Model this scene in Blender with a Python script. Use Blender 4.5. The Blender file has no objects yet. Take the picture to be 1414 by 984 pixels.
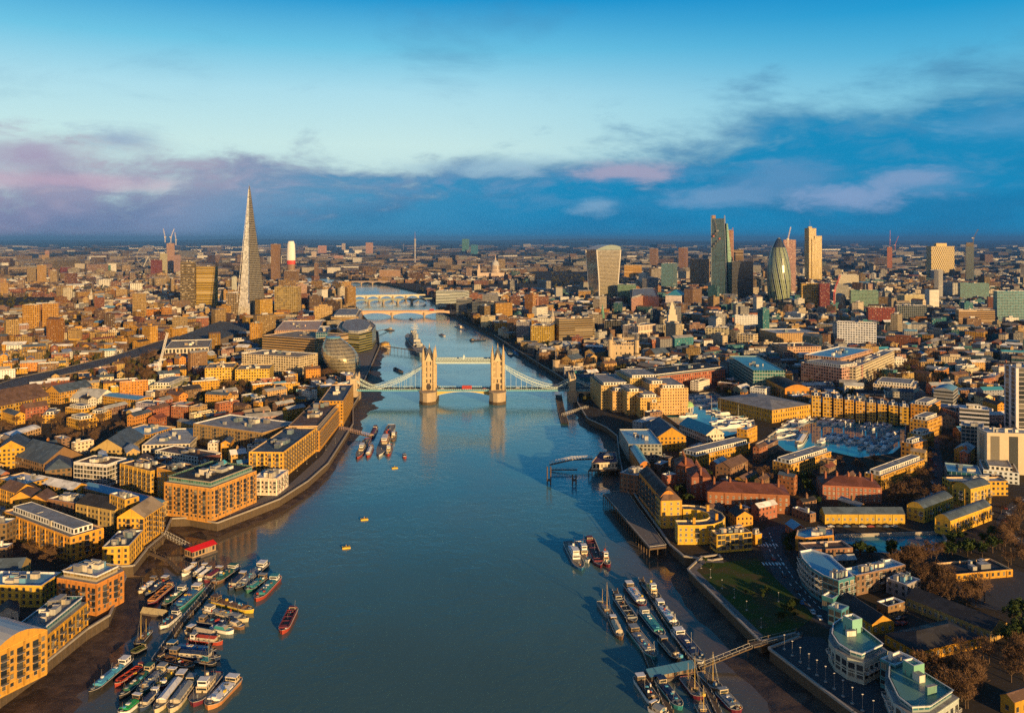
import bpy, math, random
from mathutils import Vector, Matrix, noise
from mathutils.geometry import tessellate_polygon
R = math.radians
random.seed(7)
C = bpy.context.scene
COL = C.collection
# ---------------------------------------------------------------- camera
F, HZ, CX, H, ZG = 1160.0, 330.0, 707.0, 185.0, 6.0
cam = bpy.data.objects.new('camera', bpy.data.cameras.new('camera')); COL.objects.link(cam)
cam.location = (0, 0, H); cam.rotation_euler = (R(90), 0, 0)
cam.data.sensor_width = 36; cam.data.lens = 36 * F / 1414.0; cam.data.shift_y = -162 / 1414.0
cam.data.clip_start = 1; cam.data.clip_end = 200000
C.camera = cam
# ---------------------------------------------------------------- sun, view, sampling
SUN_AZ, SUN_EL = R(31), R(9.5)
sl = bpy.data.lights.new('sun', 'SUN'); sl.energy = 5.0; sl.angle = R(0.5); sl.color = (1.0, 0.625, 0.25)
so = bpy.data.objects.new('sun', sl); COL.objects.link(so)
tosun = Vector((math.sin(SUN_AZ) * math.cos(SUN_EL), -math.cos(SUN_AZ) * math.cos(SUN_EL), math.sin(SUN_EL)))
so.rotation_euler = (-tosun).to_track_quat('-Z', 'Y').to_euler(); so.location = (200, -300, 500)
C.view_settings.view_transform = 'Standard'; C.view_settings.look = 'None'
C.view_settings.exposure = 0.6; C.view_settings.gamma = 1.0
C.render.engine = 'CYCLES'
C.cycles.max_bounces = 5; C.cycles.diffuse_bounces = 2; C.cycles.glossy_bounces = 3
C.cycles.volume_bounces = 0; C.cycles.transmission_bounces = 2; C.cycles.transparent_max_bounces = 6
C.cycles.caustics_reflective = False; C.cycles.caustics_refractive = False
C.cycles.use_denoising = False; C.cycles.denoising_prefilter = 'ACCURATE'; C.cycles.sample_clamp_direct = 2.2; C.cycles.sample_clamp_indirect = 1.0

class NT:
    """tiny helper that strings shader nodes together"""
    def __init__(s, nt): s.nt = nt; s.n = nt.nodes; s.l = nt.links
    def node(s, t, **k):
        n = s.n.new(t)
        for a, v in k.items(): setattr(n, a, v)
        return n
    def put(s, sock, v):
        if v is None: return
        if hasattr(v, 'is_linked') or hasattr(v, 'links'): s.l.new(v, sock)
        else:
            if isinstance(v, tuple) and len(v) == 3 and sock.type == 'RGBA': v = (*v, 1)
            sock.default_value = v
    def m(s, op, a, b=None, c=None, clamp=False):
        n = s.node('ShaderNodeMath', operation=op, use_clamp=clamp)
        s.put(n.inputs[0], a); s.put(n.inputs[1], b); s.put(n.inputs[2], c)
        return n.outputs[0]
    def mix(s, f, a, b, mode='MIX'):
        n = s.node('ShaderNodeMix', data_type='RGBA', blend_type=mode)
        s.put(n.inputs[0], f); s.put(n.inputs[6], a); s.put(n.inputs[7], b)
        return n.outputs[2]
    def ss(s, x, lo, hi):
        n = s.node('ShaderNodeMapRange', interpolation_type='SMOOTHSTEP')
        s.put(n.inputs[0], x); s.put(n.inputs[1], lo); s.put(n.inputs[2], hi)
        return n.outputs[0]
    def noise(s, vec, scale, detail=4, rough=.5, dist=0, dim='3D'):
        n = s.node('ShaderNodeTexNoise', noise_dimensions=dim)
        s.put(n.inputs['Vector'], vec); n.inputs['Scale'].default_value = scale
        n.inputs['Detail'].default_value = detail; n.inputs['Roughness'].default_value = rough
        n.inputs['Distortion'].default_value = dist
        return n.outputs[0]
    def comb(s, x, y, z=0.0):
        n = s.node('ShaderNodeCombineXYZ'); s.put(n.inputs[0], x); s.put(n.inputs[1], y); s.put(n.inputs[2], z)
        return n.outputs[0]
    def ramp(s, f, stops, interp='LINEAR'):
        n = s.node('ShaderNodeValToRGB'); cr = n.color_ramp; cr.interpolation = interp
        while len(cr.elements) < len(stops): cr.elements.new(0.5)
        for e, (p, c) in zip(cr.elements, stops): e.position = p; e.color = (*c, 1)
        s.put(n.inputs[0], f); return n.outputs[0]

def srgb(r, g, b):
    f = lambda c: (c / 255 / 12.92) if c / 255 <= .04045 else ((c / 255 + .055) / 1.055) ** 2.4
    return (f(r), f(g), f(b))

# ---------------------------------------------------------------- world: daylight sky with a cloud deck to the west
def make_world():
    w = bpy.data.worlds.new('World'); C.world = w; w.use_nodes = True
    t = NT(w.node_tree); w.node_tree.nodes.clear()
    tc = t.node('ShaderNodeTexCoord'); sp = t.node('ShaderNodeSeparateXYZ'); t.l.new(tc.outputs['Generated'], sp.inputs[0])
    x, y, z = sp.outputs
    az = t.m('ARCTAN2', x, y)                     # 0 = west along the river, + = north (right)
    e = t.m('ARCSINE', z)
    vec = t.comb(t.m('MULTIPLY', az, 4.6), t.m('MULTIPLY', e, 13.0), 5.3)
    n1 = t.noise(vec, 1.1, 7, .58, .35)
    n2 = t.noise(t.comb(t.m('MULTIPLY', az, 9.0), t.m('MULTIPLY', e, 26.0), 9.0), 1.7, 9, .64, .3)
    sky = t.node('ShaderNodeTexSky', sky_type='NISHITA'); sky.sun_disc = False
    sky.sun_elevation = SUN_EL; sky.sun_rotation = math.pi - SUN_AZ
    nsh = t.mix(1.0, sky.outputs[0], (0.07, 0.07, 0.07), 'MULTIPLY')
    # clear air, by height above the horizon
    ee = t.m('DIVIDE', e, 0.5, clamp=True)
    right = t.ss(az, -0.15, 0.55)
    cl = t.ramp(ee, [(0.0, srgb(200, 225, 225)), (.22, srgb(206, 238, 236)), (.34, srgb(176, 226, 240)), (.44, srgb(112, 200, 232)), (.555, srgb(16, 152, 212)), (.75, srgb(28, 110, 156)), (1, srgb(28, 82, 130))])
    cr = t.ramp(ee, [(0.0, srgb(130, 195, 220)), (.30, srgb(130, 204, 230)), (.40, srgb(80, 180, 222)), (.49, srgb(24, 156, 212)), (.56, srgb(0, 140, 204)), (.75, srgb(24, 106, 152)), (1, srgb(28, 82, 130))])
    clear = t.mix(right, cl, cr)
    clear = t.mix(t.m('MULTIPLY', t.ss(n1, .52, .78), .35), clear, srgb(70, 130, 175))
    clear = t.mix(.04, clear, nsh)
    # the cloud deck: its top edge rises from south to north
    top = t.m('ADD', t.m('SUBTRACT', .092, t.m('MULTIPLY', t.ss(az, -.15, -.5), .014)), t.m('MULTIPLY', t.ss(az, -.12, .6), .075))
    top = t.m('ADD', top, t.m('MULTIPLY', t.m('SUBTRACT', n1, .5), .24))
    top = t.m('ADD', top, t.m('MULTIPLY', t.m('SUBTRACT', n2, .5), .09))
    deck = t.m('SUBTRACT', 1.0, t.ss(t.m('SUBTRACT', e, top), t.m('SUBTRACT', -.040, t.m('MULTIPLY', t.ss(az, 0, .4), .02)), t.m('ADD', .026, t.m('MULTIPLY', t.ss(az, 0, .4), .020))))
    dl = t.ramp(t.ss(az, -.62, .12), [(0, srgb(160, 160, 184)), (.35, srgb(128, 152, 182)), (.6, srgb(78, 148, 188)), (1, srgb(22, 138, 188))])
    dlow = t.ramp(t.ss(az, -.62, .12), [(0, srgb(156, 150, 182)), (.35, srgb(112, 148, 186)), (.6, srgb(70, 148, 190)), (1, srgb(20, 136, 188))])
    dcol = t.mix(t.ss(e, .0, .085), dlow, dl)
    wisp = t.ss(n2, .46, .68)
    wcol = t.ramp(t.ss(az, -.6, .3), [(0, srgb(202, 182, 192)), (.5, srgb(130, 155, 190)), (1, srgb(70, 145, 190))])
    dcol = t.mix(t.m('MULTIPLY', wisp, t.m('MULTIPLY', .75, t.ss(e, .015, .075))), dcol, wcol)
    rim = t.m('MULTIPLY', t.ss(t.m('SUBTRACT', e, top), -.055, -.01), .6); dcol = t.mix(rim, dcol, t.ramp(t.ss(az, -.6, .5), [(0, srgb(168, 156, 182)), (.5, srgb(128, 150, 178)), (1, srgb(84, 138, 176))]))
    dark = t.ss(n1, .56, .36)
    dcol = t.mix(t.m('MULTIPLY', dark, .45), dcol, srgb(26, 108, 158))
    col = t.mix(deck, clear, dcol)
    # single paler puffs in front of the deck: (azimuth, elevation, half width, half height, strength)
    for ax, el, wx, wy, st, c in [(.135, .078, .075, .011, .75, (150, 150, 178)), (.098, .040, .030, .009, .7, (110, 155, 190)), (.235, .047, .055, .012, .7, (98, 145, 186)),
                               (.315, .070, .060, .022, .6, (84, 136, 180)), (.385, .047, .045, .014, .8, (120, 150, 190)), (.455, .064, .055, .016, .75, (112, 146, 186)), (.53, .12, .07, .02, .5, (90, 150, 190)),
                               (-.03, .083, .07, .012, .5, (120, 160, 190)), (-.52, .088, .06, .02, .6, (150, 130, 165)), (-.44, .108, .05, .014, .55, (120, 140, 178)), (-.50, .062, .12, .010, .5, (190, 160, 180))]:
        st = min(.95, st * 1.25); c = tuple(min(255, v + 14) for v in c); dx = t.m('DIVIDE', t.m('SUBTRACT', az, ax), wx); dy = t.m('DIVIDE', t.m('SUBTRACT', e, el), wy)
        r = t.m('SQRT', t.m('ADD', t.m('MULTIPLY', dx, dx), t.m('MULTIPLY', dy, dy)))
        r = t.m('ADD', r, t.m('MULTIPLY', t.m('SUBTRACT', n1, .5), 3.2)); r = t.m('ADD', r, t.m('MULTIPLY', t.m('SUBTRACT', n2, .5), 3.0))
        k = t.m('MULTIPLY', t.m('SUBTRACT', 1.0, t.ss(r, .1, 1.5)), st)
        col = t.mix(k, col, srgb(*c))
    # warm glow of the low sun in the east, behind the viewer
    east = t.m('MULTIPLY', t.ss(t.m('MULTIPLY', y, -1.0), .1, .95), t.m('SUBTRACT', 1.0, t.ss(e, .02, .55)))
    col = t.mix(t.m('MULTIPLY', east, .85), col, (1.25, .82, .46))
    # pale streak just over the horizon to the north, and the darker sky behind the viewer
    bg = t.node('ShaderNodeBackground'); t.l.new(col, bg.inputs[0]); bg.inputs[1].default_value = 2 ** -0.6
    out = t.node('ShaderNodeOutputWorld'); t.l.new(bg.outputs[0], out.inputs[0])
make_world()

# ---------------------------------------------------------------- materials
MATS = {}
def mat(name, build):
    m = bpy.data.materials.new(name); m.use_nodes = True; m.node_tree.nodes.clear()
    t = NT(m.node_tree); b = t.node('ShaderNodeBsdfPrincipled'); o = t.node('ShaderNodeOutputMaterial')
    t.l.new(b.outputs[0], o.inputs[0]); build(t, b); MATS[name] = m; return m
def setp(t, b, **k):
    for a, v in k.items():
        t.put(b.inputs[{'base': 'Base Color', 'rough': 'Roughness', 'metal': 'Metallic', 'ior': 'IOR', 'spec': 'Specular IOR Level', 'normal': 'Normal'}[a]], v)
def attr(t, n):
    return t.node('ShaderNodeAttribute', attribute_name=n)
def simple(name, c, rough=.7, metal=0.0, var=.25, scale=.6, spec=.3):
    def f(t, b):
        tc = t.node('ShaderNodeTexCoord')
        n = t.noise(tc.outputs['Object'], scale, 5, .6)
        k = t.m('ADD', 1 - var, t.m('MULTIPLY', n, 2 * var))
        mm = t.node('ShaderNodeVectorMath', operation='SCALE'); mm.inputs[0].default_value = c; t.l.new(k, mm.inputs['Scale'])
        setp(t, b, base=mm.outputs[0], rough=rough, metal=metal, spec=spec)
    return mat(name, f)
def vary(t, c, geo, amt=.22, scale=.35):
    n = t.noise(geo, scale, 6, .65); n2 = t.noise(geo, scale * .13, 3, .5)
    k = t.m('ADD', 1 - amt, t.m('MULTIPLY', t.m('ADD', n, n2), amt))
    mm = t.node('ShaderNodeVectorMath', operation='SCALE'); t.put(mm.inputs[0], c); t.l.new(k, mm.inputs['Scale'])
    return mm.outputs[0]
def colored(name, rough, amt, scale, spec=.3, metal=0.0):
    def f(t, b):
        g = t.node('ShaderNodeNewGeometry')
        setp(t, b, base=vary(t, attr(t, 'Col').outputs['Color'], g.outputs['Position'], amt, scale), rough=rough, spec=spec, metal=metal)
    return mat(name, f)
def walls(t, b):
    g = t.node('ShaderNodeNewGeometry'); P = g.outputs['Position']; mp = t.node('ShaderNodeMapping'); t.l.new(P, mp.inputs[0]); mp.inputs['Scale'].default_value = (1, 1, .16)
    st = t.noise(mp.outputs[0], .9, 6, .7); c = vary(t, attr(t, 'Col').outputs['Color'], P, .3, .6)
    setp(t, b, base=t.mix(t.m('MULTIPLY', t.ss(st, .48, .68), .45), c, (.12, .085, .05)), rough=.88, spec=.2)
mat('wall', walls)
def roofing(t, b):
    g = t.node('ShaderNodeNewGeometry'); P = g.outputs['Position']; v = t.node('ShaderNodeTexVoronoi', distance='CHEBYCHEV'); t.l.new(P, v.inputs[0]); v.inputs['Scale'].default_value = .22
    s = t.node('ShaderNodeSeparateColor'); t.l.new(v.outputs['Color'], s.inputs[0]); n = t.noise(P, 1.1, 6, .7)
    k = t.m('ADD', .45, t.m('ADD', t.m('MULTIPLY', s.outputs[0], .5), t.m('MULTIPLY', n, .6))); q = t.node('ShaderNodeVectorMath', operation='SCALE'); t.l.new(attr(t, 'Col').outputs['Color'], q.inputs[0]); t.l.new(k, q.inputs['Scale'])
    setp(t, b, base=q.outputs[0], rough=t.m('ADD', .55, t.m('MULTIPLY', s.outputs[1], .35)), spec=.25)
mat('roof', roofing)
colored('metal_roof', .34, .3, .25, .6)
def paint(t, b):
    g = t.node('ShaderNodeNewGeometry'); P = g.outputs['Position']; n = t.noise(P, .9, 7, .7); n2 = t.noise(P, 3.0, 4, .6)
    c = vary(t, attr(t, 'Col').outputs['Color'], P, .32, 1.3); setp(t, b, base=t.mix(t.m('MULTIPLY', t.ss(n, .52, .68), .5), c, t.mix(n2, (.07, .035, .02), (.16, .11, .075))), rough=t.m('ADD', .35, t.m('MULTIPLY', n, .4)), spec=.4)
mat('paint', paint)
def facade(t, b, glassy=False):
    a = attr(t, 'Col'); p = attr(t, 'Par'); uv = t.node('ShaderNodeUVMap'); uv.uv_map = 'UVMap'
    g = t.node('ShaderNodeNewGeometry')
    s = t.node('ShaderNodeSeparateXYZ'); t.l.new(uv.outputs[0], s.inputs[0])
    q = t.node('ShaderNodeSeparateXYZ'); t.l.new(p.outputs['Vector'], q.inputs[0])
    ux = t.m('DIVIDE', s.outputs[0], q.outputs[0]); vy = t.m('DIVIDE', s.outputs[1], q.outputs[1])
    fx = t.m('ABSOLUTE', t.m('SUBTRACT', t.m('FRACT', ux), .5)); fy = t.m('ABSOLUTE', t.m('SUBTRACT', t.m('FRACT', vy), .52))
    win = t.m('MULTIPLY', t.m('LESS_THAN', fx, q.outputs[2]), t.m('LESS_THAN', fy, a.outputs['Alpha']))
    wn = t.node('ShaderNodeTexWhiteNoise', noise_dimensions='3D')
    t.l.new(t.comb(t.m('FLOOR', ux), t.m('FLOOR', vy), 1.7), wn.inputs[0])
    rnd = wn.outputs['Value']
    gcol = t.ramp(rnd, [(0, (.012, .018, .024)), (.55, (.035, .045, .055)), (.8, (.09, .09, .085)), (.93, (.30, .27, .21)), (1, (.42, .38, .3))])
    wall = vary(t, a.outputs['Color'], g.outputs['Position'], .3, .3)
    setp(t, b, base=t.mix(win, wall, gcol), rough=t.m('SUBTRACT', .85, t.m('MULTIPLY', win, .65)), spec=t.m('ADD', .2, t.m('MULTIPLY', win, .5)))
    bp = t.node('ShaderNodeBump'); bp.inputs['Strength'].default_value = .6; bp.inputs['Distance'].default_value = .25; bp.invert = True
    t.l.new(win, bp.inputs['Height']); t.l.new(bp.outputs[0], b.inputs['Normal'])
mat('facade', facade)
def curtain(t, b):
    a = attr(t, 'Col'); p = attr(t, 'Par'); uv = t.node('ShaderNodeUVMap'); uv.uv_map = 'UVMap'
    s = t.node('ShaderNodeSeparateXYZ'); t.l.new(uv.outputs[0], s.inputs[0])
    q = t.node('ShaderNodeSeparateXYZ'); t.l.new(p.outputs['Vector'], q.inputs[0])
    ux = t.m('DIVIDE', s.outputs[0], q.outputs[0]); vy = t.m('DIVIDE', s.outputs[1], q.outputs[1])
    line = t.m('MAXIMUM', t.m('LESS_THAN', t.m('FRACT', ux), .14), t.m('LESS_THAN', t.m('FRACT', vy), t.m('MULTIPLY', q.outputs[2], 1.0)))
    wn = t.node('ShaderNodeTexWhiteNoise', noise_dimensions='3D'); t.l.new(t.comb(t.m('FLOOR', ux), t.m('FLOOR', vy), .3), wn.inputs[0])
    pane = t.node('ShaderNodeVectorMath', operation='SCALE'); t.l.new(a.outputs['Color'], pane.inputs[0])
    t.l.new(t.m('ADD', .55, t.m('MULTIPLY', wn.outputs['Value'], .9)), pane.inputs['Scale'])
    lc = t.mix(.55, a.outputs['Color'], (.32, .31, .28))
    setp(t, b, base=t.mix(line, pane.outputs[0], lc), rough=t.m('ADD', .12, t.m('MULTIPLY', line, .5)), spec=.9, metal=t.m('MULTIPLY', a.outputs['Alpha'], t.m('SUBTRACT', 1.0, line)))
mat('curtain', curtain)
def diag(t, b):
    """diagonal lattice: pale struts over glass, or spiralling dark and light bands"""
    a = attr(t, 'Col'); p = attr(t, 'Par'); uv = t.node('ShaderNodeUVMap'); uv.uv_map = 'UVMap'
    s = t.node('ShaderNodeSeparateXYZ'); t.l.new(uv.outputs[0], s.inputs[0]); q = t.node('ShaderNodeSeparateXYZ'); t.l.new(p.outputs['Vector'], q.inputs[0])
    u = t.m('DIVIDE', s.outputs[0], q.outputs[0]); v = t.m('DIVIDE', s.outputs[1], q.outputs[1])
    d1 = t.m('LESS_THAN', t.m('FRACT', t.m('ADD', u, v)), q.outputs[2]); d2 = t.m('LESS_THAN', t.m('FRACT', t.m('SUBTRACT', u, v)), q.outputs[2])
    line = t.m('MAXIMUM', d1, d2); band = t.m('LESS_THAN', t.m('FRACT', t.m('DIVIDE', t.m('ADD', u, v), 3.0)), .36)
    body = t.mix(t.m('MULTIPLY', band, a.outputs['Alpha']), a.outputs['Color'], (.012, .02, .03))
    setp(t, b, base=t.mix(line, body, t.mix(a.outputs['Alpha'], (.62, .48, .24), (.42, .50, .42))), rough=t.m('ADD', .15, t.m('MULTIPLY', line, .5)), spec=.6)
mat('lattice', diag)
def glass(t, b):
    oi = t.node('ShaderNodeObjectInfo')
    c = t.ramp(oi.outputs['Random'], [(0, (.015, .02, .028)), (.6, (.04, .05, .06)), (.85, (.12, .12, .10)), (1, (.32, .28, .2))])
    setp(t, b, base=c, rough=.12, spec=.8)
mat('glass', glass)
simple('frame_white', (.62, .6, .55), .6); simple('frame_dark', (.05, .05, .05), .5)
simple('steel', (.35, .36, .37), .45, .6); simple('dark_steel', (.06, .065, .07), .5, .3)
simple('bark', (.11, .075, .05), .95); simple('timber', (.12, .085, .055), .9, 0, .4, .8)
simple('rubber', (.02, .02, .02), .8); simple('lawn_edge', (.6, .56, .48), .8)
def twigs(c1, c2):
    def f(t, b):
        g = t.node('ShaderNodeNewGeometry'); oi = t.node('ShaderNodeObjectInfo')
        n = t.noise(g.outputs['Position'], .5, 3, .6)
        setp(t, b, base=t.mix(t.m('MULTIPLY', t.m('ADD', n, oi.outputs['Random']), .5), c1, c2), rough=.95, spec=.1)
    return f
mat('twig', twigs((.07, .042, .026), (.20, .12, .065))); mat('leaf', twigs((.018, .032, .012), (.06, .085, .025)))
mat('hedge', twigs((.03, .035, .012), (.10, .085, .03)))
def water_m(t, b, shallow=True):
    g = t.node('ShaderNodeNewGeometry'); P = g.outputs['Position']
    c = (.020, .040, .042)
    if shallow:
        n = t.noise(P, .012, 3, .5)
        a = attr(t, 'Col'); sh = t.m('ADD', a.outputs['Fac'], t.m('MULTIPLY', t.m('SUBTRACT', n, .5), .5))
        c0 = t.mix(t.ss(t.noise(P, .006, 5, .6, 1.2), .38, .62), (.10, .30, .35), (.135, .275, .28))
        sy = t.node('ShaderNodeSeparateXYZ'); t.l.new(P, sy.inputs[0]); c0 = t.mix(t.ss(t.m('ADD', sy.outputs[1], t.m('MULTIPLY', n, 160.0)), 380.0, 860.0), (.068, .130, .115), c0)  # darker nearby, brighter teal farther off: sky reflection put into the base colour
        c = t.mix(t.ss(sh, .15, .95), c0, (.13, .085, .052))
    w1 = t.noise(P, .11, 3, .6, .4); w2 = t.noise(P, .65, 3, .55); w3 = t.noise(P, .008, 3, .5, .8)
    wv = t.m('ADD', t.m('MULTIPLY', w1, 2.6), t.m('MULTIPLY', w2, .75))
    bp = t.node('ShaderNodeBump'); bp.inputs['Distance'].default_value = .35
    t.l.new(wv, bp.inputs['Height']); t.l.new(t.m('ADD', .09, t.m('MULTIPLY', t.ss(w3, .35, .65), .26)), bp.inputs['Strength'])
    setp(t, b, base=c, rough=.10, ior=1.33, spec=.95, normal=bp.outputs[0])
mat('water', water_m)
def dock_m(t, b):
    g = t.node('ShaderNodeNewGeometry')
    bp = t.node('ShaderNodeBump'); bp.inputs['Distance'].default_value = .05; bp.inputs['Strength'].default_value = .3
    t.l.new(t.noise(g.outputs['Position'], .8, 2), bp.inputs['Height'])
    setp(t, b, base=(.03, .22, .28), rough=.05, ior=1.33, normal=bp.outputs[0])
mat('dock_water', dock_m)
def mud(t, b):
    g = t.node('ShaderNodeNewGeometry'); n = t.noise(g.outputs['Position'], .12, 8, .65, .6)
    st = t.noise(g.outputs['Position'], 1.6, 4, .7)
    setp(t, b, base=t.mix(t.ss(n, .35, .7), (.035, .022, .016), (.12, .075, .048)), rough=t.m('ADD', .35, t.m('MULTIPLY', n, .5)), spec=.4)
    bp = t.node('ShaderNodeBump'); bp.inputs['Distance'].default_value = .5; t.l.new(t.m('ADD', n, t.m('MULTIPLY', st, .3)), bp.inputs['Height']); t.l.new(bp.outputs[0], b.inputs['Normal'])
mat('mud', mud)
def ground(t, b):
    g = t.node('ShaderNodeNewGeometry'); P = g.outputs['Position']
    s = t.node('ShaderNodeSeparateXYZ'); t.l.new(P, s.inputs[0])
    n = t.noise(P, .018, 6, .6); n2 = t.noise(P, .3, 5, .65)
    near = t.mix(t.ss(n, .4, .62), t.mix(n2, (.035, .033, .033), (.085, .072, .060)), t.mix(n2, (.03, .028, .016), (.10, .070, .042)))
    nf = t.noise(P, .0011, 6, .6); v = t.node('ShaderNodeTexVoronoi'); t.l.new(P, v.inputs[0]); v.inputs['Scale'].default_value = .018
    sp = t.m('GREATER_THAN', t.noise(P, .012, 2), .56)
    town = t.mix(t.m('MULTIPLY', sp, .6), (.05, .045, .05), v.outputs['Color'])
    town = t.mix(.75, town, (.09, .065, .055))
    far = t.mix(t.ss(nf, .44, .56), town, (.018, .030, .024))
    setp(t, b, base=t.mix(t.ss(s.outputs[1], 3500.0, 8000.0), near, far), rough=.95, spec=.1)
mat('ground', ground)
def grass(t, b):
    g = t.node('ShaderNodeNewGeometry'); n = t.noise(g.outputs['Position'], .09, 6, .6); n2 = t.noise(g.outputs['Position'], 1.4, 4, .7)
    setp(t, b, base=t.mix(t.ss(n, .42, .64), t.mix(n2, (.028, .055, .010), (.06, .095, .020)), t.mix(n2, (.06, .05, .02), (.13, .085, .04))), rough=.95, spec=.1)
mat('grass', grass)
simple('asphalt', (.055, .055, .06), .85, 0, .3, .4); simple('paving', (.17, .15, .135), .85, 0, .3, .5)
simple('line_paint', (.7, .68, .62), .7, 0, .1); simple('stone', (.42, .33, .22), .85, 0, .3, .4)
simple('river_wall', (.10, .075, .05), .95, 0, .5, .5); simple('concrete', (.34, .31, .27), .85, 0, .3, .3)
simple('bridge_paint', (.50, .62, .62), .5, 0, .15); simple('bridge_blue', (.12, .34, .46), .5); simple('red_paint', (.55, .03, .02), .5)
simple('gold_paint', (.6, .42, .12), .4); simple('skin_roof', (.3, .3, .3), .8)

# ---------------------------------------------------------------- geometry helpers
def G(x, y, z=ZG):
    """where the sight line through a photo pixel meets height z"""
    Y = F * (H - z) / (y - HZ); return Vector(((x - CX) * Y / F, Y))
def area(p): return sum(p[i][0] * p[(i + 1) % len(p)][1] - p[(i + 1) % len(p)][0] * p[i][1] for i in range(len(p))) / 2
def ccw(p): return list(p) if area(p) > 0 else list(p)[::-1]
def inset(p, d):
    n = len(p); out = []
    for i in range(n):
        a, b, c = Vector(p[i - 1][:2]), Vector(p[i][:2]), Vector(p[(i + 1) % n][:2])
        e1 = (b - a).normalized(); e2 = (c - b).normalized()
        n1 = Vector((-e1.y, e1.x)); n2 = Vector((-e2.y, e2.x)); m = (n1 + n2)
        m = m / max(.3, m.length_squared / 2) if m.length > 1e-6 else n1
        out.append(b + m * d)
    return out
class MB:
    def __init__(s): s.v = []; s.f = []; s.m = []; s.c = []; s.p = []; s.uv = []; s.mats = []
    def face(s, pts, m='wall', c=(.5, .5, .5), par=(3, 3, .3), al=.3, uv=None):
        i = len(s.v); s.v += [tuple(q) for q in pts]; s.f.append(tuple(range(i, i + len(pts))))
        if m not in s.mats: s.mats.append(m)
        s.m.append(s.mats.index(m)); s.c.append((*c[:3], al)); s.p.append(par)
        s.uv += uv if uv else [(0, 0)] * len(pts)
    def box(s, x0, y0, z0, x1, y1, z1, m='wall', c=(.5, .5, .5), M=None, bottom=False):
        P = [Vector(q) for q in ((x0, y0, z0), (x1, y0, z0), (x1, y1, z0), (x0, y1, z0), (x0, y0, z1), (x1, y0, z1), (x1, y1, z1), (x0, y1, z1))]
        if M is not None: P = [M @ q for q in P]
        fs = [(0, 1, 5, 4), (1, 2, 6, 5), (2, 3, 7, 6), (3, 0, 4, 7), (4, 5, 6, 7)] + ([(3, 2, 1, 0)] if bottom else [])
        for f in fs: s.face([P[i] for i in f], m, c)
    def walls(s, poly, z0, z1, m='facade', c=(.5, .5, .5), par=(3, 3, .3), al=.3, top=None):
        """outside walls of a counter-clockwise outline; uv in metres"""
        u = random.random() * 40 // 1; n = len(poly); t = top or poly
        for i in range(n):
            a, b, a2, b2 = poly[i], poly[(i + 1) % n], t[i], t[(i + 1) % n]
            L = math.hypot(b[0] - a[0], b[1] - a[1]); k = max(1, round(L / par[0])); L2 = k * par[0]; u0 = u
            hh = max(1, round((z1 - z0) / par[1])) * par[1]
            s.face([(a[0], a[1], z0), (b[0], b[1], z0), (b2[0], b2[1], z1), (a2[0], a2[1], z1)], m, c, par, al,
                   [(u0, 0), (u0 + L2, 0), (u0 + L2, hh), (u0, hh)]); u = round((u0 + L2) / par[0] + 3) * par[0]
    def cap(s, poly, z, m='roof', c=(.2, .2, .2), up=True):
        if len(poly) <= 4: s.face([(p[0], p[1], z) for p in (poly if up else poly[::-1])], m, c); return
        v = [Vector((p[0], p[1], 0)) for p in poly]
        for t in tessellate_polygon([v]):
            q = [v[i] for i in t]
            if (area(q) > 0) != up: q = q[::-1]
            s.face([(p.x, p.y, z) for p in q], m, c)
    def prism(s, poly, z0, z1, m='wall', c=(.5, .5, .5), mt=None, ct=None):
        poly = ccw(poly); s.walls(poly, z0, z1, m, c); s.cap(poly, z1, mt or m, ct or c)
    def parapet(s, poly, z, w, dep, mc, cc, mr, cr):
        """coping ring, inner drop and roof surface"""
        inn = inset(poly, w); n = len(poly)
        for i in range(n):
            j = (i + 1) % n
            s.face([(*poly[i][:2], z), (*poly[j][:2], z), (*inn[j][:2], z), (*inn[i][:2], z)], mc, cc)
            s.face([(*inn[i][:2], z), (*inn[j][:2], z), (*inn[j][:2], z - dep), (*inn[i][:2], z - dep)], mc, cc)
        s.cap(inn, z - dep, mr, cr)
    def tube(s, a, b, r0, r1=None, n=6, m='wall', c=(.5, .5, .5), cap=False):
        r1 = r0 if r1 is None else r1; a, b = Vector(a), Vector(b); d = (b - a).normalized()
        x = d.orthogonal().normalized(); y = d.cross(x); A = []; B = []
        for i in range(n):
            k = x * math.cos(2 * math.pi * i / n) + y * math.sin(2 * math.pi * i / n); A.append(a + k * r0); B.append(b + k * r1)
        for i in range(n):
            j = (i + 1) % n
            if r1 > 1e-4: s.face([A[i], A[j], B[j], B[i]], m, c)
            else: s.face([A[i], A[j], b], m, c)
        if cap and r1 > 1e-4: s.face(B, m, c)
    def lathe(s, cx, cy, prof, n=16, m='wall', c=(.5, .5, .5), par=(3, 3, .3), al=.3, off=None, sx=1, sy=1, rot=0):
        rings = []
        for k, (r, z) in enumerate(prof):
            ox, oy = off(z) if off else (0, 0)
            rings.append([(cx + ox + r * sx * math.cos(rot + 2 * math.pi * i / n), cy + oy + r * sy * math.sin(rot + 2 * math.pi * i / n), z) for i in range(n)])
        for k in range(len(rings) - 1):
            P = prof[k][0] * 2 * math.pi / n or 1; z0, z1 = prof[k][1], prof[k + 1][1]
            for i in range(n):
                j = (i + 1) % n; w = max(par[0], round(max(prof[0][0], prof[len(prof) // 2][0]) * 2 * math.pi / n / par[0]) * par[0])
                s.face([rings[k][i], rings[k][j], rings[k + 1][j], rings[k + 1][i]], m, c, par, al, [(i * w, z0), (i * w + w, z0), (i * w + w, z1), (i * w, z1)])
        if prof[-1][0] > .05: s.face(rings[-1], m, c)
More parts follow.
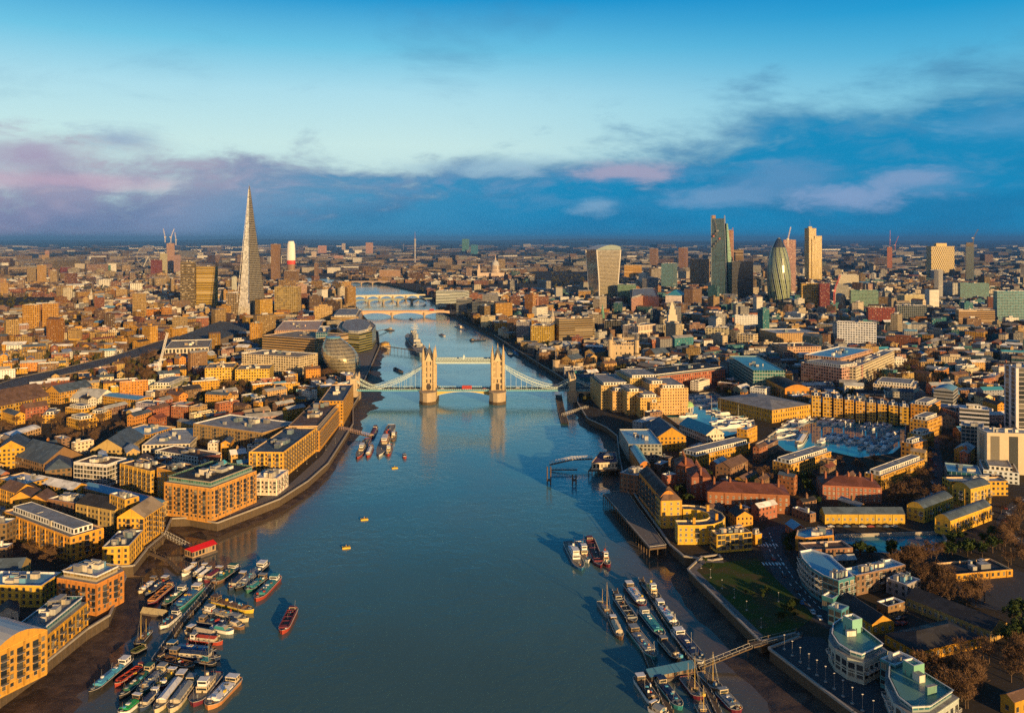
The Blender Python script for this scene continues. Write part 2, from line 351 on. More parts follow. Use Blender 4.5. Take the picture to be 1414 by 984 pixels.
    def gable(s, q, z, rh, mr, cr, mw, cw, over=.4, hip=0.0):
        """q: four ccw corners; ridge along the longer side"""
        q = [Vector(p[:2]) for p in q]
        if (q[1] - q[0]).length < (q[2] - q[1]).length: q = q[1:] + q[:1]
        m1 = (q[1] + q[2]) / 2; m0 = (q[0] + q[3]) / 2; d = (m1 - m0); r0 = m0 + d * hip; r1 = m1 - d * hip
        z1 = z + rh; T = lambda p, zz: (p.x, p.y, zz)
        o = inset(q, -over); zo = z - over * rh / max(1, (q[2] - q[1]).length / 2)
        if hip == 0:
            e0 = m0 - d.normalized() * over; e1 = m1 + d.normalized() * over
            s.face([T(o[0], zo), T(o[1], zo), T(e1, z1), T(e0, z1)], mr, cr); s.face([T(o[2], zo), T(o[3], zo), T(e0, z1), T(e1, z1)], mr, cr)
            return [[T(q[1], z), T(q[2], z), T(m1, z1 - .05)], [T(q[3], z), T(q[0], z), T(m0, z1 - .05)]]
        s.face([T(o[0], zo), T(o[1], zo), T(r1, z1), T(r0, z1)], mr, cr); s.face([T(o[2], zo), T(o[3], zo), T(r0, z1), T(r1, z1)], mr, cr)
        s.face([T(o[1], zo), T(o[2], zo), T(r1, z1)], mr, cr); s.face([T(o[3], zo), T(o[0], zo), T(r0, z1)], mr, cr)
        return []
    def mesh(s, name):
        me = bpy.data.meshes.new(name); me.from_pydata(s.v, [], s.f)
        for m in s.mats: me.materials.append(MATS[m])
        me.polygons.foreach_set('material_index', s.m)
        a = me.attributes.new('Col', 'FLOAT_COLOR', 'FACE'); a.data.foreach_set('color', [x for c in s.c for x in c])
        if any(m in ('facade', 'curtain', 'lattice') for m in s.mats):
            a = me.attributes.new('Par', 'FLOAT_VECTOR', 'FACE'); a.data.foreach_set('vector', [float(x) for c in s.p for x in c])
            u = me.uv_layers.new(name='UVMap'); u.data.foreach_set('uv', [float(x) for c in s.uv for x in c])
        me.update(); return me
    def build(s, name, parent=None, kind=None):
        if not s.f: return None
        o = bpy.data.objects.new(name, s.mesh(name)); COL.objects.link(o)
        if parent: o.parent = parent
        if kind: o['kind'] = kind
        return o
def tag(o, label, cat, group=None, kind=None):
    o['label'] = label; o['category'] = cat
    if group: o['group'] = group
    if kind: o['kind'] = kind
    return o
def thing(name, label, cat, loc=(0, 0, 0), rz=0, group=None):
    o = bpy.data.objects.new(name, None); COL.objects.link(o); o.location = loc; o.rotation_euler = (0, 0, rz)
    o.empty_display_size = .5
    return tag(o, label, cat, group)
KIDS = {}
def kid(mb, name, parent, kind=None, world=False):
    """a part; with world=True its mesh was laid out in world coordinates"""
    if world:
        l = parent.location if not parent.parent else parent.parent.location
        mb.v = [(p[0] - l[0], p[1] - l[1], p[2] - l[2]) for p in mb.v]
    o = mb.build(name, parent, kind)
    if o: KIDS.setdefault(parent.name, []).append(o)
    return o
def dup(root, loc, rz, label=None, group=None, scale=None):
    r = root.copy(); COL.objects.link(r); r.location = loc; r.rotation_euler = (0, 0, rz)
    if label: r['label'] = label
    if group: r['group'] = group
    if scale: r.scale = scale
    for ch in KIDS.get(root.name, []):
        c = ch.copy(); COL.objects.link(c); c.parent = r
        for g in KIDS.get(ch.name, []):
            d = g.copy(); COL.objects.link(d); d.parent = c
    return r
# ---------------------------------------------------------------- the setting: river, banks, ground
# bank tops traced along the water: photo pixel and the width of mud showing below that stretch of wall
LEFT = [(-420, 1230, 40), (-60, 1000, 40), (0, 960, 38), (59, 917, 34), (119, 869, 26), (150, 850, 22), (172, 798, 18), (166, 786, 14), (150, 783, 6), (184, 781, 8), (203, 757, 12), (226, 738, 14), (236, 716, 14),
        (262, 715, 12), (300, 722, 10), (345, 705, 9), (386, 689, 8), (425, 664, 8), (452, 640, 8), (474, 606, 8), (487, 585, 10), (487, 560, 22), (496, 546, 34), (499, 532, 30), (512, 505, 16), (524, 478, 12), (522, 458, 6),
        (506, 440, 4), (499, 432, 3), (491, 422, 3), (486, 404, 3), (470, 394, 3), (430, 391, 3), (330, 389, 3)]
RIGHT = [(330, 385, 3), (424, 381, 3), (470, 384, 3), (535, 392, 3), (575, 401, 3), (597, 413, 3), (612, 428, 4), (645, 445, 6), (682, 462, 10), (708, 479, 16), (742, 500, 20), (775, 520, 14), (800, 540, 8),
         (798, 556, 8), (812, 578, 10), (838, 590, 12), (853, 602, 16), (856, 630, 18), (862, 660, 16), (882, 690, 14), (905, 722, 14), (926, 752, 18), (945, 768, 16), (985, 774, 6), (998, 772, 4), (993, 766, 4), (970, 769, 12), (951, 787, 14), (1000, 835, 16),
         (1051, 886, 24), (1101, 874, 8), (1106, 880, 8), (1063, 896, 28), (1180, 984, 40), (1330, 1095, 40)]
LB = [G(x, y) for x, y, w in LEFT]; RB = [G(x, y) for x, y, w in RIGHT]
OUT = [Vector((-900, 180)), Vector((-60000, 180)), Vector((-60000, 90000)), Vector((60000, 90000)), Vector((60000, 150)), Vector((400, 150))]
LAND = LB + RB + OUT[::-1]
BASINS = {
 'marina_basin': [(1060, 603), (1092, 580), (1125, 568), (1190, 577), (1250, 585), (1249, 612), (1232, 626), (1185, 632), (1150, 624), (1120, 628), (1085, 622)],
 'west_basin': [(905, 563), (930, 546), (985, 541), (1038, 572), (1042, 588), (1012, 600), (985, 606), (962, 600), (935, 585)],
 'canal_pool': [(1155, 738), (1300, 734), (1306, 745), (1300, 758), (1264, 767), (1185, 760), (1155, 752)]}
BPOLY = {k: [G(x, y) for x, y in v] for k, v in BASINS.items()}
def inpoly(p, poly):
    x, y = p[0], p[1]; r = False; j = len(poly) - 1
    for i in range(len(poly)):
        a, b = poly[i], poly[j]
        if (a[1] > y) != (b[1] > y) and x < (b[0] - a[0]) * (y - a[1]) / (b[1] - a[1]) + a[0]: r = not r
        j = i
    return r
def segd(p, a, b):
    d = b - a; t = max(0, min(1, (p - a).dot(d) / max(d.length_squared, 1e-9))); return (p - a - d * t).length
def bankd(p, B): return min(segd(p, B[i], B[i + 1]) for i in range(len(B) - 1))
def structure(mb, name, loc=None):
    o = mb.build(name); o['kind'] = 'structure'; o['label'] = name.replace('_', ' '); return o

g = MB()
loops = [[Vector((p[0], p[1], 0)) for p in LAND]] + [[Vector((p[0], p[1], 0)) for p in v] for v in BPOLY.values()]
flat = [q for l in loops for q in l]
for t in tessellate_polygon(loops):
    q = [flat[i] for i in t]
    if area(q) < 0: q = q[::-1]
    g.face([(p.x, p.y, ZG) for p in q], 'ground')
structure(g, 'ground')
# quay walls along the river and round the docks
for B, nm, lab in ((LB, 'river_wall', 'dark river wall with piles along the south bank'), (RB, 'river_wall', 'dark river wall along the north bank')):
    w = MB()
    for i in range(len(B) - 1):
        a, b = B[i], B[i + 1]; d = (b - a); L = d.length; n = Vector((d.y, -d.x)).normalized() * (1)
        if not inpoly((a + b) / 2 - n * .5, LAND): n = -n
        w.face([(a.x, a.y, -2), (b.x, b.y, -2), (b.x, b.y, ZG), (a.x, a.y, ZG)], 'river_wall')
        if L > .5 and a.y < 1600:
            M = Matrix.Translation((a.x, a.y, 0)) @ Matrix.Rotation(math.atan2(d.y, d.x), 4, 'Z')
            sg = -1 if (Matrix.Rotation(math.atan2(d.y, d.x), 4, 'Z') @ Vector((0, 1, 0))).xy.dot(n) < 0 else 1
            w.box(-.2, -.9 if sg < 0 else -.1, ZG, L + .2, .1 if sg < 0 else .9, ZG + .9, 'concrete', M=M)
            if a.y < 1000:
                k = max(1, int(L / 3.2))
                for j in range(k): w.box(j * 3.2, -.05 if sg < 0 else -.55, -2, j * 3.2 + .5, .55 if sg < 0 else .05, ZG - .5, 'timber', M=M)
    tag(w.build(nm), lab, 'river wall')
for k, v in BPOLY.items():
    s = MB(); s.cap(ccw(v), 4.2, 'dock_water'); o = structure(s, k + '_water')
    q = MB(); vv = ccw(v)[::-1]; q.walls(vv, 3, ZG + .3, 'concrete')
    i2 = inset(ccw(v), -.8); vc = ccw(v)
    for i in range(len(vc)):
        j = (i + 1) % len(vc); q.face([(*vc[i][:2], ZG + .3), (*i2[i][:2], ZG + .3), (*i2[j][:2], ZG + .3), (*vc[j][:2], ZG + .3)][::-1], 'concrete')
    tag(q.build('quay_wall'), {'marina_basin': 'pale stone quay wall round the marina basin', 'west_basin': 'stone quay wall round the small dock behind the big riverside hotel', 'canal_pool': 'brick quay wall round the canal pool'}[k], 'quay wall')
# water with silt stirred up in the shallows
def water():
    xs = [-1500 + i * 15 for i in range(145)]; ys = [150 + i * 15 for i in range(60)] + [1050 + i * 60 for i in range(56)]
    v = []; sh = []; N = len(xs)
    for y in ys:
        for x in xs:
            p = Vector((x, y)); v.append((x, y, 0))
            if y > 1300 or not (-420 < x < 420): sh.append(.0); continue
            dl, dr = bankd(p, LB), bankd(p, RB); k = max(0, min(1, (760 - y) / 300))
            sh.append(max(0, 1 - dl / (16 + 74 * k), 1 - dr / (16 + 58 * k)))
    f = [(j * N + i, j * N + i + 1, (j + 1) * N + i + 1, (j + 1) * N + i) for j in range(len(ys) - 1) for i in range(N - 1)]
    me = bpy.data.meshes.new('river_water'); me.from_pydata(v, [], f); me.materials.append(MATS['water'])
    a = me.attributes.new('Col', 'FLOAT_COLOR', 'POINT'); a.data.foreach_set('color', [q for s in sh for q in (s, s, s, 1)])
    o = bpy.data.objects.new('river_water', me); COL.objects.link(o); o['kind'] = 'structure'; o['label'] = 'teal river water'
water()
def foreshore(B, pts, lab):
    me = MB(); n = len(B); rows = []
    # resample the bank finely and push ragged edges into the river
    S = []
    for i in range(n - 1):
        k = max(1, int((B[i + 1] - B[i]).length / 8))
        for j in range(k): S.append((B[i].lerp(B[i + 1], j / k), pts[i][2] + (pts[i + 1][2] - pts[i][2]) * j / k))
    S = [s for s in S if s[0].y < 1500]
    for i, (p, w) in enumerate(S):
        a = S[max(0, i - 3)][0]; b = S[min(len(S) - 1, i + 3)][0]; d = (b - a).normalized(); nn = Vector((d.y, -d.x))
        w *= 1 + .5 * noise.noise(Vector((p.x * .03, p.y * .03, 1)))
        rows.append([(p.x + nn.x * w * t, p.y + nn.y * w * t, 1.3 * (1 - t) ** .8 - .35 + .35 * noise.noise(Vector(((p.x + nn.x * w * t) * .08, (p.y + nn.y * w * t) * .08, 0))) * (t > 0 and t < 1)) for t in (-.02, .25, .5, .75, 1.0)])
    for i in range(len(rows) - 1):
        for j in range(4): me.face([rows[i][j], rows[i][j + 1], rows[i + 1][j + 1], rows[i + 1][j]], 'mud')
    o = me.build('mud_foreshore'); o['kind'] = 'structure'; o['label'] = lab
foreshore(LB, LEFT, 'bare brown mud below the south river wall'); foreshore(RB, RIGHT, 'bare brown mud below the north river wall')
def sheet(name, px, z, m, lab=None, kerb=None):
    s = MB(); p = ccw([G(x, y, ZG) for x, y in px]); s.cap(p, ZG + z, m)
    o = s.build(name); o['kind'] = 'structure'; o['label'] = lab or name; return p
PARK = sheet('park_lawn', [(960, 785), (975, 773), (1000, 776), (1045, 770), (1062, 790), (1125, 850), (1100, 870), (1052, 881)], .06, 'grass', 'green park lawn on the river corner')
PATH = sheet('park_path', [(952, 787), (970, 771), (998, 774), (1000, 777), (975, 776), (962, 787), (1054, 877), (1052, 884)], .10, 'paving', 'paved riverside path round the park')
ROAD = sheet('road', [(1044, 738), (1060, 727), (1100, 722), (1103, 728), (1078, 737), (1082, 762), (1105, 800), (1140, 838), (1160, 862), (1142, 868), (1118, 852), (1075, 806), (1055, 770)], .05, 'asphalt', 'curving main road beside the park')
PROM = sheet('promenade', [(1066, 897), (1108, 878), (1135, 880), (1170, 915), (1240, 960), (1330, 1010), (1330, 1080), (1180, 982)], .07, 'asphalt', 'dark riverside promenade with lamps')
QUAY = sheet('quay_path', [(300, 719), (345, 702), (386, 686), (425, 661), (452, 637), (474, 603), (484, 590), (470, 588), (445, 628), (400, 668), (355, 690)], .06, 'paving', 'paved quay in front of the balcony warehouses')
EMB = sheet('embankment', [(498, 530), (511, 504), (521, 478), (519, 460), (505, 446), (498, 470), (480, 520)], .06, 'paving', 'pale embankment walk beside the leaning glass building')
RROAD = sheet('curved_road', [(1375, 720), (1385, 700), (1414, 684), (1440, 676), (1440, 684), (1414, 695), (1395, 712), (1394, 728), (1414, 742), (1440, 752), (1440, 764), (1408, 752), (1380, 735)], .05, 'asphalt', 'curved access road on the east edge')
SROAD = sheet('dock_road', [(1284, 600), (1294, 600), (1302, 640), (1300, 675), (1288, 700), (1278, 696), (1290, 660), (1288, 630)], .05, 'asphalt', 'street between the stepped flats and the office towers')
YARD = sheet('dark_yard', [(1310, 795), (1400, 785), (1440, 800), (1440, 850), (1345, 838)], .05, 'asphalt', 'dark school yard')
# road markings
mk = MB()
def dashes(pts, n, w=.25, off=0.0):
    P = [G(x, y) for x, y in pts]
    for i in range(len(P) - 1):
        d = P[i + 1] - P[i]; L = d.length; k = max(1, int(L / 6)); M = Matrix.Translation((P[i].x, P[i].y, ZG + .07)) @ Matrix.Rotation(math.atan2(d.y, d.x), 4, 'Z')
        for j in range(k): mk.face([M @ Vector(q) for q in ((j * 6, off - w, 0), (j * 6 + 3, off - w, 0), (j * 6 + 3, off + w, 0), (j * 6, off + w, 0))], 'line_paint')
dashes([(1052, 738), (1066, 765), (1090, 805), (1130, 848)], 3); dashes([(1062, 735), (1074, 765), (1098, 802), (1138, 845)], 3); dashes([(1414, 689), (1390, 706), (1385, 728), (1414, 748)], 3)
for x, y in ((1060, 752), (1068, 778)):
    c = G(x, y)
    for j in range(7): mk.face([(c.x - 6 + j * 1.8, c.y - 2, ZG + .071), (c.x - 5.1 + j * 1.8, c.y - 2, ZG + .071), (c.x - 5.1 + j * 1.8, c.y + 2, ZG + .071), (c.x - 6 + j * 1.8, c.y + 2, ZG + .071)], 'line_paint')
structure(mk, 'road_markings')
# low hills on the horizon
def hills():
    s = MB(); prev = None
    for row, (Y, h, w) in enumerate(((26000, 60, 5), (40000, 150, 9))):
        N = 90; pts = []
        for i in range(N + 1):
            x = -45000 + 90000 * i / N; zz = h * (.35 + max(0, .9 * noise.noise(Vector((x * .00012, row * 5, 0))) + .5)); zz *= 1 if x < 8000 else .8
            pts.append((x, zz))
        for i in range(N):
            (x0, z0), (x1, z1) = pts[i], pts[i + 1]
            s.face([(x0, Y, 5), (x1, Y, 5), (x1, Y + 3000, 6 + z1), (x0, Y + 3000, 6 + z0)], 'ground'); s.face([(x0, Y + 3000, 6 + z0), (x1, Y + 3000, 6 + z1), (x1, Y + 8000, 5), (x0, Y + 8000, 5)], 'ground')
    structure(s, 'hills')
hills()
# ---------------------------------------------------------------- haze
hz = MB(); hz.box(-59000, -400, -3, 59000, 60000, 330, 'ground', bottom=True)
def haze_mat():
    m = bpy.data.materials.new('haze'); m.use_nodes = True; m.node_tree.nodes.clear(); t = NT(m.node_tree)
    v = t.node('ShaderNodeVolumePrincipled'); v.inputs['Color'].default_value = (.50, .76, 1, 1); v.inputs['Density'].default_value = HAZE; v.inputs['Anisotropy'].default_value = .8
    o = t.node('ShaderNodeOutputMaterial'); t.l.new(v.outputs[0], o.inputs['Volume']); MATS['haze'] = m
HAZE = 4.0e-5
haze_mat(); hz.mats = ['haze']
ho = hz.build('haze', kind='stuff'); ho['label'] = 'thin blue haze over the far city'
# ---------------------------------------------------------------- bascule bridge
def bridge():
    SX = 39.2
    t = thing('bascule_bridge', 'twin towered stone bascule bridge with pale blue suspension chains across the river', 'bridge', (-55.5, 962, 0))
    st = (.50, .38, .22); dst = (.30, .24, .16); sl = (.11, .12, .14)
    for s in (-1, 1):
        cx = s * SX
        p = MB(); hull = [(cx - 9.6, -19), (cx - 5, -25), (cx, -27.5), (cx + 5, -25), (cx + 9.6, -19), (cx + 9.6, 19), (cx + 5, 25), (cx, 27.5), (cx - 5, 25), (cx - 9.6, 19)]
        p.prism(hull, -3, 3.2, 'river_wall', (.1, .07, .05)); p.prism(inset(hull, .5), 3.2, 12.6, 'stone'); p.prism(inset(hull, -.2), 12.6, 13.6, 'stone')
        pier = kid(p, 'pier', t)
        b = MB(); w, d = 6.2, 8.2
        b.walls([(cx - w, -d), (cx + w, -d), (cx + w, d), (cx - w, d)], 13.6, 47, 'facade', st, (4.1, 6.6, .16), .28)
        for z in (20.4, 27, 33.4, 40, 46.6): b.walls([(cx - w - .35, -d - .35), (cx + w + .35, -d - .35), (cx + w + .35, d + .35), (cx - w - .35, d + .35)], z, z + .8, 'wall', (.6, .48, .32)); b.cap([(cx - w - .35, -d - .35), (cx + w + .35, -d - .35), (cx + w + .35, d + .35), (cx - w - .35, d + .35)], z + .8, 'wall', (.6, .48, .32))
        # the road arch and the tall oriel
        for q in (-1, 1):
            b.box(cx - 1.8, q * d - .5, 14, cx + 1.8, q * d + .5, 21, 'wall', (.06, .05, .05)); b.box(cx - 1.6, q * d - .9, 27.8, cx + 1.6, q * d + .9, 45, 'facade', st)
            b.face([(cx - 3.4, q * d * 1.01, 47.4), (cx + 3.4, q * d * 1.01, 47.4), (cx, q * d * 1.01, 56)], 'wall', (.6, .48, .32)); b.face([(cx + 3.4, q * (d + .1), 47.4), (cx - 3.4, q * (d + .1), 47.4), (cx, q * (d + .1), 56)], 'wall', (.6, .48, .32))
        kid(b, 'tower_shaft', t)
        r = MB(); z0 = 47.6; q = [(cx - 5.4, -7.2), (cx + 5.4, -7.2), (cx + 5.4, 7.2), (cx - 5.4, 7.2)]; tt = [(cx - .7, -3), (cx + .7, -3), (cx + .7, 3), (cx - .7, 3)]
        r.walls(q, z0, 61, 'roof', sl, top=tt); r.cap(tt, 61, 'roof', sl)
        for dy in (-2.6, 2.6): r.tube((cx, dy, 61), (cx, dy, 64.5), .18, .02, 5, 'gold_paint')
        r.tube((cx, 0, 60), (cx, 0, 66.5), .8, .05, 6, 'wall', (.5, .42, .3)); kid(r, 'roof', t)
        for ax in (-1, 1):
            for ay in (-1, 1):
                u = MB(); X, Y = cx + ax * w, ay * d
                u.lathe(X, Y, [(1.75, 13.6), (1.75, 49.5), (2.1, 49.8), (2.1, 51), (1.6, 51.2), (1.6, 54), (.06, 62.5)], 8, 'wall', st)
                u.tube((X, Y, 62), (X, Y, 64), .12, .02, 4, 'gold_paint'); 
                for zz in (24, 31, 38, 45): u.lathe(X, Y, [(1.95, zz), (1.95, zz + .6)], 8, 'wall', (.6, .48, .32))
                kid(u, 'turret', t)
    # high level walkways
    for y in (-6.4, 6.4):
        wk = MB(); x0, x1 = -SX + 6, SX - 6
        wk.box(x0, y - 1.8, 43.6, x1, y + 1.8, 44.2, 'bridge_paint', bottom=True); wk.box(x0, y - 1.7, 48.2, x1, y + 1.7, 48.8, 'bridge_paint', bottom=True)
        wk.box(x0, y - 1.2, 44.2, x1, y + 1.2, 48.2, 'wall', (.20, .26, .30)); wk.box(x0, y - 1.75, 44.4, x1, y - 1.62, 45.3, 'bridge_paint', bottom=True)
        n = 22; dx = (x1 - x0) / n
        for i in range(n):
            a, b = x0 + i * dx, x0 + (i + 1) * dx
            for yy in (y - 1.7, y + 1.7):
                wk.tube((a, yy, 44), (b, yy, 48.4), .17, None, 4, 'bridge_paint'); wk.tube((b, yy, 44), (a, yy, 48.4), .17, None, 4, 'bridge_paint'); wk.tube((a, yy, 44), (a, yy, 48.4), .2, None, 4, 'bridge_paint')
        wk.lathe(0, y, [(1.6, 48.8), (1.2, 50), (.1, 52.2)], 6, 'bridge_paint'); kid(wk, 'high_walkway', t)
    # road decks
    def deck(x0, x1, nm, par=None):
        d = MB(); d.box(x0, -9.2, 12.9, x1, 9.2, 13.7, 'dark_steel', bottom=True); d.face([(x0, -7, 13.704), (x1, -7, 13.704), (x1, 7, 13.704), (x0, 7, 13.704)], 'asphalt')
        for y in (-9.3, 9.2):
            d.box(x0, y, 12.4, x1, y + .14, 14.0, 'bridge_blue', bottom=True); d.box(x0, y, 14.9, x1, y + .14, 15.1, 'bridge_paint', bottom=True)
            for i in range(int((x1 - x0) / 2.2)): d.box(x0 + i * 2.2, y, 14, x0 + i * 2.2 + .5, y + .12, 14.9, 'bridge_paint')
        return d
    for s in (-1, 1):
        x0, x1 = sorted((s * .15, s * (SX - 9.6))); d = deck(x0, x1, 'bascule')
        for y in (-8.4, -3, 3, 8.4):                       # curved girders under each leaf
            for i in range(10):
                a, b = x0 + (x1 - x0) * i / 10, x0 + (x1 - x0) * (i + 1) / 10; ka, kb = abs(a) / (SX - 9.6), abs(b) / (SX - 9.6)
                d.face([(a, y, 12.9), (b, y, 12.9), (b, y, 12.0 - 4.4 * kb ** 2), (a, y, 12.0 - 4.4 * ka ** 2)][::1], 'gold_paint' if y < -8 and i % 1 == 0 else 'bridge_paint')
                d.tube((a, y, 12.0 - 4.4 * ka ** 2), (b, y, 12.0 - 4.4 * kb ** 2), .25, None, 4, 'bridge_paint')
        kid(d, 'bascule_leaf', t)
        x0, x1 = sorted((s * (SX + 9.6), s * (SX + 84))); d = deck(x0, x1, 'span'); kid(d, 'side_span', t)
        x0, x1 = sorted((s * (SX + 84), s * (SX + 150))); a = MB(); d = deck(x0, x1, 'approach')
        for i in range(6): d.box(x0 + 3 + i * 11, -8.8, 5, x0 + 8 + i * 11, 8.8, 12.9, 'stone')
        d.box(x0, -8.9, 10.4, x1, 8.9, 12.9, 'stone', bottom=True)
        kid(d, 'approach_viaduct', t)
        # suspension chains: long one from the tower, short one to the abutment
        for y in (-8.6, 8.6):
            ch = MB(); pts = []
            for i in range(21):
                k = i / 20; x = SX + 6 + 60 * k; pts.append((s * x, 16.2 + 24.5 * (1 - k) ** 1.75, 1.4 + 2.6 * math.sin(math.pi * min(1, k * 1.02))))
            p2 = [(s * (SX + 66 + 18 * k), 16.2 + 9 * k ** 1.3, 1.0 + 1.0 * math.sin(math.pi * k)) for k in [i / 6 for i in range(7)]]
            p3 = [(s * (SX + 86 + 26 * k), 25.2 - 10.5 * k, .9) for k in (0, .33, .66, 1)]
            for P in (pts, p2, p3):
                for i in range(len(P) - 1):
                    (xa, za, ha), (xb, zb, hb) = P[i], P[i + 1]
                    ch.tube((xa, y, za + ha * .5), (xb, y, zb + hb * .5), .34, None, 4, 'bridge_paint'); ch.tube((xa, y, za - ha * .5), (xb, y, zb - hb * .5), .34, None, 4, 'bridge_paint')
                    ch.tube((xa, y, za + ha * .5), (xb, y, zb - hb * .5), .16, None, 4, 'bridge_paint'); ch.tube((xa, y, za - ha * .5), (xb, y, zb + hb * .5), .16, None, 4, 'bridge_paint')
            kid(ch, 'suspension_chain', t)
            for (x, z, h) in pts[1:-2:2]: hn = MB(); hn.tube((x, y, 13.7), (x, y, z - h * .5), .15, None, 4, 'bridge_paint'); kid(hn, 'hanger_rod', t)
        # abutment tower
        X = s * (SX + 85); ab = MB(); ab.box(X - 5, -10.6, -2, X + 5, 10.6, 13, 'stone', bottom=False)
        for y in (-8.7, 8.7):
            ab.box(X - 3, y - 2.6, 13, X + 3, y + 2.6, 25.4, 'facade', (.5, .4, .26)); ab.walls([(X - 3.4, y - 3), (X + 3.4, y - 3), (X + 3.4, y + 3), (X - 3.4, y + 3)], 25.4, 26.8, 'wall', (.6, .48, .32)); ab.cap([(X - 3.4, y - 3), (X + 3.4, y - 3), (X + 3.4, y + 3), (X - 3.4, y + 3)], 26.8, 'wall', (.5, .4, .26))
            ab.walls([(X - 2.4, y - 2), (X + 2.4, y - 2), (X + 2.4, y + 2), (X - 2.4, y + 2)], 26.8, 31, 'roof', sl, top=[(X - .5, y - .3), (X + .5, y - .3), (X + .5, y + .3), (X - .5, y + .3)])
            for a in (-1, 1):
                for b in (-1, 1): ab.lathe(X + a * 3, y + b * 2.6, [(.7, 13), (.7, 28), (.02, 32)], 6, 'wall', (.52, .42, .28))
        ab.box(X - 2, -6.1, 20, X + 2, 6.1, 24.6, 'wall', (.5, .4, .26), bottom=True); kid(ab, 'abutment_tower', t)
bridge()
# ---------------------------------------------------------------- the low bridges upstream
def arch_bridge(name, label, xl, yl, xr, yr, zt, nspan, wc, red=False, thick=1.6, wid=12):
    """from bank to bank; pixel ends given at deck height"""
    a, b = G(xl, yl, zt), G(xr, yr, zt); d = b - a; L = d.length; t = thing(name, label, 'bridge', (a.x, a.y, 0), math.atan2(d.y, d.x))
    k = MB(); k.box(-20, -wid / 2, zt - thick, L + 20, wid / 2, zt, 'paint', wc, bottom=True); k.face([(-20, -wid / 2 + 1, zt + .01), (L + 20, -wid / 2 + 1, zt + .01), (L + 20, wid / 2 - 1, zt + .01), (-20, wid / 2 - 1, zt + .01)], 'asphalt')
    for y in (-wid / 2, wid / 2 - .3): k.box(-20, y, zt + .02, L + 20, y + .3, zt + 1.2, 'paint', wc)
    kid(k, 'deck', t)
    for i in range(nspan):
        x0, x1 = L * i / nspan, L * (i + 1) / nspan; ar = MB()
        for j in range(10):
            u, v = j / 10, (j + 1) / 10; za = 4 * (zt - thick - 3.5) * u * (1 - u) + 3.3; zb = 4 * (zt - thick - 3.5) * v * (1 - v) + 3.3
            for y in (-wid / 2 + .2, wid / 2 - .2): ar.face([(x0 + (x1 - x0) * u, y, zt - thick), (x0 + (x1 - x0) * v, y, zt - thick), (x0 + (x1 - x0) * v, y, zb), (x0 + (x1 - x0) * u, y, za)], 'paint', wc)
            ar.face([(x0 + (x1 - x0) * u, -wid / 2 + .2, za), (x0 + (x1 - x0) * v, -wid / 2 + .2, zb), (x0 + (x1 - x0) * v, wid / 2 - .2, zb), (x0 + (x1 - x0) * u, wid / 2 - .2, za)], 'paint', wc)
        kid(ar, 'arch_span', t)
        if i: p = MB(); p.prism([(x0 - 2.4, -wid / 2 - 2), (x0, -wid / 2 - 4), (x0 + 2.4, -wid / 2 - 2), (x0 + 2.4, wid / 2 + 2), (x0 - 2.4, wid / 2 + 2)], -2, zt - thick + .5, 'stone'); kid(p, 'pier', t)
    return t
arch_bridge('road_bridge', 'flat pale road bridge with wide shallow spans nearest upstream', 497, 430, 630, 429, 13, 3, (.62, .40, .25), thick=2.6, wid=26)
arch_bridge('iron_bridge', 'grey green iron bridge between the rail bridge and the flat pale bridge', 489, 414, 588, 412, 13, 5, (.22, .25, .20), wid=14)
arch_bridge('rail_bridge', 'pale rail bridge with trains behind the iron bridge', 487, 408.5, 578, 407, 14, 5, (.55, .50, .36), wid=20)
arch_bridge('distant_bridge', 'dark distant bridge where the river bends left', 468, 388.5, 545, 388, 13, 5, (.25, .2, .18), wid=20, thick=3)
# ---------------------------------------------------------------- buildings
WC = dict(gold=(.51, .275, .04), tan=(.44, .29, .11), red=(.32, .12, .065), orange=(.50, .22, .045), cream=(.60, .51, .37), white=(.68, .67, .62), grey=(.27, .27, .28), dark=(.05, .06, .07),
          brown=(.22, .13, .075), teal=(.05, .20, .24), navy=(.02, .05, .09), pink=(.45, .27, .20), yellow=(.58, .345, .05), green=(.10, .26, .20), maroon=(.18, .04, .035), bronze=(.30, .20, .09), black=(.012, .016, .022), silver=(.45, .46, .44), goldglass=(.45, .32, .12))
RC = dict(slate=(.07, .10, .14), blue=(.12, .30, .46), white=(.68, .68, .66), brown=(.14, .085, .06), grey=(.26, .26, .26), copper=(.13, .33, .27), red=(.16, .06, .04), tan=(.32, .25, .17), dark=(.035, .035, .04), pale=(.40, .42, .42), teal=(.05, .26, .36), peach=(.58, .40, .28))
EX = []
def claim(poly, pad=0.0):
    p = inset(ccw(poly), -pad) if pad else ccw(poly); c = sum((Vector(q[:2]) for q in p), Vector((0, 0))) / len(p)
    EX.append((p, c, max((Vector(q[:2]) - c).length for q in p)))
def solve_h(x, yt, yb, z0=ZG):
    Y = F * (H - z0) / (yb - HZ); return Y, (H - (yt - HZ) * Y / F) - z0
def rectq(A, B, Cc, yb, z0=ZG):
    Y, h = solve_h(A[0], A[1], yb, z0); z = z0 + h; a, b, c = G(*A, z), G(*B, z), G(*Cc, z); u, v = b - a, c - a
    n = Vector((u.y, -u.x)).normalized(); n2 = Vector((v.y, -v.x)).normalized()
    if n.dot(v) < 0: n = -n
    if u.length > v.length: w = n * max(4, v.dot(n)); p = [a, a + w, a + u + w, a + u]
    else:
        if n2.dot(u) < 0: n2 = -n2
        w = n2 * max(4, u.dot(n2)); p = [a, a + v, a + v + w, a + w]
    return ccw(p), h
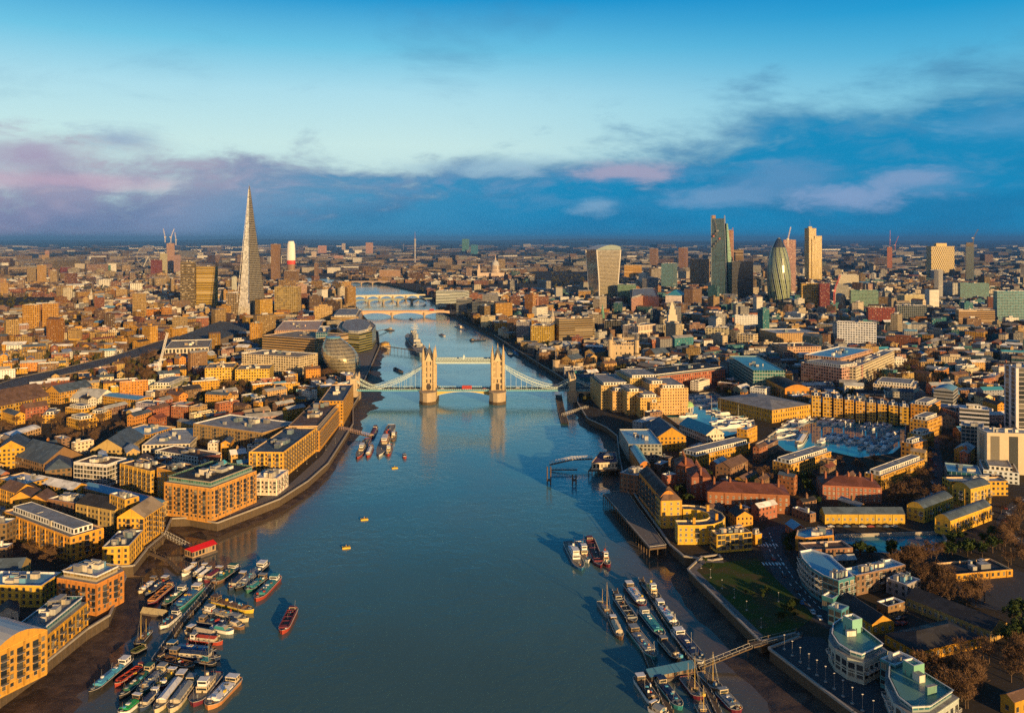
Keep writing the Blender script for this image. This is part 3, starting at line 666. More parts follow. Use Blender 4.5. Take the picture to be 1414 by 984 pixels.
def mesh_window(fr, w, h, mull):
    m = MB(); m.box(-w / 2, -.07, 0, w / 2, .02, h, fr, bottom=True)
    if mull:
        g = w / mull
        for i in range(mull): m.face([(-w / 2 + i * g + .09, -.085, .1), (-w / 2 + (i + 1) * g - .09, -.085, .1), (-w / 2 + (i + 1) * g - .09, -.085, h - .1), (-w / 2 + i * g + .09, -.085, h - .1)], 'glass')
    m.box(-w / 2 - .1, -.22, -.12, w / 2 + .1, .02, 0, 'concrete'); return m.mesh('window')
def mesh_balcony(fr):
    m = MB(); m.box(-1.35, -1.4, -.15, 1.35, 0, 0, 'concrete', bottom=True)
    for x0, y0, x1, y1 in ((-1.35, -1.4, 1.35, -1.36), (-1.35, -1.4, -1.31, 0), (1.31, -1.4, 1.35, 0)): m.box(x0, y0, 1.0, x1 + .02, y1 + .02, 1.1, fr, bottom=True)
    for i in range(10): m.box(-1.35 + i * .3, -1.4, 0, -1.30 + i * .3, -1.36, 1.0, fr)
    m.face([(-1.1, -.09, .05), (1.1, -.09, .05), (1.1, -.09, 2.2), (-1.1, -.09, 2.2)], 'glass'); m.box(-1.25, -.07, 0, 1.25, .02, 2.35, fr)
    return m.mesh('balcony')
WIN = {'w': mesh_window('frame_white', 1.25, 1.65, 2), 'd': mesh_window('frame_dark', 1.35, 1.7, 2), 't': mesh_window('frame_white', 2.1, 1.7, 3), 'g': mesh_window('frame_dark', 2.5, 2.3, 3)}
BAL = {'d': mesh_balcony('frame_dark'), 'w': mesh_balcony('frame_white')}
def put(mesh, name, parent, x, y, z, rz):
    o = bpy.data.objects.new(name, mesh); COL.objects.link(o); o.parent = parent; o.location = (x, y, z); o.rotation_euler = (0, 0, rz); return o
def fill_windows(t, poly, o, h, win, bal, pitch, fl, frame='d', z0=ZG):
    """real windows and balconies on every wall the photo can see; nearest hundred as parts"""
    slots = []; bs = []; n = len(poly)
    for i in range(n):
        a, b = Vector(poly[i][:2]), Vector(poly[(i + 1) % n][:2]); d = b - a; L = d.length; nn = Vector((d.y, -d.x)).normalized(); mid = (a + b) / 2
        if nn.dot(-mid) < 0 or L < 2.4: continue
        k = max(1, int(L / pitch)); sx = L / k; nf = max(1, int((h - .8) / fl)); rz = math.atan2(d.y, d.x)
        for c in range(k):
            isb = bal and ((c % bal) == bal - 1 or (bal == 1)) and L > 9
            for f in range(nf):
                p = a + d * ((c + .5) / k); z = f * fl + (1.0 if not isb else .25) + (h - nf * fl) * .35
                if isb and f == 0: z = 1.0 + (h - nf * fl) * .35
                (bs if isb and f else slots).append((p.x - o.x, p.y - o.y, z, rz, p.length))
    slots.sort(key=lambda q: q[4]); bs.sort(key=lambda q: q[4])
    for lst, mesh, nm in ((slots, WIN[win], 'window'), (bs, BAL[frame], 'balcony')):
        for q in lst[:100]: put(mesh, nm, t, q[0], q[1], q[2], q[3])
        if len(lst) > 100:
            vs, fs, ms = [], [], []; base = [v.co.copy() for v in mesh.vertices]
            for q in lst[100:]:
                M = Matrix.Translation((q[0], q[1], q[2])) @ Matrix.Rotation(q[3], 4, 'Z'); i0 = len(vs); vs += [tuple(M @ v) for v in base]
                for p in mesh.polygons: fs.append(tuple(i0 + v for v in p.vertices)); ms.append(p.material_index)
            me = bpy.data.meshes.new(nm + '_rest'); me.from_pydata(vs, [], fs)
            for m in mesh.materials: me.materials.append(m)
            me.polygons.foreach_set('material_index', ms); ob = bpy.data.objects.new('farther_' + nm + 's', me); COL.objects.link(ob); ob.parent = t; ob['kind'] = 'stuff'
def clutter(t, poly, z, o, n, rc):
    """plant rooms, vents and skylights standing on a flat roof"""
    p = [Vector(q[:2]) for q in poly]; a = p[0]; u = p[1] - p[0]; v = p[-1] - p[0]; rz = math.atan2(u.y, u.x)
    for i in range(n):
        fu, fv = random.uniform(.2, .8), random.uniform(.3, .7); c = a + u * fu + v * fv
        if not inpoly(c, poly): continue
        w, d, hh = random.uniform(.9, min(7, max(1, u.length * random.choice([.06, .12, .22])))), random.uniform(1.2, max(1.4, min(5, v.length * .25))), random.uniform(.7, 2.6)
        m = MB(); M = Matrix.Translation((c.x - o.x, c.y - o.y, 0)) @ Matrix.Rotation(rz, 4, 'Z')
        cc = random.choice([(.4, .4, .38), (.7, .68, .62), (.65, .6, .5), (.2, .2, .2), (.5, .45, .35), (.14, .2, .24), rc]); m.box(-w / 2, -d / 2, z - .9, w / 2, d / 2, z + hh, 'wall', cc, M=M); m.box(-w / 2 - .1, -d / 2 - .1, z + hh, w / 2 + .1, d / 2 + .1, z + hh + .15, 'roof', (.3, .3, .3), M=M)
        kid(m, 'plant_room' if w > 2.5 else 'roof_vent', t)
def bld(poly, h, name, label, wc, rc, roof='flat', st='f', cat='building', near=False, win='d', bal=0, par=(3.2, 3.3, .27), wy=.26, z0=ZG, group=None, n=None, rh=None, top=None, frame='d', rm='roof', band=None, pent=None, chim=0, cop=None, pad=2.5, hip=0, fl=None):
    poly = ccw(poly); c = sum((Vector(q[:2]) for q in poly), Vector((0, 0))) / len(poly); t = thing(name, label, cat, (c.x, c.y, z0), 0, group); P = [Vector(q[:2]) - c for q in poly]
    if pad is not None: claim(poly, pad)
    wcol = WC[wc] if isinstance(wc, str) else wc; rcol = RC[rc] if isinstance(rc, str) else rc; k = random.uniform(.9, 1.1); kr, kb = random.uniform(.9, 1.1), random.uniform(.8, 1.2); wcol = (wcol[0] * k * kr, wcol[1] * k, wcol[2] * k * kb)
    w = MB(); m = 'wall' if near else ('curtain' if st == 'c' else 'facade')
    zt = h - (0 if not top else top)
    w.walls(P, -.5, zt, m, wcol, par, wy if st != 'c' else .5)
    if near:                                   # brick piers, string courses and plinth
        par = (par[0] * random.choice([.82, .9, 1, 1.06]), par[1], par[2]); alt = random.choice([.72, .82, 1.25, 1.4])
        for i in range(len(P)):
            a, b = P[i], P[(i + 1) % len(P)]; d = b - a; L = d.length
            if L < 8 or len(P) > 6: continue
            kk = max(1, int(L / par[0])); sx = L / kk; M = Matrix.Translation((a.x, a.y, 0)) @ Matrix.Rotation(math.atan2(d.y, d.x), 4, 'Z')
            for j in range(0, kk + 1, 2 if bal == 2 else 3): w.box(max(0, j * sx - .4), -.32, 0, min(L, j * sx + .4), 0, zt - .6, 'wall', tuple(min(.75, x * alt) for x in wcol), M=M)
        ins = inset(P, -.12)
        for zz in ([.0, 3.4] if h > 9 else []) + [zt - .5]: w.walls(ins, zz, zz + .35, 'wall', tuple(min(.8, x * 1.35) for x in wcol))
    if top:                                    # set-back glazed top storey
        w.cap(P, zt, 'roof', RC['grey']); P2 = inset(P, 2.0)
        tp = MB(); tp.walls(P2, zt, h, 'curtain', WC['teal'] if band is None else WC[band], (2, 3, .3), .4); kid(tp, 'glazed_storey', t)
    Pr = P if not top else inset(P, 1.2)
    r = MB()
    if roof == 'flat':
        cc = cop or tuple(min(.75, .25 + x * .8) for x in (wcol if random.random() < .5 else WC['white'])); r.parapet(Pr, h, .5, .9, 'wall', cc, rm, rcol)
    elif roof in ('gable', 'hip') and len(P) == 4:
        s1, s2 = (P[1] - P[0]).length, (P[2] - P[1]).length; rhh = rh or min(s1, s2) * .32
        tri = r.gable(P, h, rhh, rm, rcol, m, wcol, hip=.0 if roof == 'gable' else max(.12, min(.5, .5 * min(s1, s2) / max(s1, s2))))
        for q in tri: w.face(q, 'wall', wcol)
    elif roof == 'slab': r.walls(inset(P, -.5), h, h + .8, 'wall', rcol); r.cap(inset(P, -.5), h + .8, rm, rcol)
    elif roof == 'barrel' and len(P) == 4:
        q = P if (P[1] - P[0]).length >= (P[2] - P[1]).length else P[1:] + P[:1]; rr = rh or 2.5; N = 8
        for i in range(N):
            a, b = i / N, (i + 1) / N; za, zb = h + rr * math.sin(math.pi * a), h + rr * math.sin(math.pi * b)
            p0, p1 = q[0].lerp(q[3], a), q[1].lerp(q[2], a); p2, p3 = q[1].lerp(q[2], b), q[0].lerp(q[3], b)
            r.face([(*p0, za), (*p1, za), (*p2, zb), (*p3, zb)], rm, rcol)
            w.face([(*p1, h), (*p2, h), (*p2, zb), (*p1, za)], 'wall', wcol); w.face([(*p3, h), (*p0, h), (*p0, za), (*p3, zb)], 'wall', wcol)
    kid(w, 'wall', t); ro = kid(r, 'roof', t)
    if roof == 'flat' and n is None: n = 13 if near else 5
    if roof == 'flat' and n: clutter(t, P, h, Vector((0, 0)), n, rcol)
    if near: fill_windows(t, [Vector(q) + c for q in P], c, zt, win, bal, par[0], fl or 3.1, frame)
    if pent:
        P3 = inset(P, pent); e = MB(); e.walls(P3, h - .9, h + 2.6, 'facade', WC['white'], (3, 3, .3), .3); e.parapet(P3, h + 2.6, .3, .3, 'wall', (.7, .68, .62), 'roof', RC['grey']); kid(e, 'penthouse', t)
    for i in range(chim):
        e = MB(); q = P if (P[1] - P[0]).length >= (P[2] - P[1]).length else P[1:] + P[:1]; k = (i + .5) / chim; cpt = ((q[0] + q[3]) / 2).lerp((q[1] + q[2]) / 2, k); M = Matrix.Translation((cpt.x, cpt.y, 0)); zz = h + (rh or 3)
        e.box(-.6, -1.1, h, .6, 1.1, zz + 2.2, 'wall', tuple(x * .9 for x in wcol), M=M)
        for dy in (-.6, 0, .6): e.tube((cpt.x, cpt.y + dy, zz + 2.2), (cpt.x, cpt.y + dy, zz + 2.9), .18, .14, 5, 'wall', (.4, .2, .1))
        kid(e, 'chimney', ro)
    return t
def Q(A, B, Cc, yb, name, label, wc, rc, **k):
    p, h = rectq(A, B, Cc, yb); return bld(p, max(4, h), name, label, wc, rc, **k)
def PG(pts, yb, name, label, wc, rc, **k):
    Y, h = solve_h(*pts[0], yb); return bld([G(x, y, ZG + h) for x, y in pts], h, name, label, wc, rc, **k)
def tower_poly(xl, xm, xr, yb, r):
    """footprint from the three base corners seen in the photo; r = yaw of the left face in degrees"""
    a = G(xm, yb); r = R(r); dl = Vector((-math.cos(r), math.sin(r))); dr = Vector((math.sin(r), math.cos(r)))
    def ln(d, x):
        k = (x - CX) / F; den = d.x - k * d.y; L = (k * a.y - a.x) / den if abs(den) > 1e-4 else 20
        return L if 0 < L < 400 else 18
    L1 = max(3, ln(dl, xl)) if xl < xm else 18; L2 = ln(dr, xr) if xr > xm else 18
    if L2 < 6 or L2 > L1 * 2.5 and L2 > 60 and r < .8: L2 = min(max(L1 * .7, 10), 40)
    return ccw([a, a + dr * L2, a + dr * L2 + dl * L1, a + dl * L1])
def T(xl, xm, xr, yt, yb, r, name, label, wc, rc='grey', **k):
    Y, h = solve_h(xm, yt, yb); k.setdefault('cat', 'tower block' if h > 35 else 'building')
    return bld(tower_poly(xl, xm, xr, yb, r), h, name, label, wc, rc, **k)

# turquoise roof light and rooftop works on the corner block come with its own entry below
# --- south bank, nearest first
AB, WH, OB, HS = 'apartment block', 'warehouse', 'office block', 'house'
Q((-12, 903), (-70, 884), (57, 866), 968, 'apartment_block', 'golden riverside flats with curved pale grey roof in the bottom left corner', 'gold', 'pale', near=1, bal=2, cat=AB, roof='barrel', rh=4, rm='metal_roof')
Q((64, 867), (28, 856), (121, 821), 914, 'apartment_block', 'golden riverside flats packed with dark balconies, between curved grey roof and orange tower', 'gold', 'grey', near=1, bal=2, cat=AB, top=3.2)
Q((133, 797), (79, 788), (147, 775), 850, 'apartment_block', 'bright orange flats with flat blue roof and corner balconies above the mud', 'orange', 'blue', near=1, bal=2, cat=AB, rm='metal_roof', top=3.1, band='goldglass')
Q((57, 808), (-30, 806), (70, 789), 838, 'apartment_block', 'plain yellow block with small square windows and blue roof at the left edge', 'yellow', 'blue', near=1, cat=AB, win='d')
Q((24, 843), (-4, 846), (26, 832), 862, 'house', 'small white house with twin dark gables under the plain yellow block', 'cream', 'dark', near=1, roof='gable', cat=HS)
Q((97, 741), (4, 705), (146, 729), 776, 'apartment_block', 'long golden brick flats with balcony bays and blue slate roof', 'gold', 'slate', near=1, bal=3, cat=AB, rm='metal_roof', pent=4)
Q((9, 722), (-26, 722), (11, 715), 762, 'apartment_block', 'block with light blue flat roof cut by the left edge of the photo', 'brown', 'blue', near=1, cat=AB)
Q((158, 704), (105, 694), (184, 692), 739, 'warehouse', 'brown brick warehouse with dark pitched roof and row of white skylights', 'tan', 'dark', near=1, cat=WH, roof='gable', rh=4)
Q((173, 689), (152, 681), (182, 681), 742, 'warehouse_tower', 'square golden brick tower rising behind the warehouse with skylights', 'gold', 'grey', near=1, cat='tower', pad=0)
for i, (a, b, c, y, l) in enumerate([((22, 680), (0, 673), (36, 669), 709, 'first'), ((43, 686), (24, 680), (57, 675), 712, 'second'), ((63, 691), (45, 686), (78, 681), 715, 'third')]):
    Q(a, b, c, y, 'gabled_warehouse', '%s from the left of the three gabled gold warehouses above the long flats' % l, 'gold', 'brown', near=1, cat=WH, roof='gable', group='row of gabled warehouses')
Q((102, 694), (66, 688), (108, 681), 719, 'warehouse', 'dim brown brick warehouse with mossy flat roof beside the three gabled ones', 'brown', 'brown', near=1, cat=WH)
Q((218, 698), (112, 672), (228, 689), 716, 'warehouse', 'low building under a long bright blue metal roof', 'tan', 'blue', near=1, cat=WH, roof='gable', rh=2, rm='metal_roof', pad=0)
Q((100, 676), (42, 664), (112, 667), 694, 'workshop', 'building with zigzag white roofs beside the green glass block', 'gold', 'white', cat=WH, roof='gable', rh=3)
Q((30, 669), (-4, 660), (44, 654), 692, 'workshop', 'white roofed workshop touching the left edge', 'gold', 'white', cat=WH, roof='flat')
Q((147, 641), (102, 637), (156, 630), 672, 'office_block', 'white framed block with green glass front and brown flat roof', 'white', 'brown', near=1, cat=OB, win='g', cop=(.7, .68, .64))
Q((99, 645), (64, 640), (100, 632), 662, 'warehouse', 'low shed with dark blue hipped roof left of the green glass block', 'brown', 'slate', cat=WH, roof='hip')
Q((208, 650), (166, 639), (232, 641), 687, 'apartment_block', 'gold brick block with balcony rows and cluttered brown roof', 'gold', 'brown', near=1, bal=2, cat=AB)
Q((246, 652), (217, 645), (262, 640), 698, 'apartment_block', 'plain gold brick block squeezed against the orange corner block', 'gold', 'dark', near=1, cat=AB, win='w')
Q((291, 666), (245, 651), (354, 642), 721, 'apartment_block', 'orange brick corner block with dark glazed top storey and turquoise roof light', (.56, .27, .055), 'dark', near=1, bal=2, cat=AB, top=3.6, band='green', cop=(.35, .3, .25))
Q((199, 714), (169, 709), (226, 696), 753, 'apartment_block', 'tall gold riverside house with pink balcony bay at the creek mouth', 'yellow', 'tan', near=1, bal=3, cat=AB, roof='gable')
Q((178, 753), (151, 745), (198, 731), 781, 'apartment_block', 'low gold wedge shaped block right on the river wall', 'yellow', 'slate', near=1, cat=AB)
Q((391, 624), (355, 616), (437, 590), 661, 'converted_warehouse', 'gold quayside warehouse end nearest the camera with balcony rows', 'yellow', 'slate', near=1, bal=2, cat=WH, frame='d', group='balcony warehouses along the quay')
Q((441, 588), (404, 580), (476, 548), 623, 'converted_warehouse', 'taller middle quayside warehouse with cream top storey', 'gold', 'brown', near=1, bal=2, cat=WH, top=4, band='bronze', group='balcony warehouses along the quay')
Q((474, 553), (446, 547), (488, 530), 588, 'converted_warehouse', 'quayside warehouse beside the bridge with cream turrets', 'gold', 'slate', cat=WH, par=(3, 3.3, .25), group='balcony warehouses along the quay')
Q((382, 660), (356, 654), (398, 648), 684, 'apartment_block', 'small pale block between the orange corner and the quayside warehouse', 'cream', 'white', near=1, cat=AB, bal=2, frame='w')
Q((362, 597), (267, 584), (386, 580), 627, 'converted_warehouse', 'long brown brick warehouse with dark balcony stacks and grey roof', 'bronze', 'grey', near=1, bal=4, cat=WH)
Q((262, 612), (205, 607), (286, 590), 624, 'workshop', 'low block with pale grey green flat roof left of the brown warehouse', 'cream', 'pale', cat=WH)
Q((280, 632), (214, 621), (290, 622), 646, 'workshop', 'dark flat roof with white edges and square light well', 'white', 'brown', cat=WH)
Q((172, 620), (133, 616), (200, 601), 636, 'warehouse', 'shed with dark blue ridged roof', 'tan', 'slate', cat=WH, roof='gable')
Q((205, 600), (160, 596), (236, 588), 613, 'warehouse', 'low gold building with bright sky blue flat roofs', 'gold', 'blue', cat=WH, rm='metal_roof')
Q((60, 640), (18, 628), (96, 623), 658, 'brick_terrace', 'brown brick terrace with blue roofs and white dormers', 'brown', 'slate', cat='terrace', roof='gable')
Q((34, 617), (-6, 623), (42, 606), 645, 'apartment_block', 'gold gabled block at the left edge above the blue roofed terrace', 'gold', 'slate', cat=AB, roof='gable')
Q((14, 603), (4, 599), (57, 590), 612, 'shed', 'long shed with white curved roof on the far left', 'tan', 'white', cat='shed', roof='barrel')
for (a, b, c, y, l) in [((78, 572), (61, 570), (84, 565), 583, 'leftmost'), ((112, 565), (90, 562), (118, 559), 574, 'rear'), ((110, 580), (92, 576), (126, 574), 593, 'frontmost and largest'), ((140, 571), (129, 568), (154, 566), 582, 'right hand')]:
    Q(a, b, c, y, 'gold_pavilion', '%s of the four bright gold stepped pavilion blocks' % l, 'yellow', 'tan', cat=AB, group='four gold pavilion blocks', pent=3)
Q((-6, 562), (-34, 556), (69, 546), 582, 'brick_terrace', 'long gold terrace running in from the left edge', 'gold', 'brown', cat='terrace', roof='gable')
Q((82, 542), (79, 537), (128, 533), 558, 'brick_terrace', 'gold terrace right of the long one beside the viaduct', 'gold', 'slate', cat='terrace', roof='gable')
Q((134, 552), (97, 549), (140, 544), 558, 'chapel', 'small white building with pitched grey roof among gold terraces', 'white', 'pale', cat='chapel', roof='gable')
Q((190, 552), (142, 546), (197, 546), 564, 'shed', 'shed with a long pale blue roof in the middle of the left bank', 'gold', 'blue', cat='shed', rm='metal_roof', roof='gable', rh=1.5)
Q((236, 532), (214, 529), (261, 521), 545, 'apartment_block', 'white and red balcony block below the white crane', 'cream', 'grey', cat=AB, pent=4)
Q((322, 507), (285, 506), (327, 500), 529, 'apartment_block', 'left one of two bright gold flat topped blocks', 'yellow', 'tan', cat=AB, group='pair of bright gold blocks')
Q((372, 509), (327, 508), (378, 502), 531, 'apartment_block', 'right one of two bright gold flat topped blocks', 'yellow', 'tan', cat=AB, group='pair of bright gold blocks')
Q((412, 493), (334, 488), (418, 486), 519, 'apartment_block', 'cream flats with regular window grid behind the pair of gold blocks', 'cream', 'tan', cat=AB, par=(4, 3.2, .32), wy=.3)
Q((435, 468), (362, 463), (440, 458), 503, 'office_block', 'wide office block with thin horizontal gold bands left of the leaning glass building', 'tan', 'tan', cat=OB, par=(30, 3.6, .5), wy=.28)
Q((452, 459), (437, 458), (456, 450), 500, 'office_block', 'dark glass block squeezed behind the leaning glass building', 'teal', 'grey', st='c', cat=OB, par=(3, 3.6, .25))
PG([(496, 461), (474, 459), (465, 452), (470, 444), (492, 440), (512, 443), (519, 449), (514, 457)], 488, 'office_block', 'rounded riverside office with green and gold glass and cluttered roof', (.34, .30, .07), 'tan', cat=OB, par=(24, 3.8, .5), wy=.34, n=9, pent=9)
Q((495, 437), (460, 434), (500, 427), 452, 'office_block', 'stepped tan office behind the rounded riverside office', 'tan', 'tan', cat=OB, par=(30, 3.6, .5), pent=6)
Q((440, 455), (385, 450), (446, 442), 470, 'office_block', 'low wide office with pale peach flat roofs', 'pink', 'peach', cat=OB)
Q((288, 479), (232, 476), (293, 468), 495, 'station_building', 'long cream colonnaded building beside the striped station roof', 'cream', 'tan', cat='building', par=(5, 9, .3), wy=.3)
T(345, 358, 362, 446, 481, 10, 'apartment_tower', 'narrow gold brick tower at the end of the striped station roof', 'gold')
T(249, 268, 271, 361, 429, 8, 'hospital_tower', 'dark topped slim tower of the gold pair left of the tall glass spire', 'bronze', 'dark', par=(4, 4, .5), wy=.3)
T(271, 297, 301, 368, 429, 8, 'hospital_tower', 'broader gold banded tower of the pair left of the tall glass spire', 'yellow', 'tan', par=(40, 4.2, .5), wy=.25)
T(379, 411, 416, 396, 436, 8, 'office_tower', 'shining gold glass office right of the tall glass spire', 'goldglass', st='c', par=(5, 4, .15))
T(374, 384, 388, 337, 387, 15, 'residential_tower', 'slim dark brown tower right of the spire', 'brown')
T(392, 408, 413, 374, 396, 20, 'brick_gallery', 'dark brown brick block under the white tipped tower', 'brown', 'brown')
T(434, 438, 440, 363, 389, 10, 'brick_chimney', 'tall square brown brick chimney by the far river bend', 'brown', 'dark', cat='chimney', n=0)
for a in [(31, 45, 48, 421, 457, 'gold', 'left of a pair of slim gold housing towers on the left'), (58, 71, 74, 419, 460, 'gold', 'right of a pair of slim gold housing towers on the left'), (183, 197, 202, 405, 442, 'tan', 'tall tan housing tower in the middle of the left bank'),
          (200, 221, 222, 427, 441, 'orange', 'orange brick slab right of the tall tan housing tower'), (223, 234, 237, 424, 447, 'orange', 'short orange tower behind the striped station roof'), (238, 256, 259, 438, 458, 'tan', 'pale tan block at the left end of the striped station roof'),
          (87, 96, 100, 398, 423, 'cream', 'bright cream housing tower on the left skyline'), (51, 60, 64, 366, 395, 'tan', 'tan tower in the far left cluster'), (37, 48, 51, 369, 393, 'bronze', 'grey gold tower beside the tan one in the far left cluster'),
          (83, 100, 102, 369, 380, 'maroon', 'dark maroon block on the far left skyline'), (101, 115, 117, 364, 379, 'cream', 'pale drum like block on the far left skyline'), (137, 150, 153, 366, 378, 'green', 'green glazed block on the far left skyline'),
          (208, 221, 224, 359, 383, 'maroon', 'dark purple brown block under the big wheel'), (230, 238, 241, 336, 376, 'pink', 'tall pink tower with cranes near the big wheel'), (221, 229, 231, 350, 377, 'cream', 'shorter pale tower beside the pink crane tower'),
          (241, 248, 250, 352, 378, 'pink', 'brick coloured tower right of the pink crane tower'), (58, 67, 68, 352, 364, 'tan', 'small square tower high on the far left skyline'), (62, 66, 68, 346, 362, 'pink', 'thin pink tower high on the far left skyline'), (320, 325, 327, 382, 406, 'white', 'slim white tower just left of the spire'),
          (505, 513, 515, 335, 352, 'pink', 'pinkish slab tower on the horizon above the river bend'), (439, 450, 451, 339, 350, 'pink', 'pink slab on the horizon above the far river'), (430, 436, 437, 347, 358, 'cream', 'small cream block beyond the far river'), (461, 473, 474, 353, 360, 'pink', 'low pink block beyond the distant bridge'),
          (472, 476, 477, 336, 345, 'cream', 'tiny pale tower on the horizon left of the mast'), (524, 551, 553, 373, 387, 'peach', 'wide pale palace block at the river bend'), (650, 659, 660, 338, 351, 'teal', 'pale teal glass tower on the horizon left of the dome'), (638, 647, 648, 330, 347, 'green', 'dark green tower on the horizon left of the dome')]:
    T(*a[:5], 18, 'housing_tower' if a[4] - a[3] > 14 else 'distant_block', a[6], a[5] if a[5] != 'peach' else 'pink', cat='tower block', par=(4, 3.4, .3))

# --- north bank: the tall ones
T(853, 878, 882, 393, 418, 10, 'office_block', 'low dark green glass block at the foot of the flared tower', 'green', st='c', par=(3, 4, .2))
T(862, 886, 890, 366, 386, 10, 'office_block', 'cream and gold block right of the flared tower', 'yellow', 'white', par=(40, 4, .5))
T(913, 929, 935, 364, 401, 20, 'office_tower', 'dark teal glass tower left of the gold and black pair', 'teal', st='c')
T(897, 906, 909, 343, 368, 25, 'residential_tower', 'left dark brown estate tower', 'brown'); T(937, 947, 950, 342, 373, 25, 'residential_tower', 'right dark brown estate tower, nearer the teal one', 'brown')
T(953, 965, 980, 358, 397, 50, 'office_tower', 'tower with one tan face and one black and gold face', 'bronze', par=(3, 4, .3)); T(1011, 1040, 1044, 361, 414, 8, 'office_tower', 'plain black glass slab tower', 'black', st='c', par=(2.5, 4, .1))
T(1082, 1099, 1104, 331, 406, 12, 'office_tower', 'tower of pale grid framing under construction behind the rounded glass tower', 'pink', par=(4, 4, .32), wy=.3)
T(1107, 1130, 1133, 391, 428, 8, 'office_block', 'yellow banded office in front of the tall gold tower', 'yellow', 'dark', par=(6, 4.2, .42), wy=.3); T(1132, 1146, 1149, 391, 430, 8, 'office_block', 'dark red brown slab beside the yellow banded office', 'maroon', 'dark')
T(1290, 1296, 1302, 373, 418, 45, 'residential_tower', 'thin silver angular tower in front of the lattice tower', 'silver', par=(2, 60, .25), wy=.5); T(1225, 1232, 1235, 341, 374, 20, 'residential_tower', 'thin red tower under construction with cranes', 'red')
T(1377, 1440, 1450, 402, 447, 5, 'office_block', 'big dark teal glass block on the right edge', 'teal', 'pale', st='c', cat=OB); T(1326, 1366, 1370, 391, 413, 8, 'office_block', 'wide teal glass block left of the big dark one', 'teal', 'pale', st='c', cat=OB)
T(1175, 1213, 1218, 401, 429, 10, 'office_block', 'dark teal rounded block behind the maroon one', 'green', 'grey', st='c', cat=OB); T(1239, 1280, 1285, 422, 447, 8, 'office_block', 'dark block with white window grid', 'navy', 'grey', st='c', par=(4, 4, .2), cat=OB)
T(1241, 1282, 1287, 407, 424, 8, 'office_block', 'pale stone block with arched attic behind the white window grid', 'cream', 'tan', cat=OB); T(1199, 1236, 1240, 425, 454, 8, 'office_block', 'plain dark red brick block left of the white window grid', 'maroon', 'brown', cat=OB)
T(1156, 1210, 1231, 446, 480, 25, 'office_block', 'white banded office block with maroon base', 'white', 'grey', cat=OB, par=(4, 3.8, .38), wy=.27); T(1324, 1374, 1380, 428, 452, 8, 'office_block', 'wide tan office with dark bands near the right edge', 'tan', 'tan', cat=OB, par=(40, 3.8, .5), wy=.3)
T(1158, 1186, 1190, 380, 405, 10, 'office_block', 'cream stepped office below the tall gold tower', 'cream', 'pale', cat=OB, pent=5); T(1015, 1050, 1056, 436, 458, 10, 'office_block', 'bright white hotel block in the middle of the right bank', 'white', 'white', cat=OB, par=(3, 3.4, .2))
T(974, 1004, 1020, 453, 474, 22, 'office_block', 'office with pale square frame grid near the castle', 'cream', 'grey', cat=OB, par=(5, 4, .36), wy=.32); T(1018, 1040, 1064, 462, 481, 40, 'office_block', 'low pale framed office right of the square frame grid', 'cream', 'grey', cat=OB, par=(5, 4, .36), wy=.32)
T(860, 875, 906, 450, 468, 50, 'stone_office', 'pale stone hall with columned front above the castle', 'cream', 'slate', par=(4, 12, .22), wy=.36); T(835, 858, 861, 443, 464, 8, 'office_block', 'plain black slab left of the columned hall', 'black', 'dark', cat=OB, st='c', par=(3, 4, .1))
T(766, 772, 821, 440, 476, 72, 'office_block', 'glass office with peach flat roofs and long bands left of the castle', 'bronze', 'peach', cat=OB, par=(40, 3.6, .5), wy=.3, st='f'); T(733, 760, 767, 450, 478, 15, 'office_block', 'rounded gold and grey block beside the peach roofed glass office', 'yellow', 'grey', cat=OB, par=(3, 3.4, .32), wy=.3); T(713, 730, 734, 444, 469, 10, 'office_block', 'narrow teal grey block nearest the river wall', 'grey', 'pale', cat=OB, par=(3, 3.4, .32))
PG([(888, 408), (872, 412), (870, 400), (905, 398), (910, 410)], 430, 'stepped_office', 'pink stepped office with gabled top in the old city', 'pink', 'pink' and 'red', cat=OB, pent=8); T(919, 940, 948, 408, 426, 25, 'office_block', 'block with sloping bright teal glass roof', 'white', 'teal', rm='metal_roof', cat=OB, roof='hip')
T(602, 640, 648, 402, 425, 20, 'office_block', 'white banded riverside office on the far north bank', 'white', 'pale', cat=OB, par=(40, 4, .5), wy=.26); T(630, 645, 652, 412, 436, 25, 'office_block', 'grey rounded office in front of the white banded one', 'grey', 'pale', cat=OB, par=(40, 3.6, .5), wy=.3); T(652, 690, 700, 418, 440, 20, 'office_block', 'long black glass riverside office', 'navy', 'brown', cat=OB, st='c'); T(664, 676, 684, 437, 452, 30, 'stone_office', 'small pale stone hall on the river wall', 'cream', 'tan', cat=OB)
T(700, 722, 730, 440, 462, 25, 'office_block', 'brown riverside office between black one and the quay', 'brown', 'tan', cat=OB)
# --- north bank: around the castle and docks
HT = 'hotel wing'
for A, B, Cc, yb, l in [((830, 532), (815, 519), (857, 521), 565, 'left gold wing of the big riverside hotel'), ((884, 549), (858, 532), (900, 541), 577, 'front stepped wing of the big riverside hotel'), ((912, 536), (893, 524), (934, 526), 572, 'right gold wing of the big riverside hotel'), ((870, 522), (851, 512), (897, 514), 563, 'tallest middle wing of the big riverside hotel'), ((846, 540), (832, 530), (862, 534), 569, 'small step between the left and front wings of the big riverside hotel'), ((898, 556), (884, 549), (908, 553), 578, 'lowest front step of the big riverside hotel'), ((866, 541), (852, 533), (880, 536), 573, 'inner step beside the front wing of the big riverside hotel'), ((897, 530), (884, 523), (912, 525), 570, 'narrow step between the middle and right wings of the big riverside hotel')]:
    Q(A, B, Cc, yb, 'hotel_wing', l, (.52, .34, .12), 'brown', cat=HT, group='wings of the riverside hotel', par=(2.6, 3.0, .22), wy=.24, pad=.5, pent=3.5)
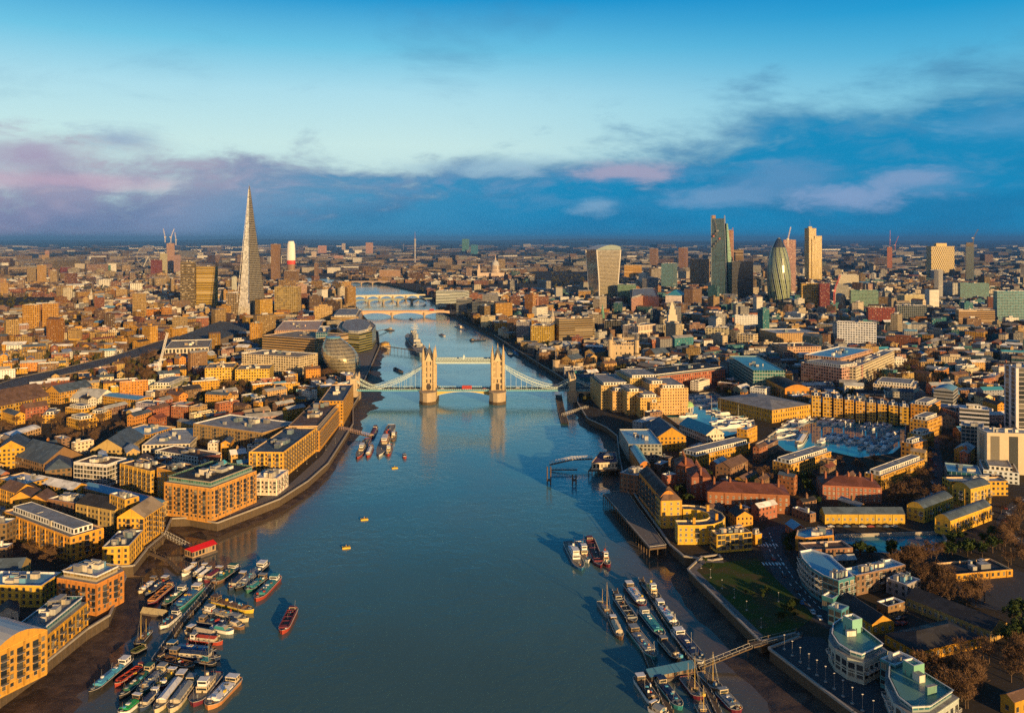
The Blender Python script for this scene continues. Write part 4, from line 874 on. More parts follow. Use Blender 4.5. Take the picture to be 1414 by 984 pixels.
Q((906, 517), (886, 509), (1002, 506), 541, 'dockside_office', 'long red brick dockside office on white colonnade with dark glass roof', 'red', 'dark', cat=OB, par=(3.4, 4.2, .2), wy=.28, top=3, band='navy', n=6)
Q((1066, 566), (991, 549), (1098, 553), 584, 'dock_warehouse', 'gold brick dock warehouse with clock turret and grey roof', 'gold', 'grey', cat=WH, par=(3.4, 3.8, .2), roof='hip', rh=3)
Q((1030, 541), (1023, 540), (1033, 538), 561, 'clock_turret', 'small square clock turret on the dock warehouse', 'orange', 'slate', cat='turret', roof='hip', rh=3, pad=None)
Q((1040, 511), (1007, 491), (1063, 500), 543, 'office_block', 'teal glass office with white end towers beside the dock', 'teal', 'teal', cat=OB, st='c', par=(3, 3.8, .3), rm='metal_roof')
Q((1084, 536), (1041, 515), (1107, 531), 557, 'market_hall', 'dark roofed hall with big arched brick gable', 'orange', 'dark', cat='hall', par=(5, 12, .3), wy=.3, roof='barrel', rh=4)
Q((1162, 508), (1106, 500), (1172, 501), 536, 'dealing_house', 'left front block of the very large pink brown office behind the marina', 'pink', 'grey', cat=OB, par=(3.6, 3.6, .36), wy=.28, n=9, pad=.5, pent=5)
Q((1182, 507), (1167, 504), (1235, 484), 535, 'dealing_house', 'long right wing of the very large pink brown office behind the marina', 'cream', 'grey', cat=OB, par=(3.6, 3.6, .33), wy=.3, n=12, pad=.5)
Q((1160, 494), (1112, 489), (1205, 482), 527, 'dealing_house', 'rear block with glazed roofs of the very large pink brown office', 'pink', 'blue', cat=OB, par=(3.6, 3.6, .33), wy=.3, n=12, pad=.5, rm='metal_roof')
Q((1087, 479), (1084, 473), (1134, 478), 497, 'brick_office', 'salmon brick office with square windows', 'pink', 'brown', cat=OB, par=(4, 3.6, .3)); Q((1072, 460), (1070, 454), (1131, 459), 478, 'brick_office', 'tan office slab behind the salmon brick one', 'tan', 'pale', cat=OB)
for i in range(9):
    x = 1120 + i * 15.2; y = 543 + i * 1.9
    Q((x + 1, y + 3), (x, y - 2), (x + 13.5, y + 4), y + 33 - i * .6, 'marina_flats', 'gold and white bay of the marina terrace, number %s from the left' % 'one two three four five six seven eight nine'.split()[i], 'gold', 'pale', cat=AB, group='bays of the marina terrace', par=(3.2, 3.0, .3), wy=.28, pent=2.6, pad=.5, n=0)
Q((1136, 556), (1118, 553), (1140, 549), 572, 'pavilion', 'round white banded pavilion at the marina corner', 'white', 'pale', cat='pavilion', par=(30, 3.4, .5), wy=.25)
for A, B, Cc, yb, l, w in [((1283, 560), (1257, 557), (1299, 553), 588, 'rear stepped gold block with white terraces by the marina', 'gold'), ((1281, 581), (1254, 578), (1300, 574), 606, 'middle stepped gold block with white terraces by the marina', 'gold'), ((1275, 601), (1251, 598), (1290, 596), 622, 'front stepped gold block with white terraces by the marina', 'gold'), ((1262, 613), (1246, 609), (1281, 607), 637, 'plain brown brick block in front of the stepped gold blocks', 'orange')]:
    Q(A, B, Cc, yb, 'stepped_flats', l, w, 'white', cat=AB, pent=3, pad=.5)
Q((1316, 540), (1291, 536), (1323, 534), 567, 'office_block', 'blue grey office with arched roof right of the marina terrace', 'grey', 'blue', cat=OB, par=(30, 3.6, .5), roof='barrel'); Q((1262, 534), (1208, 527), (1268, 526), 545, 'apartment_block', 'pale terraced block behind the marina terrace', 'cream', 'pale', cat=AB, pent=4)
Q((908, 603), (891, 587), (941, 597), 623, 'dock_inn', 'gold gabled brick building beside the lock', 'gold', 'slate', cat='inn', roof='gable', par=(3.4, 3.4, .22)); Q((868, 613), (855, 592), (904, 600), 637, 'dock_flats', 'grey riverside flats with white tented glass roof', 'grey', 'blue', cat=AB, rm='metal_roof', par=(3, 3, .3)); Q((884, 641), (869, 617), (896, 638), 662, 'dock_flats', 'riverside block under wavy bright blue glass roof', 'orange', 'teal', cat=AB, rm='metal_roof', roof='barrel')
Q((975, 600), (938, 585), (985, 592), 612, 'shed', 'shed with turquoise roof beside the small dock', 'cream', 'teal', cat='shed', roof='gable', rm='metal_roof')
Q((880, 656), (860, 650), (896, 647), 683, 'wharf_building', 'blank brown brick wharf building with yellow corner', 'brown', 'grey', near=1, cat=WH)
Q((912, 686), (883, 652), (927, 678), 727, 'apartment_block', 'long flats with blue balconies and dark curved roof above the pier', 'orange', 'dark', near=1, bal=1, cat=AB, roof='barrel', rh=4)
Q((913, 690), (906, 682), (941, 689), 729, 'apartment_block', 'yellow brick block with pyramid tile roof above the pier', 'yellow', 'brown', near=1, cat=AB, roof='hip', rh=6.5, win='w', pad=0)
def ring_flats():
    Y, h = solve_h(965, 729, 756); c = G(957, 710, ZG + h); arc = lambda r, a0, a1, n: [c + Vector((r * math.cos(R(a0 + (a1 - a0) * i / n)), r * math.sin(R(a0 + (a1 - a0) * i / n)))) for i in range(n + 1)]
    p = [c + Vector((-13, -19))] + arc(19, -90, 88, 7) + [c + Vector((-4, 19)), c + Vector((-4, 10))] + arc(10, 85, -85, 5) + [c + Vector((-13, -10))]
    t = bld(p, h, 'apartment_block', 'yellow brick flats curving round in a half ring beside the wharf deck', 'yellow', 'slate', near=1, cat=AB, win='w', bal=4, par=(3.0, 3.1, .2), n=0)
    for a in (-100, -30, 40): m = MB(); x, y = p[0].x * 0, 0; q = c - Vector(t.location[:2]) + Vector((14.5 * math.cos(R(a)), 14.5 * math.sin(R(a)))); m.box(q.x - .8, q.y - .8, h - 1, q.x + .8, q.y + .8, h + 3, 'wall', WC['gold']); kid(m, 'chimney', t)
ring_flats()
Q((990, 738), (984, 731), (1038, 734), 763, 'apartment_block', 'blue glass and yellow flats with peach roof next to the park', 'yellow', 'peach', near=1, bal=3, cat=AB, win='g'); Q((1043, 738), (1040, 734), (1052, 736), 753, 'house', 'tiny gold annex right of the peach roofed flats', 'gold', 'tan', near=1, cat=HS)
RB_ = 'red brick estate with many chimneys'
for A, B, Cc, yb, l in [((977, 678), (964, 664), (1090, 683), 704, 'front long red brick estate block with white windows and chimneys'), ((955, 658), (948, 646), (986, 665), 690, 'small red brick estate block facing the dark street'), ((934, 643), (930, 633), (962, 648), 667, 'rear red brick estate block beside the white topped terrace'), ((1136, 669), (1126, 656), (1217, 673), 691, 'red brick estate block right of the trees, nearest the canal terrace')]:
    Q(A, B, Cc, yb, 'estate_block', l, 'red', 'red', near=1, cat=AB, roof='hip', rh=4, win='w', chim=5, group='red brick estate blocks', par=(3.4, 3.2, .2))
for A, B, Cc, yb, l in [((962, 630), (950, 621), (1037, 611), 646, 'left white topped gold terrace behind the red estate'), ((1092, 641), (1068, 635), (1148, 623), 659, 'white topped gold terrace below the marina'), ((1217, 657), (1202, 649), (1277, 634), 677, 'right white topped gold terrace beside the bare trees')]:
    Q(A, B, Cc, yb, 'town_terrace', l, 'gold', 'pale', cat='terrace', pent=2.5, group='white topped terraces', par=(3.2, 3, .25))
Q((1139, 709), (1137, 703), (1249, 709), 723, 'canal_terrace', 'long low yellow terrace with grey roof along the canal', 'yellow', 'slate', near=1, cat='terrace', roof='gable', rh=3, win='w')
Q((1276, 702), (1250, 697), (1316, 686), 722, 'apartment_block', 'yellow flats with curved dark roof and white balcony bay at the canal head', 'yellow', 'slate', near=1, bal=3, frame='w', cat=AB, roof='barrel', rh=3)
Q((1312, 719), (1303, 709), (1369, 698), 740, 'apartment_block', 'yellow and white flats with curved dark roof right of the canal', 'yellow', 'slate', near=1, bal=3, frame='w', cat=AB, roof='barrel', rh=3)
Q((1340, 675), (1329, 665), (1368, 668), 702, 'apartment_block', 'yellow block with steep dark roof behind the two curved ones', 'yellow', 'slate', near=1, bal=2, frame='w', cat=AB, roof='barrel', rh=3); Q((1312, 664), (1309, 658), (1392, 664), 684, 'apartment_block', 'low yellow flats in front of the cream office tower', 'yellow', 'pale', cat=AB)
Q((1308, 650), (1304, 638), (1354, 650), 666, 'glass_hall', 'hall with striped pale teal glass roof', 'teal', 'blue', cat='hall', rm='metal_roof', st='c'); Q((1358, 648), (1352, 634), (1406, 650), 664, 'office_terrace', 'stepped white terraces in front of the cream office tower', 'white', 'tan', cat=OB, pent=4)
Q((1363, 597), (1358, 590), (1440, 599), 654, 'office_tower', 'cream stone office with tall dark window and glass gable on the right edge', 'cream', 'pale', cat=OB, par=(14, 60, .25), wy=.4); Q((1403, 508), (1400, 503), (1460, 509), 600, 'office_tower', 'white and glass tower cut by the right edge', 'white', 'pale', cat=OB, par=(12, 4, .3), wy=.45)
T(1327, 1358, 1377, 590, 632, 30, 'office_block', 'dark navy glass office left of the cream one', 'navy', 'grey', st='c', cat=OB); T(1325, 1366, 1378, 566, 600, 25, 'office_block', 'white and blue banded office with rooftop boxes', 'silver', 'white', cat=OB, par=(30, 3.6, .5), wy=.3, pent=6)
PG([(1112, 742), (1099, 739), (1101, 731), (1118, 727), (1150, 729), (1151, 738)], 763, 'apartment_block', 'round cornered flats with green glass and pale blue roof by the road', 'orange', 'blue', near=1, cat=AB, win='g', rm='metal_roof')
Q((1096, 730), (1085, 722), (1110, 727), 742, 'house', 'small red house with blue glazed roof beside the road', 'red', 'blue', near=1, cat=HS, roof='gable', rm='metal_roof')
PG([(1136, 793), (1120, 783), (1108, 770), (1104, 760), (1120, 757), (1145, 765), (1180, 795), (1158, 801)], 832, 'apartment_block', 'sweeping glass fronted crescent with flat blue roof along the road', 'teal', 'blue', near=1, bal=1, cat=AB, win='g', rm='metal_roof', frame='w')
Q((1182, 794), (1172, 783), (1250, 779), 822, 'apartment_block', 'brown and lime flats with long flat blue roof', 'brown', 'blue', near=1, bal=3, cat=AB, rm='metal_roof', frame='w'); Q((1252, 807), (1230, 795), (1271, 799), 828, 'apartment_block', 'grey flats with small blue roof at the end of the long blue roof', 'grey', 'blue', near=1, cat=AB, rm='metal_roof')
Q((1204, 861), (1156, 829), (1226, 852), 877, 'brick_terrace', 'terrace with dark ridged roof and bright gold gable end', 'gold', 'dark', near=1, cat='terrace', roof='gable', rh=3.5, win='w')
Q((1267, 899), (1228, 873), (1354, 878), 915, 'brick_terrace', 'gold terrace with broad black roof near the bottom right', 'gold', 'dark', near=1, cat='terrace', roof='hip', rh=3.5, win='w')
Q((1368, 870), (1252, 824), (1392, 860), 887, 'brick_terrace', 'long terrace with black roof and cream corner bay', 'tan', 'dark', near=1, cat='terrace', roof='gable', rh=3.5, win='w', bal=4)
PG([(1193, 905), (1170, 898), (1153, 887), (1144, 873), (1146, 859), (1160, 849), (1172, 847), (1226, 889)], 945, 'apartment_block', 'crescent flats with green copper roof and cream end wall', (.42, .44, .36), (.13, .27, .22), n=3, near=1, bal=1, cat=AB, win='g', frame='w', top=2.6, rm='metal_roof')
PG([(1290, 976), (1258, 978), (1235, 960), (1222, 933), (1223, 915), (1250, 908), (1324, 953)], 1018, 'apartment_block', 'second crescent with green copper roof cut by the bottom edge', (.42, .44, .36), (.13, .27, .22), n=3, near=1, bal=1, cat=AB, win='g', frame='w', top=2.6, rm='metal_roof')
for (x, y), l in (((1177, 872), 'copper clad lift tower on the first green crescent'), ((1262, 935), 'copper clad lift tower on the second green crescent')):
    Y, h = solve_h(x, y - 16, y + 38); c = G(x, y - 16, ZG + h); bld([c, c + Vector((5, 2)), c + Vector((3, 7)), c + Vector((-2, 5))], h, 'lift_tower', l, (.2, .42, .3), 'copper', cat='tower', n=0, pad=None, par=(3, 20, .1))
Q((1236, 918), (1206, 912), (1262, 907), 958, 'glass_link', 'low teal glass link between the two green copper crescents', 'teal', 'grey', near=1, cat=AB, win='g', n=2)
Q((1162, 842), (1146, 834), (1172, 836), 868, 'glass_link', 'small teal glass wing joining the first crescent to the road', 'teal', 'blue', near=1, cat=AB, win='g', n=1, rm='metal_roof')
Q((1150, 826), (1140, 818), (1166, 816), 846, 'glass_link', 'teal glass bay at the tail of the sweeping blue roofed crescent', 'teal', 'blue', near=1, cat=AB, win='g', n=1, rm='metal_roof')
Q((1320, 795), (1306, 778), (1398, 788), 803, 'school', 'low gold school with black flat roofs among bare trees', 'gold', 'dark', near=1, cat='school', n=5); Q((1400, 968), (1382, 958), (1440, 955), 992, 'house', 'gold gabled house in the bottom right corner', 'gold', 'brown', near=1, cat=HS, roof='gable')

def extra_roof(z0, A, B, C2, h, name, label, col, m='metal_roof'):
    """a long roof light lying on a flat roof"""
    a, b, c = [G(x, y, ZG + z0) for x, y in (A, B, C2)]; t = thing(name, label, 'roof light', (a.x, a.y, ZG + z0)); q = ccw([Vector((0, 0)), b - a, c - a, c - b]) if 0 else ccw([Vector((0, 0)), b - a, b - a + c - a, c - a]); k = MB(); k.walls(q, -1, .3, 'wall', (.5, .5, .48)); kid(k, 'kerb', t); k = MB()
    for f in k.gable(q, .3, h, m, col, 'wall', col, 0): k.face(f, m, col)
    kid(k, 'glazing', t)
extra_roof(24.5, (281, 649), (305, 637), (291, 651), 1.6, 'roof_light', 'turquoise glass roof light on top of the orange corner block', (.12, .60, .62))
EX.append(([G(806, 553), G(872, 575), G(862, 603), G(812, 582)], G(838, 580), 50))
EX.append(([G(1085, 612), G(1240, 616), G(1245, 642), G(1080, 642)], G(1165, 628), 60))
# ---------------------------------------------------------------- landmarks with shapes of their own
def loft(m, secs, mt, c, par=(3, 4, .2), al=.5, capm=None):
    """stack of matching outlines: [(z, [points])]; uv runs round and up"""
    n = len(secs[0][1])
    for k in range(len(secs) - 1):
        z0, A = secs[k]; z1, B = secs[k + 1]; u = 0
        for i in range(n):
            j = (i + 1) % n; L = round(math.hypot(secs[0][1][j][0] - secs[0][1][i][0], secs[0][1][j][1] - secs[0][1][i][1]) / par[0]) * par[0] or par[0]
            m.face([(*A[i][:2], z0), (*A[j][:2], z0), (*B[j][:2], z1), (*B[i][:2], z1)], mt, c, par, al, [(u, z0), (u + L, z0), (u + L, z1), (u, z1)]); u += L
    m.cap(secs[-1][1], secs[-1][0], capm or mt, c)
def spire():
    c = G(344, 442); t = thing('glass_spire', 'very tall pointed glass spire tapering to splintered tips', 'skyscraper', (c.x, c.y, ZG)); H0 = 296
    B = [(-28, 6), (-21, -15), (12, -31), (42, -6), (26, 26), (-13, 30)]; claim([(c.x + x, c.y + y) for x, y in B], 8)
    cols = [(.06, .22, .32), (.85, .76, .56), (.085, .062, .03), (.12, .10, .07), (.1, .1, .1), (.08, .16, .2)]  # bright glare, blue sky reflection and dark side are painted into the facet colours
    tips = [.955, .975, .985, .965, 1.0, .96]
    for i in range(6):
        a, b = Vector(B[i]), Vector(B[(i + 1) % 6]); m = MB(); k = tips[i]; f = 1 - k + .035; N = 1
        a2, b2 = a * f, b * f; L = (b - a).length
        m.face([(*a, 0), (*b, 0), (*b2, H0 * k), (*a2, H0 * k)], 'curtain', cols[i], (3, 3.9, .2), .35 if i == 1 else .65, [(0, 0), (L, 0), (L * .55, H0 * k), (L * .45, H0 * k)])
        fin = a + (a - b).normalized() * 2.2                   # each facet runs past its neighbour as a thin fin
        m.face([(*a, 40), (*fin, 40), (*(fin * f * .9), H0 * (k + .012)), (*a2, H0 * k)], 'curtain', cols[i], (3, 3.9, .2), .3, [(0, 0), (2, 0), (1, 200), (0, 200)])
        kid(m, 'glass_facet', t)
    m = MB(); m.tube((0, 0, 0), (0, 0, 288), 9, .8, 8, 'dark_steel'); kid(m, 'core', t)
    for x in (-1, 1.2): mm = MB(); mm.tube((x, 0, 280), (x, 0, 302), .35, .1, 4, 'steel'); kid(mm, 'mast', t)
    T(312, 352, 357, 405, 443, 6, 'office_block', 'grey gold gridded block at the foot of the glass spire', 'bronze', cat='office block', par=(4, 4, .36), wy=.34, pad=None)
spire()
def flared():
    t = None; p = tower_poly(809, 824, 857, 417, 58); c = sum(p, Vector((0, 0))) / 4; claim(p, 6)
    t = thing('flared_tower', 'top heavy flared tower with curved crown, one dark side and one golden glass side', 'skyscraper', (c.x, c.y, ZG)); P = [q - c for q in p]
    # scale across and along with height: narrow waist, wide head
    e = (P[1] - P[0]).normalized(); f = Vector((-e.y, e.x)); secs = []
    for z, s in ((0, .80), (25, .78), (55, .80), (85, .86), (110, .92), (132, .97), (148, 1.0)): secs.append((z, [e * (q.dot(e) * s) + f * (q.dot(f) * (.9 + .1 * s)) for q in P]))
    m = MB(); loft(m, secs, 'curtain', (.55, .46, .30), (3, 3.9, .25), .85); kid(m, 'glass_body', t)
    q = secs[-1][1]; L = (q[1] - q[0]).length; r = MB(); N = 10; ed = max(((q[i], q[(i + 1) % 4]) for i in range(4)), key=lambda s: (s[1] - s[0]).length); i0 = [i for i in range(4) if q[i] is ed[0]][0]
    A, Bv, Cv, D = q[i0], q[(i0 + 1) % 4], q[(i0 + 2) % 4], q[(i0 + 3) % 4]
    for i in range(N):
        a, b = i / N, (i + 1) / N; za, zb = 148 + 14 * math.sin(math.pi * min(1, a * .78 + .2)) , 148 + 14 * math.sin(math.pi * min(1, b * .78 + .2))
        p0, p1, p2, p3 = A.lerp(Bv, a), A.lerp(Bv, b), D.lerp(Cv, b), D.lerp(Cv, a)
        r.face([(*p0, za), (*p1, zb), (*p2, zb), (*p3, za)], 'metal_roof', (.45, .45, .42)); r.face([(*p0, 148), (*p1, 148), (*p1, zb), (*p0, za)], 'curtain', WC['goldglass'], (3, 3.9, .25), .3, [(0, 0), (5, 0), (5, 10), (0, 10)]); r.face([(*p3, 148), (*p3, za), (*p2, zb), (*p2, 148)], 'curtain', WC['teal'])
    for (s, k) in ((A, 0), (Bv, 1), (Cv, 1), (D, 0)): pass
    z0, z1 = 148 + 14 * math.sin(math.pi * .2), 148 + 14 * math.sin(math.pi * .98)
    r.face([(*A, 148), (*A, z0), (*D, z0), (*D, 148)], 'curtain', WC['teal']); r.face([(*Bv, 148), (*Cv, 148), (*Cv, z1), (*Bv, z1)], 'curtain', WC['teal']); kid(r, 'sky_garden_roof', t)
    for i in range(4):                                      # pale rounded corner fins
        fn = MB()
        for k in range(len(secs) - 1): fn.tube((*secs[k][1][i], secs[k][0]), (*secs[k + 1][1][i], secs[k + 1][0]), 1.7, None, 6, 'frame_white')
        kid(fn, 'corner_fin', t)
flared()
def wedge():
    p = tower_poly(982, 1004, 1016, 413, 22); c = sum(p, Vector((0, 0))) / 4; claim(p, 5); P = [q - c for q in p]; Y, h = solve_h(1002, 297, 413)
    t = thing('wedge_tower', 'dark teal wedge tower with sloping face and steel frame, tallest of the cluster', 'skyscraper', (c.x, c.y, ZG))
    m = MB(); lf = min(q.x for q in P); S = lambda z, s: (z, [Vector((lf + (q.x - lf) * s, q.y)) for q in P])
    loft(m, [S(0, 1), S(h * .45, .97), S(h * .8, .88), S(h * .96, .80)], 'curtain', (.018, .07, .095), (4, 4, .06), .15); kid(m, 'glass_body', t)
    f = MB(); top = S(h * .96, .80)[1]; bot = P
    for i in range(4): kid((lambda k: (k.tube((*bot[i], 0), (*top[i], h), .9, .7, 5, 'steel'), k)[1])(MB()), 'frame_column', t)
    a, b = top[0], top[1]; f.box(lf + 4, -4, h * .96, lf + 14, 4, h, 'wall', (.3, .2, .14)); kid(f, 'rooftop_works', t)
    rt = max(q.x for q in P); sw = MB(); A = [Vector((rt - 4, -16)), Vector((rt + 17, -12)), Vector((rt + 17, 14)), Vector((rt - 4, 14))]; B2 = [Vector((rt - 12, -15)), Vector((rt - 7, -12)), Vector((rt - 7, 12)), Vector((rt - 12, 12))]; loft(sw, [(0, A), (h * .9, B2)], 'curtain', (.10, .26, .18), (3.2, 4.4, .3), .1); kid(sw, 'sloping_wing', t)
    m2 = MB(); [m2.box(lf + 2 + 6 * (k % 4), -19, h * (.62 + .03 * k), lf + 7 + 6 * (k % 4), -10, h * (.64 + .03 * k), 'wall', random.choice([(.5, .48, .42), (.35, .12, .08), (.1, .1, .1)])) for k in range(6)]; kid(m2, 'works_platform', t)
    T(1004, 1012, 1018, 318, 411, 25, 'concrete_tower', 'brown stepped tower under construction right behind the wedge tower', 'pink', cat='skyscraper', par=(4, 4, .3))
    T(1010, 1026, 1030, 345, 400, 20, 'office_tower', 'tan banded round tower behind the black slab', 'bronze', par=(30, 4, .5))
wedge()
def gherkin():
    c = G(1075.5, 417); t = thing('rounded_tower', 'bullet shaped glass tower with spiralling dark bands and a dark pointed dome', 'skyscraper', (c.x, c.y, ZG)); claim([(c.x - 26, c.y - 26), (c.x + 26, c.y - 26), (c.x + 26, c.y + 26), (c.x - 26, c.y + 26)], 4)
    prof = [(28, 0), (30.5, 20), (32.4, 45), (33, 65), (32.2, 85), (30.2, 105), (26.8, 125), (22, 145), (18.5, 155)]; m = MB(); m.lathe(0, 0, prof, 36, 'lattice', (.16, .19, .09), (12.5, 30, .11), 1.0); kid(m, 'glass_body', t)
    d = MB(); d.lathe(0, 0, [(18.5, 155), (14, 165), (8.5, 175), (3.5, 181.5), (.1, 183.5)], 36, 'curtain', (.03, .05, .08), (3, 30, .1), .5); kid(d, 'dome', t)
gherkin()
def stepped_gold():
    p = tower_poly(1110, 1120, 1136, 391, 58); c = sum(p, Vector((0, 0))) / 4; claim(p, 5); Y, h = solve_h(1120, 315, 391)
    t = thing('stepped_tower', 'tall stepped tower with one dark side, one bright gold side and an antenna', 'skyscraper', (c.x, c.y, ZG)); P = [q - c for q in p]
    for s, o, hh in ((.62, Vector((-14, -6)), h), (.62, Vector((14, 6)), h * .86), (.8, Vector((4, 4)), h * .80)):
        m = MB(); Q2 = [q * s + o for q in P]; m.walls(Q2, 0, hh, 'facade', (.58, .42, .14), (3.2, 30, .24), .5); m.cap(Q2, hh, 'roof', RC['grey']); kid(m, 'shaft', t)
    m = MB(); m.box(-24, -14, h, -10, 0, h + 7, 'wall', (.5, .42, .25)); kid(m, 'crown', t); m = MB(); m.tube((-16, -6, h + 7), (-16, -6, h + 36), .7, .1, 5, 'steel'); kid(m, 'antenna', t)
stepped_gold()
def lattice_tower():
    p = tower_poly(1279, 1286, 1318, 383, 68); c = sum(p, Vector((0, 0))) / 4; claim(p, 4); Y, h = solve_h(1286, 340, 383); P = [q - c for q in p]
    t = thing('lattice_tower', 'broad tower wrapped in a golden diagonal lattice on the right skyline', 'skyscraper', (c.x, c.y, ZG)); m = MB(); m.walls(P, 0, h, 'lattice', (.20, .17, .09), (13, 22, .22), 0); m.cap(P, h, 'roof', RC['grey']); kid(m, 'glass_body', t)
    m = MB(); Q2 = [q * .45 for q in P]; m.walls(Q2, h, h + 14, 'wall', (.55, .42, .2)); m.cap(Q2, h + 14, 'wall', (.5, .4, .2)); kid(m, 'plant_room', t)
    p = tower_poly(1334, 1345, 1350, 391, 20); c = sum(p, Vector((0, 0))) / 4; Y, h = solve_h(1345, 335, 391); P = [q - c for q in p]
    t = thing('dark_tower', 'slender dark glass tower under construction right of the lattice tower', 'skyscraper', (c.x, c.y, ZG)); m = MB(); m.walls(P, 0, h * .9, 'curtain', (.05, .08, .08), (3, 4, .2), .3); kid(m, 'glass_body', t); m = MB(); m.walls(inset(P, 1), h * .9, h, 'facade', (.2, .16, .1), (4, 4, .3), .3); m.cap(P, h, 'roof', RC['grey']); kid(m, 'unfinished_top', t)
lattice_tower()
def egg():
    c = G(477, 511); Hh = 44; t = thing('leaning_glass_building', 'leaning egg shaped glass building with ringed floors on the embankment', 'town hall', (c.x, c.y, ZG)); claim([(c.x - 30, c.y - 24), (c.x + 28, c.y - 24), (c.x + 28, c.y + 26), (c.x - 30, c.y + 26)], 3)
    off = lambda z: (-17.5 * (z / Hh) ** 1.1, 3 * z / Hh); R0 = lambda z: 17 + 8.0 * math.sin(math.pi * min(1, (z / Hh) * .82 + .10)) - 9.5 * (z / Hh) ** 3
    g = MB(); g.lathe(0, 0, [(R0(z), z) for z in [Hh * i / 20 for i in range(21)]], 40, 'curtain', (.40, .33, .18), (2.2, 4.4, .12), .75, off=off); kid(g, 'glass_shell', t)
    for k in range(10):
        z = 3 + k * 4.2; m = MB(); m.lathe(*off(z), [(R0(z) + .2, z - .22), (R0(z) + .5, z), (R0(z) + .2, z + .22)], 40, 'steel'); kid(m, 'floor_ring', t)
    m = MB(); m.lathe(*off(Hh), [(R0(Hh) + .6, Hh - .5), (R0(Hh) + .9, Hh + 1.2), (R0(Hh) - 1.2, Hh + 1.4)], 40, 'metal_roof', (.12, .28, .40)); kid(m, 'roof', t)
egg()
def cathedral():
    c = G(684, 385); t = thing('cathedral', 'pale domed cathedral with twin west towers rising over the old city', 'cathedral', (c.x, c.y, ZG)); st = (.52, .42, .34); claim([(c.x - 75, c.y - 25), (c.x + 45, c.y - 25), (c.x + 45, c.y + 25), (c.x - 75, c.y + 25)], 8)
    m = MB(); m.box(-70, -18, 0, 40, 18, 28, 'facade', st); m.box(-18, -36, 0, 14, 36, 28, 'facade', st); kid(m, 'nave', t)
    m = MB(); m.lathe(0, 0, [(21, 28), (21, 40), (18, 40), (18, 58), (19.5, 58), (19.5, 60)], 24, 'facade', st, (3, 20, .2), .4); kid(m, 'drum', t)
    m = MB(); m.lathe(0, 0, [(17, 60), (16.5, 66), (14.5, 73), (11, 79), (6, 83), (3, 84.5)], 24, 'roof', (.40, .40, .40)); kid(m, 'dome', t)
    m = MB(); m.lathe(0, 0, [(3.4, 84), (3.4, 93), (1.5, 97), (.3, 107)], 8, 'wall', st); kid(m, 'lantern', t)
    for y in (-16, 16): m = MB(); m.box(-80, y - 6, 0, -68, y + 6, 44, 'facade', st); m.lathe(-74, y, [(5, 44), (5, 54), (3, 58), (.2, 68)], 8, 'wall', st); kid(m, 'west_tower', t)
cathedral()
def castle():
    c = G(861, 500); t = thing('castle_keep', 'square pale stone castle keep with four corner turrets', 'castle', (c.x, c.y, ZG), R(-8)); st = (.50, .39, .25); claim([(c.x - 24, c.y - 4), (c.x + 24, c.y - 4), (c.x + 24, c.y + 40), (c.x - 24, c.y + 40)], 5)
    m = MB(); Pq = [(-19, 0), (19, 0), (19, 34), (-19, 34)]; m.walls(Pq, 0, 25, 'facade', st, (6.2, 8.5, .12), .22); m.parapet(Pq, 25, 1.2, 2, 'wall', st, 'roof', RC['grey']); kid(m, 'keep_wall', t)
    for i in range(11):
        for (y, q) in ((-.05, 0), (33, 0)): b = MB(); b.box(-18 + i * 3.5, y, 25, -16.4 + i * 3.5, y + 1, 26.3, 'wall', st); kid(b, 'merlon', t)
    for x, y in ((-19, 0), (19, 0), (19, 34), (-19, 34)):
        m = MB(); m.lathe(x, y, [(3.4, 0), (3.2, 31), (3.6, 31.2), (3.6, 32.6)], 8, 'wall', st); m.lathe(x, y, [(2.8, 32.6), (2.6, 34.5), (1.2, 37), (.1, 39.5)], 8, 'roof', (.12, .12, .13)); kid(m, 'corner_turret', t)
    m = MB(); m.tube((0, 16, 25), (0, 16, 44), .3, .1, 5, 'frame_white'); kid(m, 'flagpole', t)
    # curtain walls and mural towers
    ring = [(768, 512), (800, 516), (838, 508), (880, 503), (930, 494), (962, 487), (958, 478), (905, 474), (855, 473), (800, 477), (768, 490)]
    w = thing('curtain_wall', 'tan stone curtain wall circling the castle keep', 'wall', (*G(*ring[0]), ZG)); o = G(*ring[0]); W = [G(*q) for q in ring]
    for i in range(len(W)):
        a, b = W[i], W[(i + 1) % len(W)]; d = b - a; M = Matrix.Translation((a.x - o.x, a.y - o.y, 0)) @ Matrix.Rotation(math.atan2(d.y, d.x), 4, 'Z'); s = MB(); s.box(0, -1.2, 0, d.length, 1.2, 9, 'stone', M=M)
        for j in range(int(d.length / 3)): s.box(j * 3, -1.25, 9, j * 3 + 1.6, -.4, 10.2, 'stone', M=M)
        kid(s, 'wall_run', w); tw = MB(); tw.lathe(a.x - o.x, a.y - o.y, [(5.2, 0), (5, 14), (5.6, 14), (5.6, 15.5)], 10, 'stone'); tw.cap([(a.x - o.x + 5.6 * math.cos(k * .628), a.y - o.y + 5.6 * math.sin(k * .628)) for k in range(10)], 15.5, 'roof', (.2, .2, .2)); kid(tw, 'wall_tower', w)
    for a in [((905, 489), (897, 486), (925, 487), 498, 'grey roofed barrack range inside the castle wall'), ((790, 497), (783, 494), (806, 494), 507, 'tan house range inside the castle wall, left of the keep'), ((938, 484), (930, 482), (955, 482), 492, 'small tan barrack inside the castle wall, right of the long one'), ((820, 487), (812, 485), (836, 484), 496, 'gabled house behind the castle keep')]:
        Q(*a[:4], 'barrack', a[4], 'tan', 'slate', cat='barrack', roof='gable')
castle()
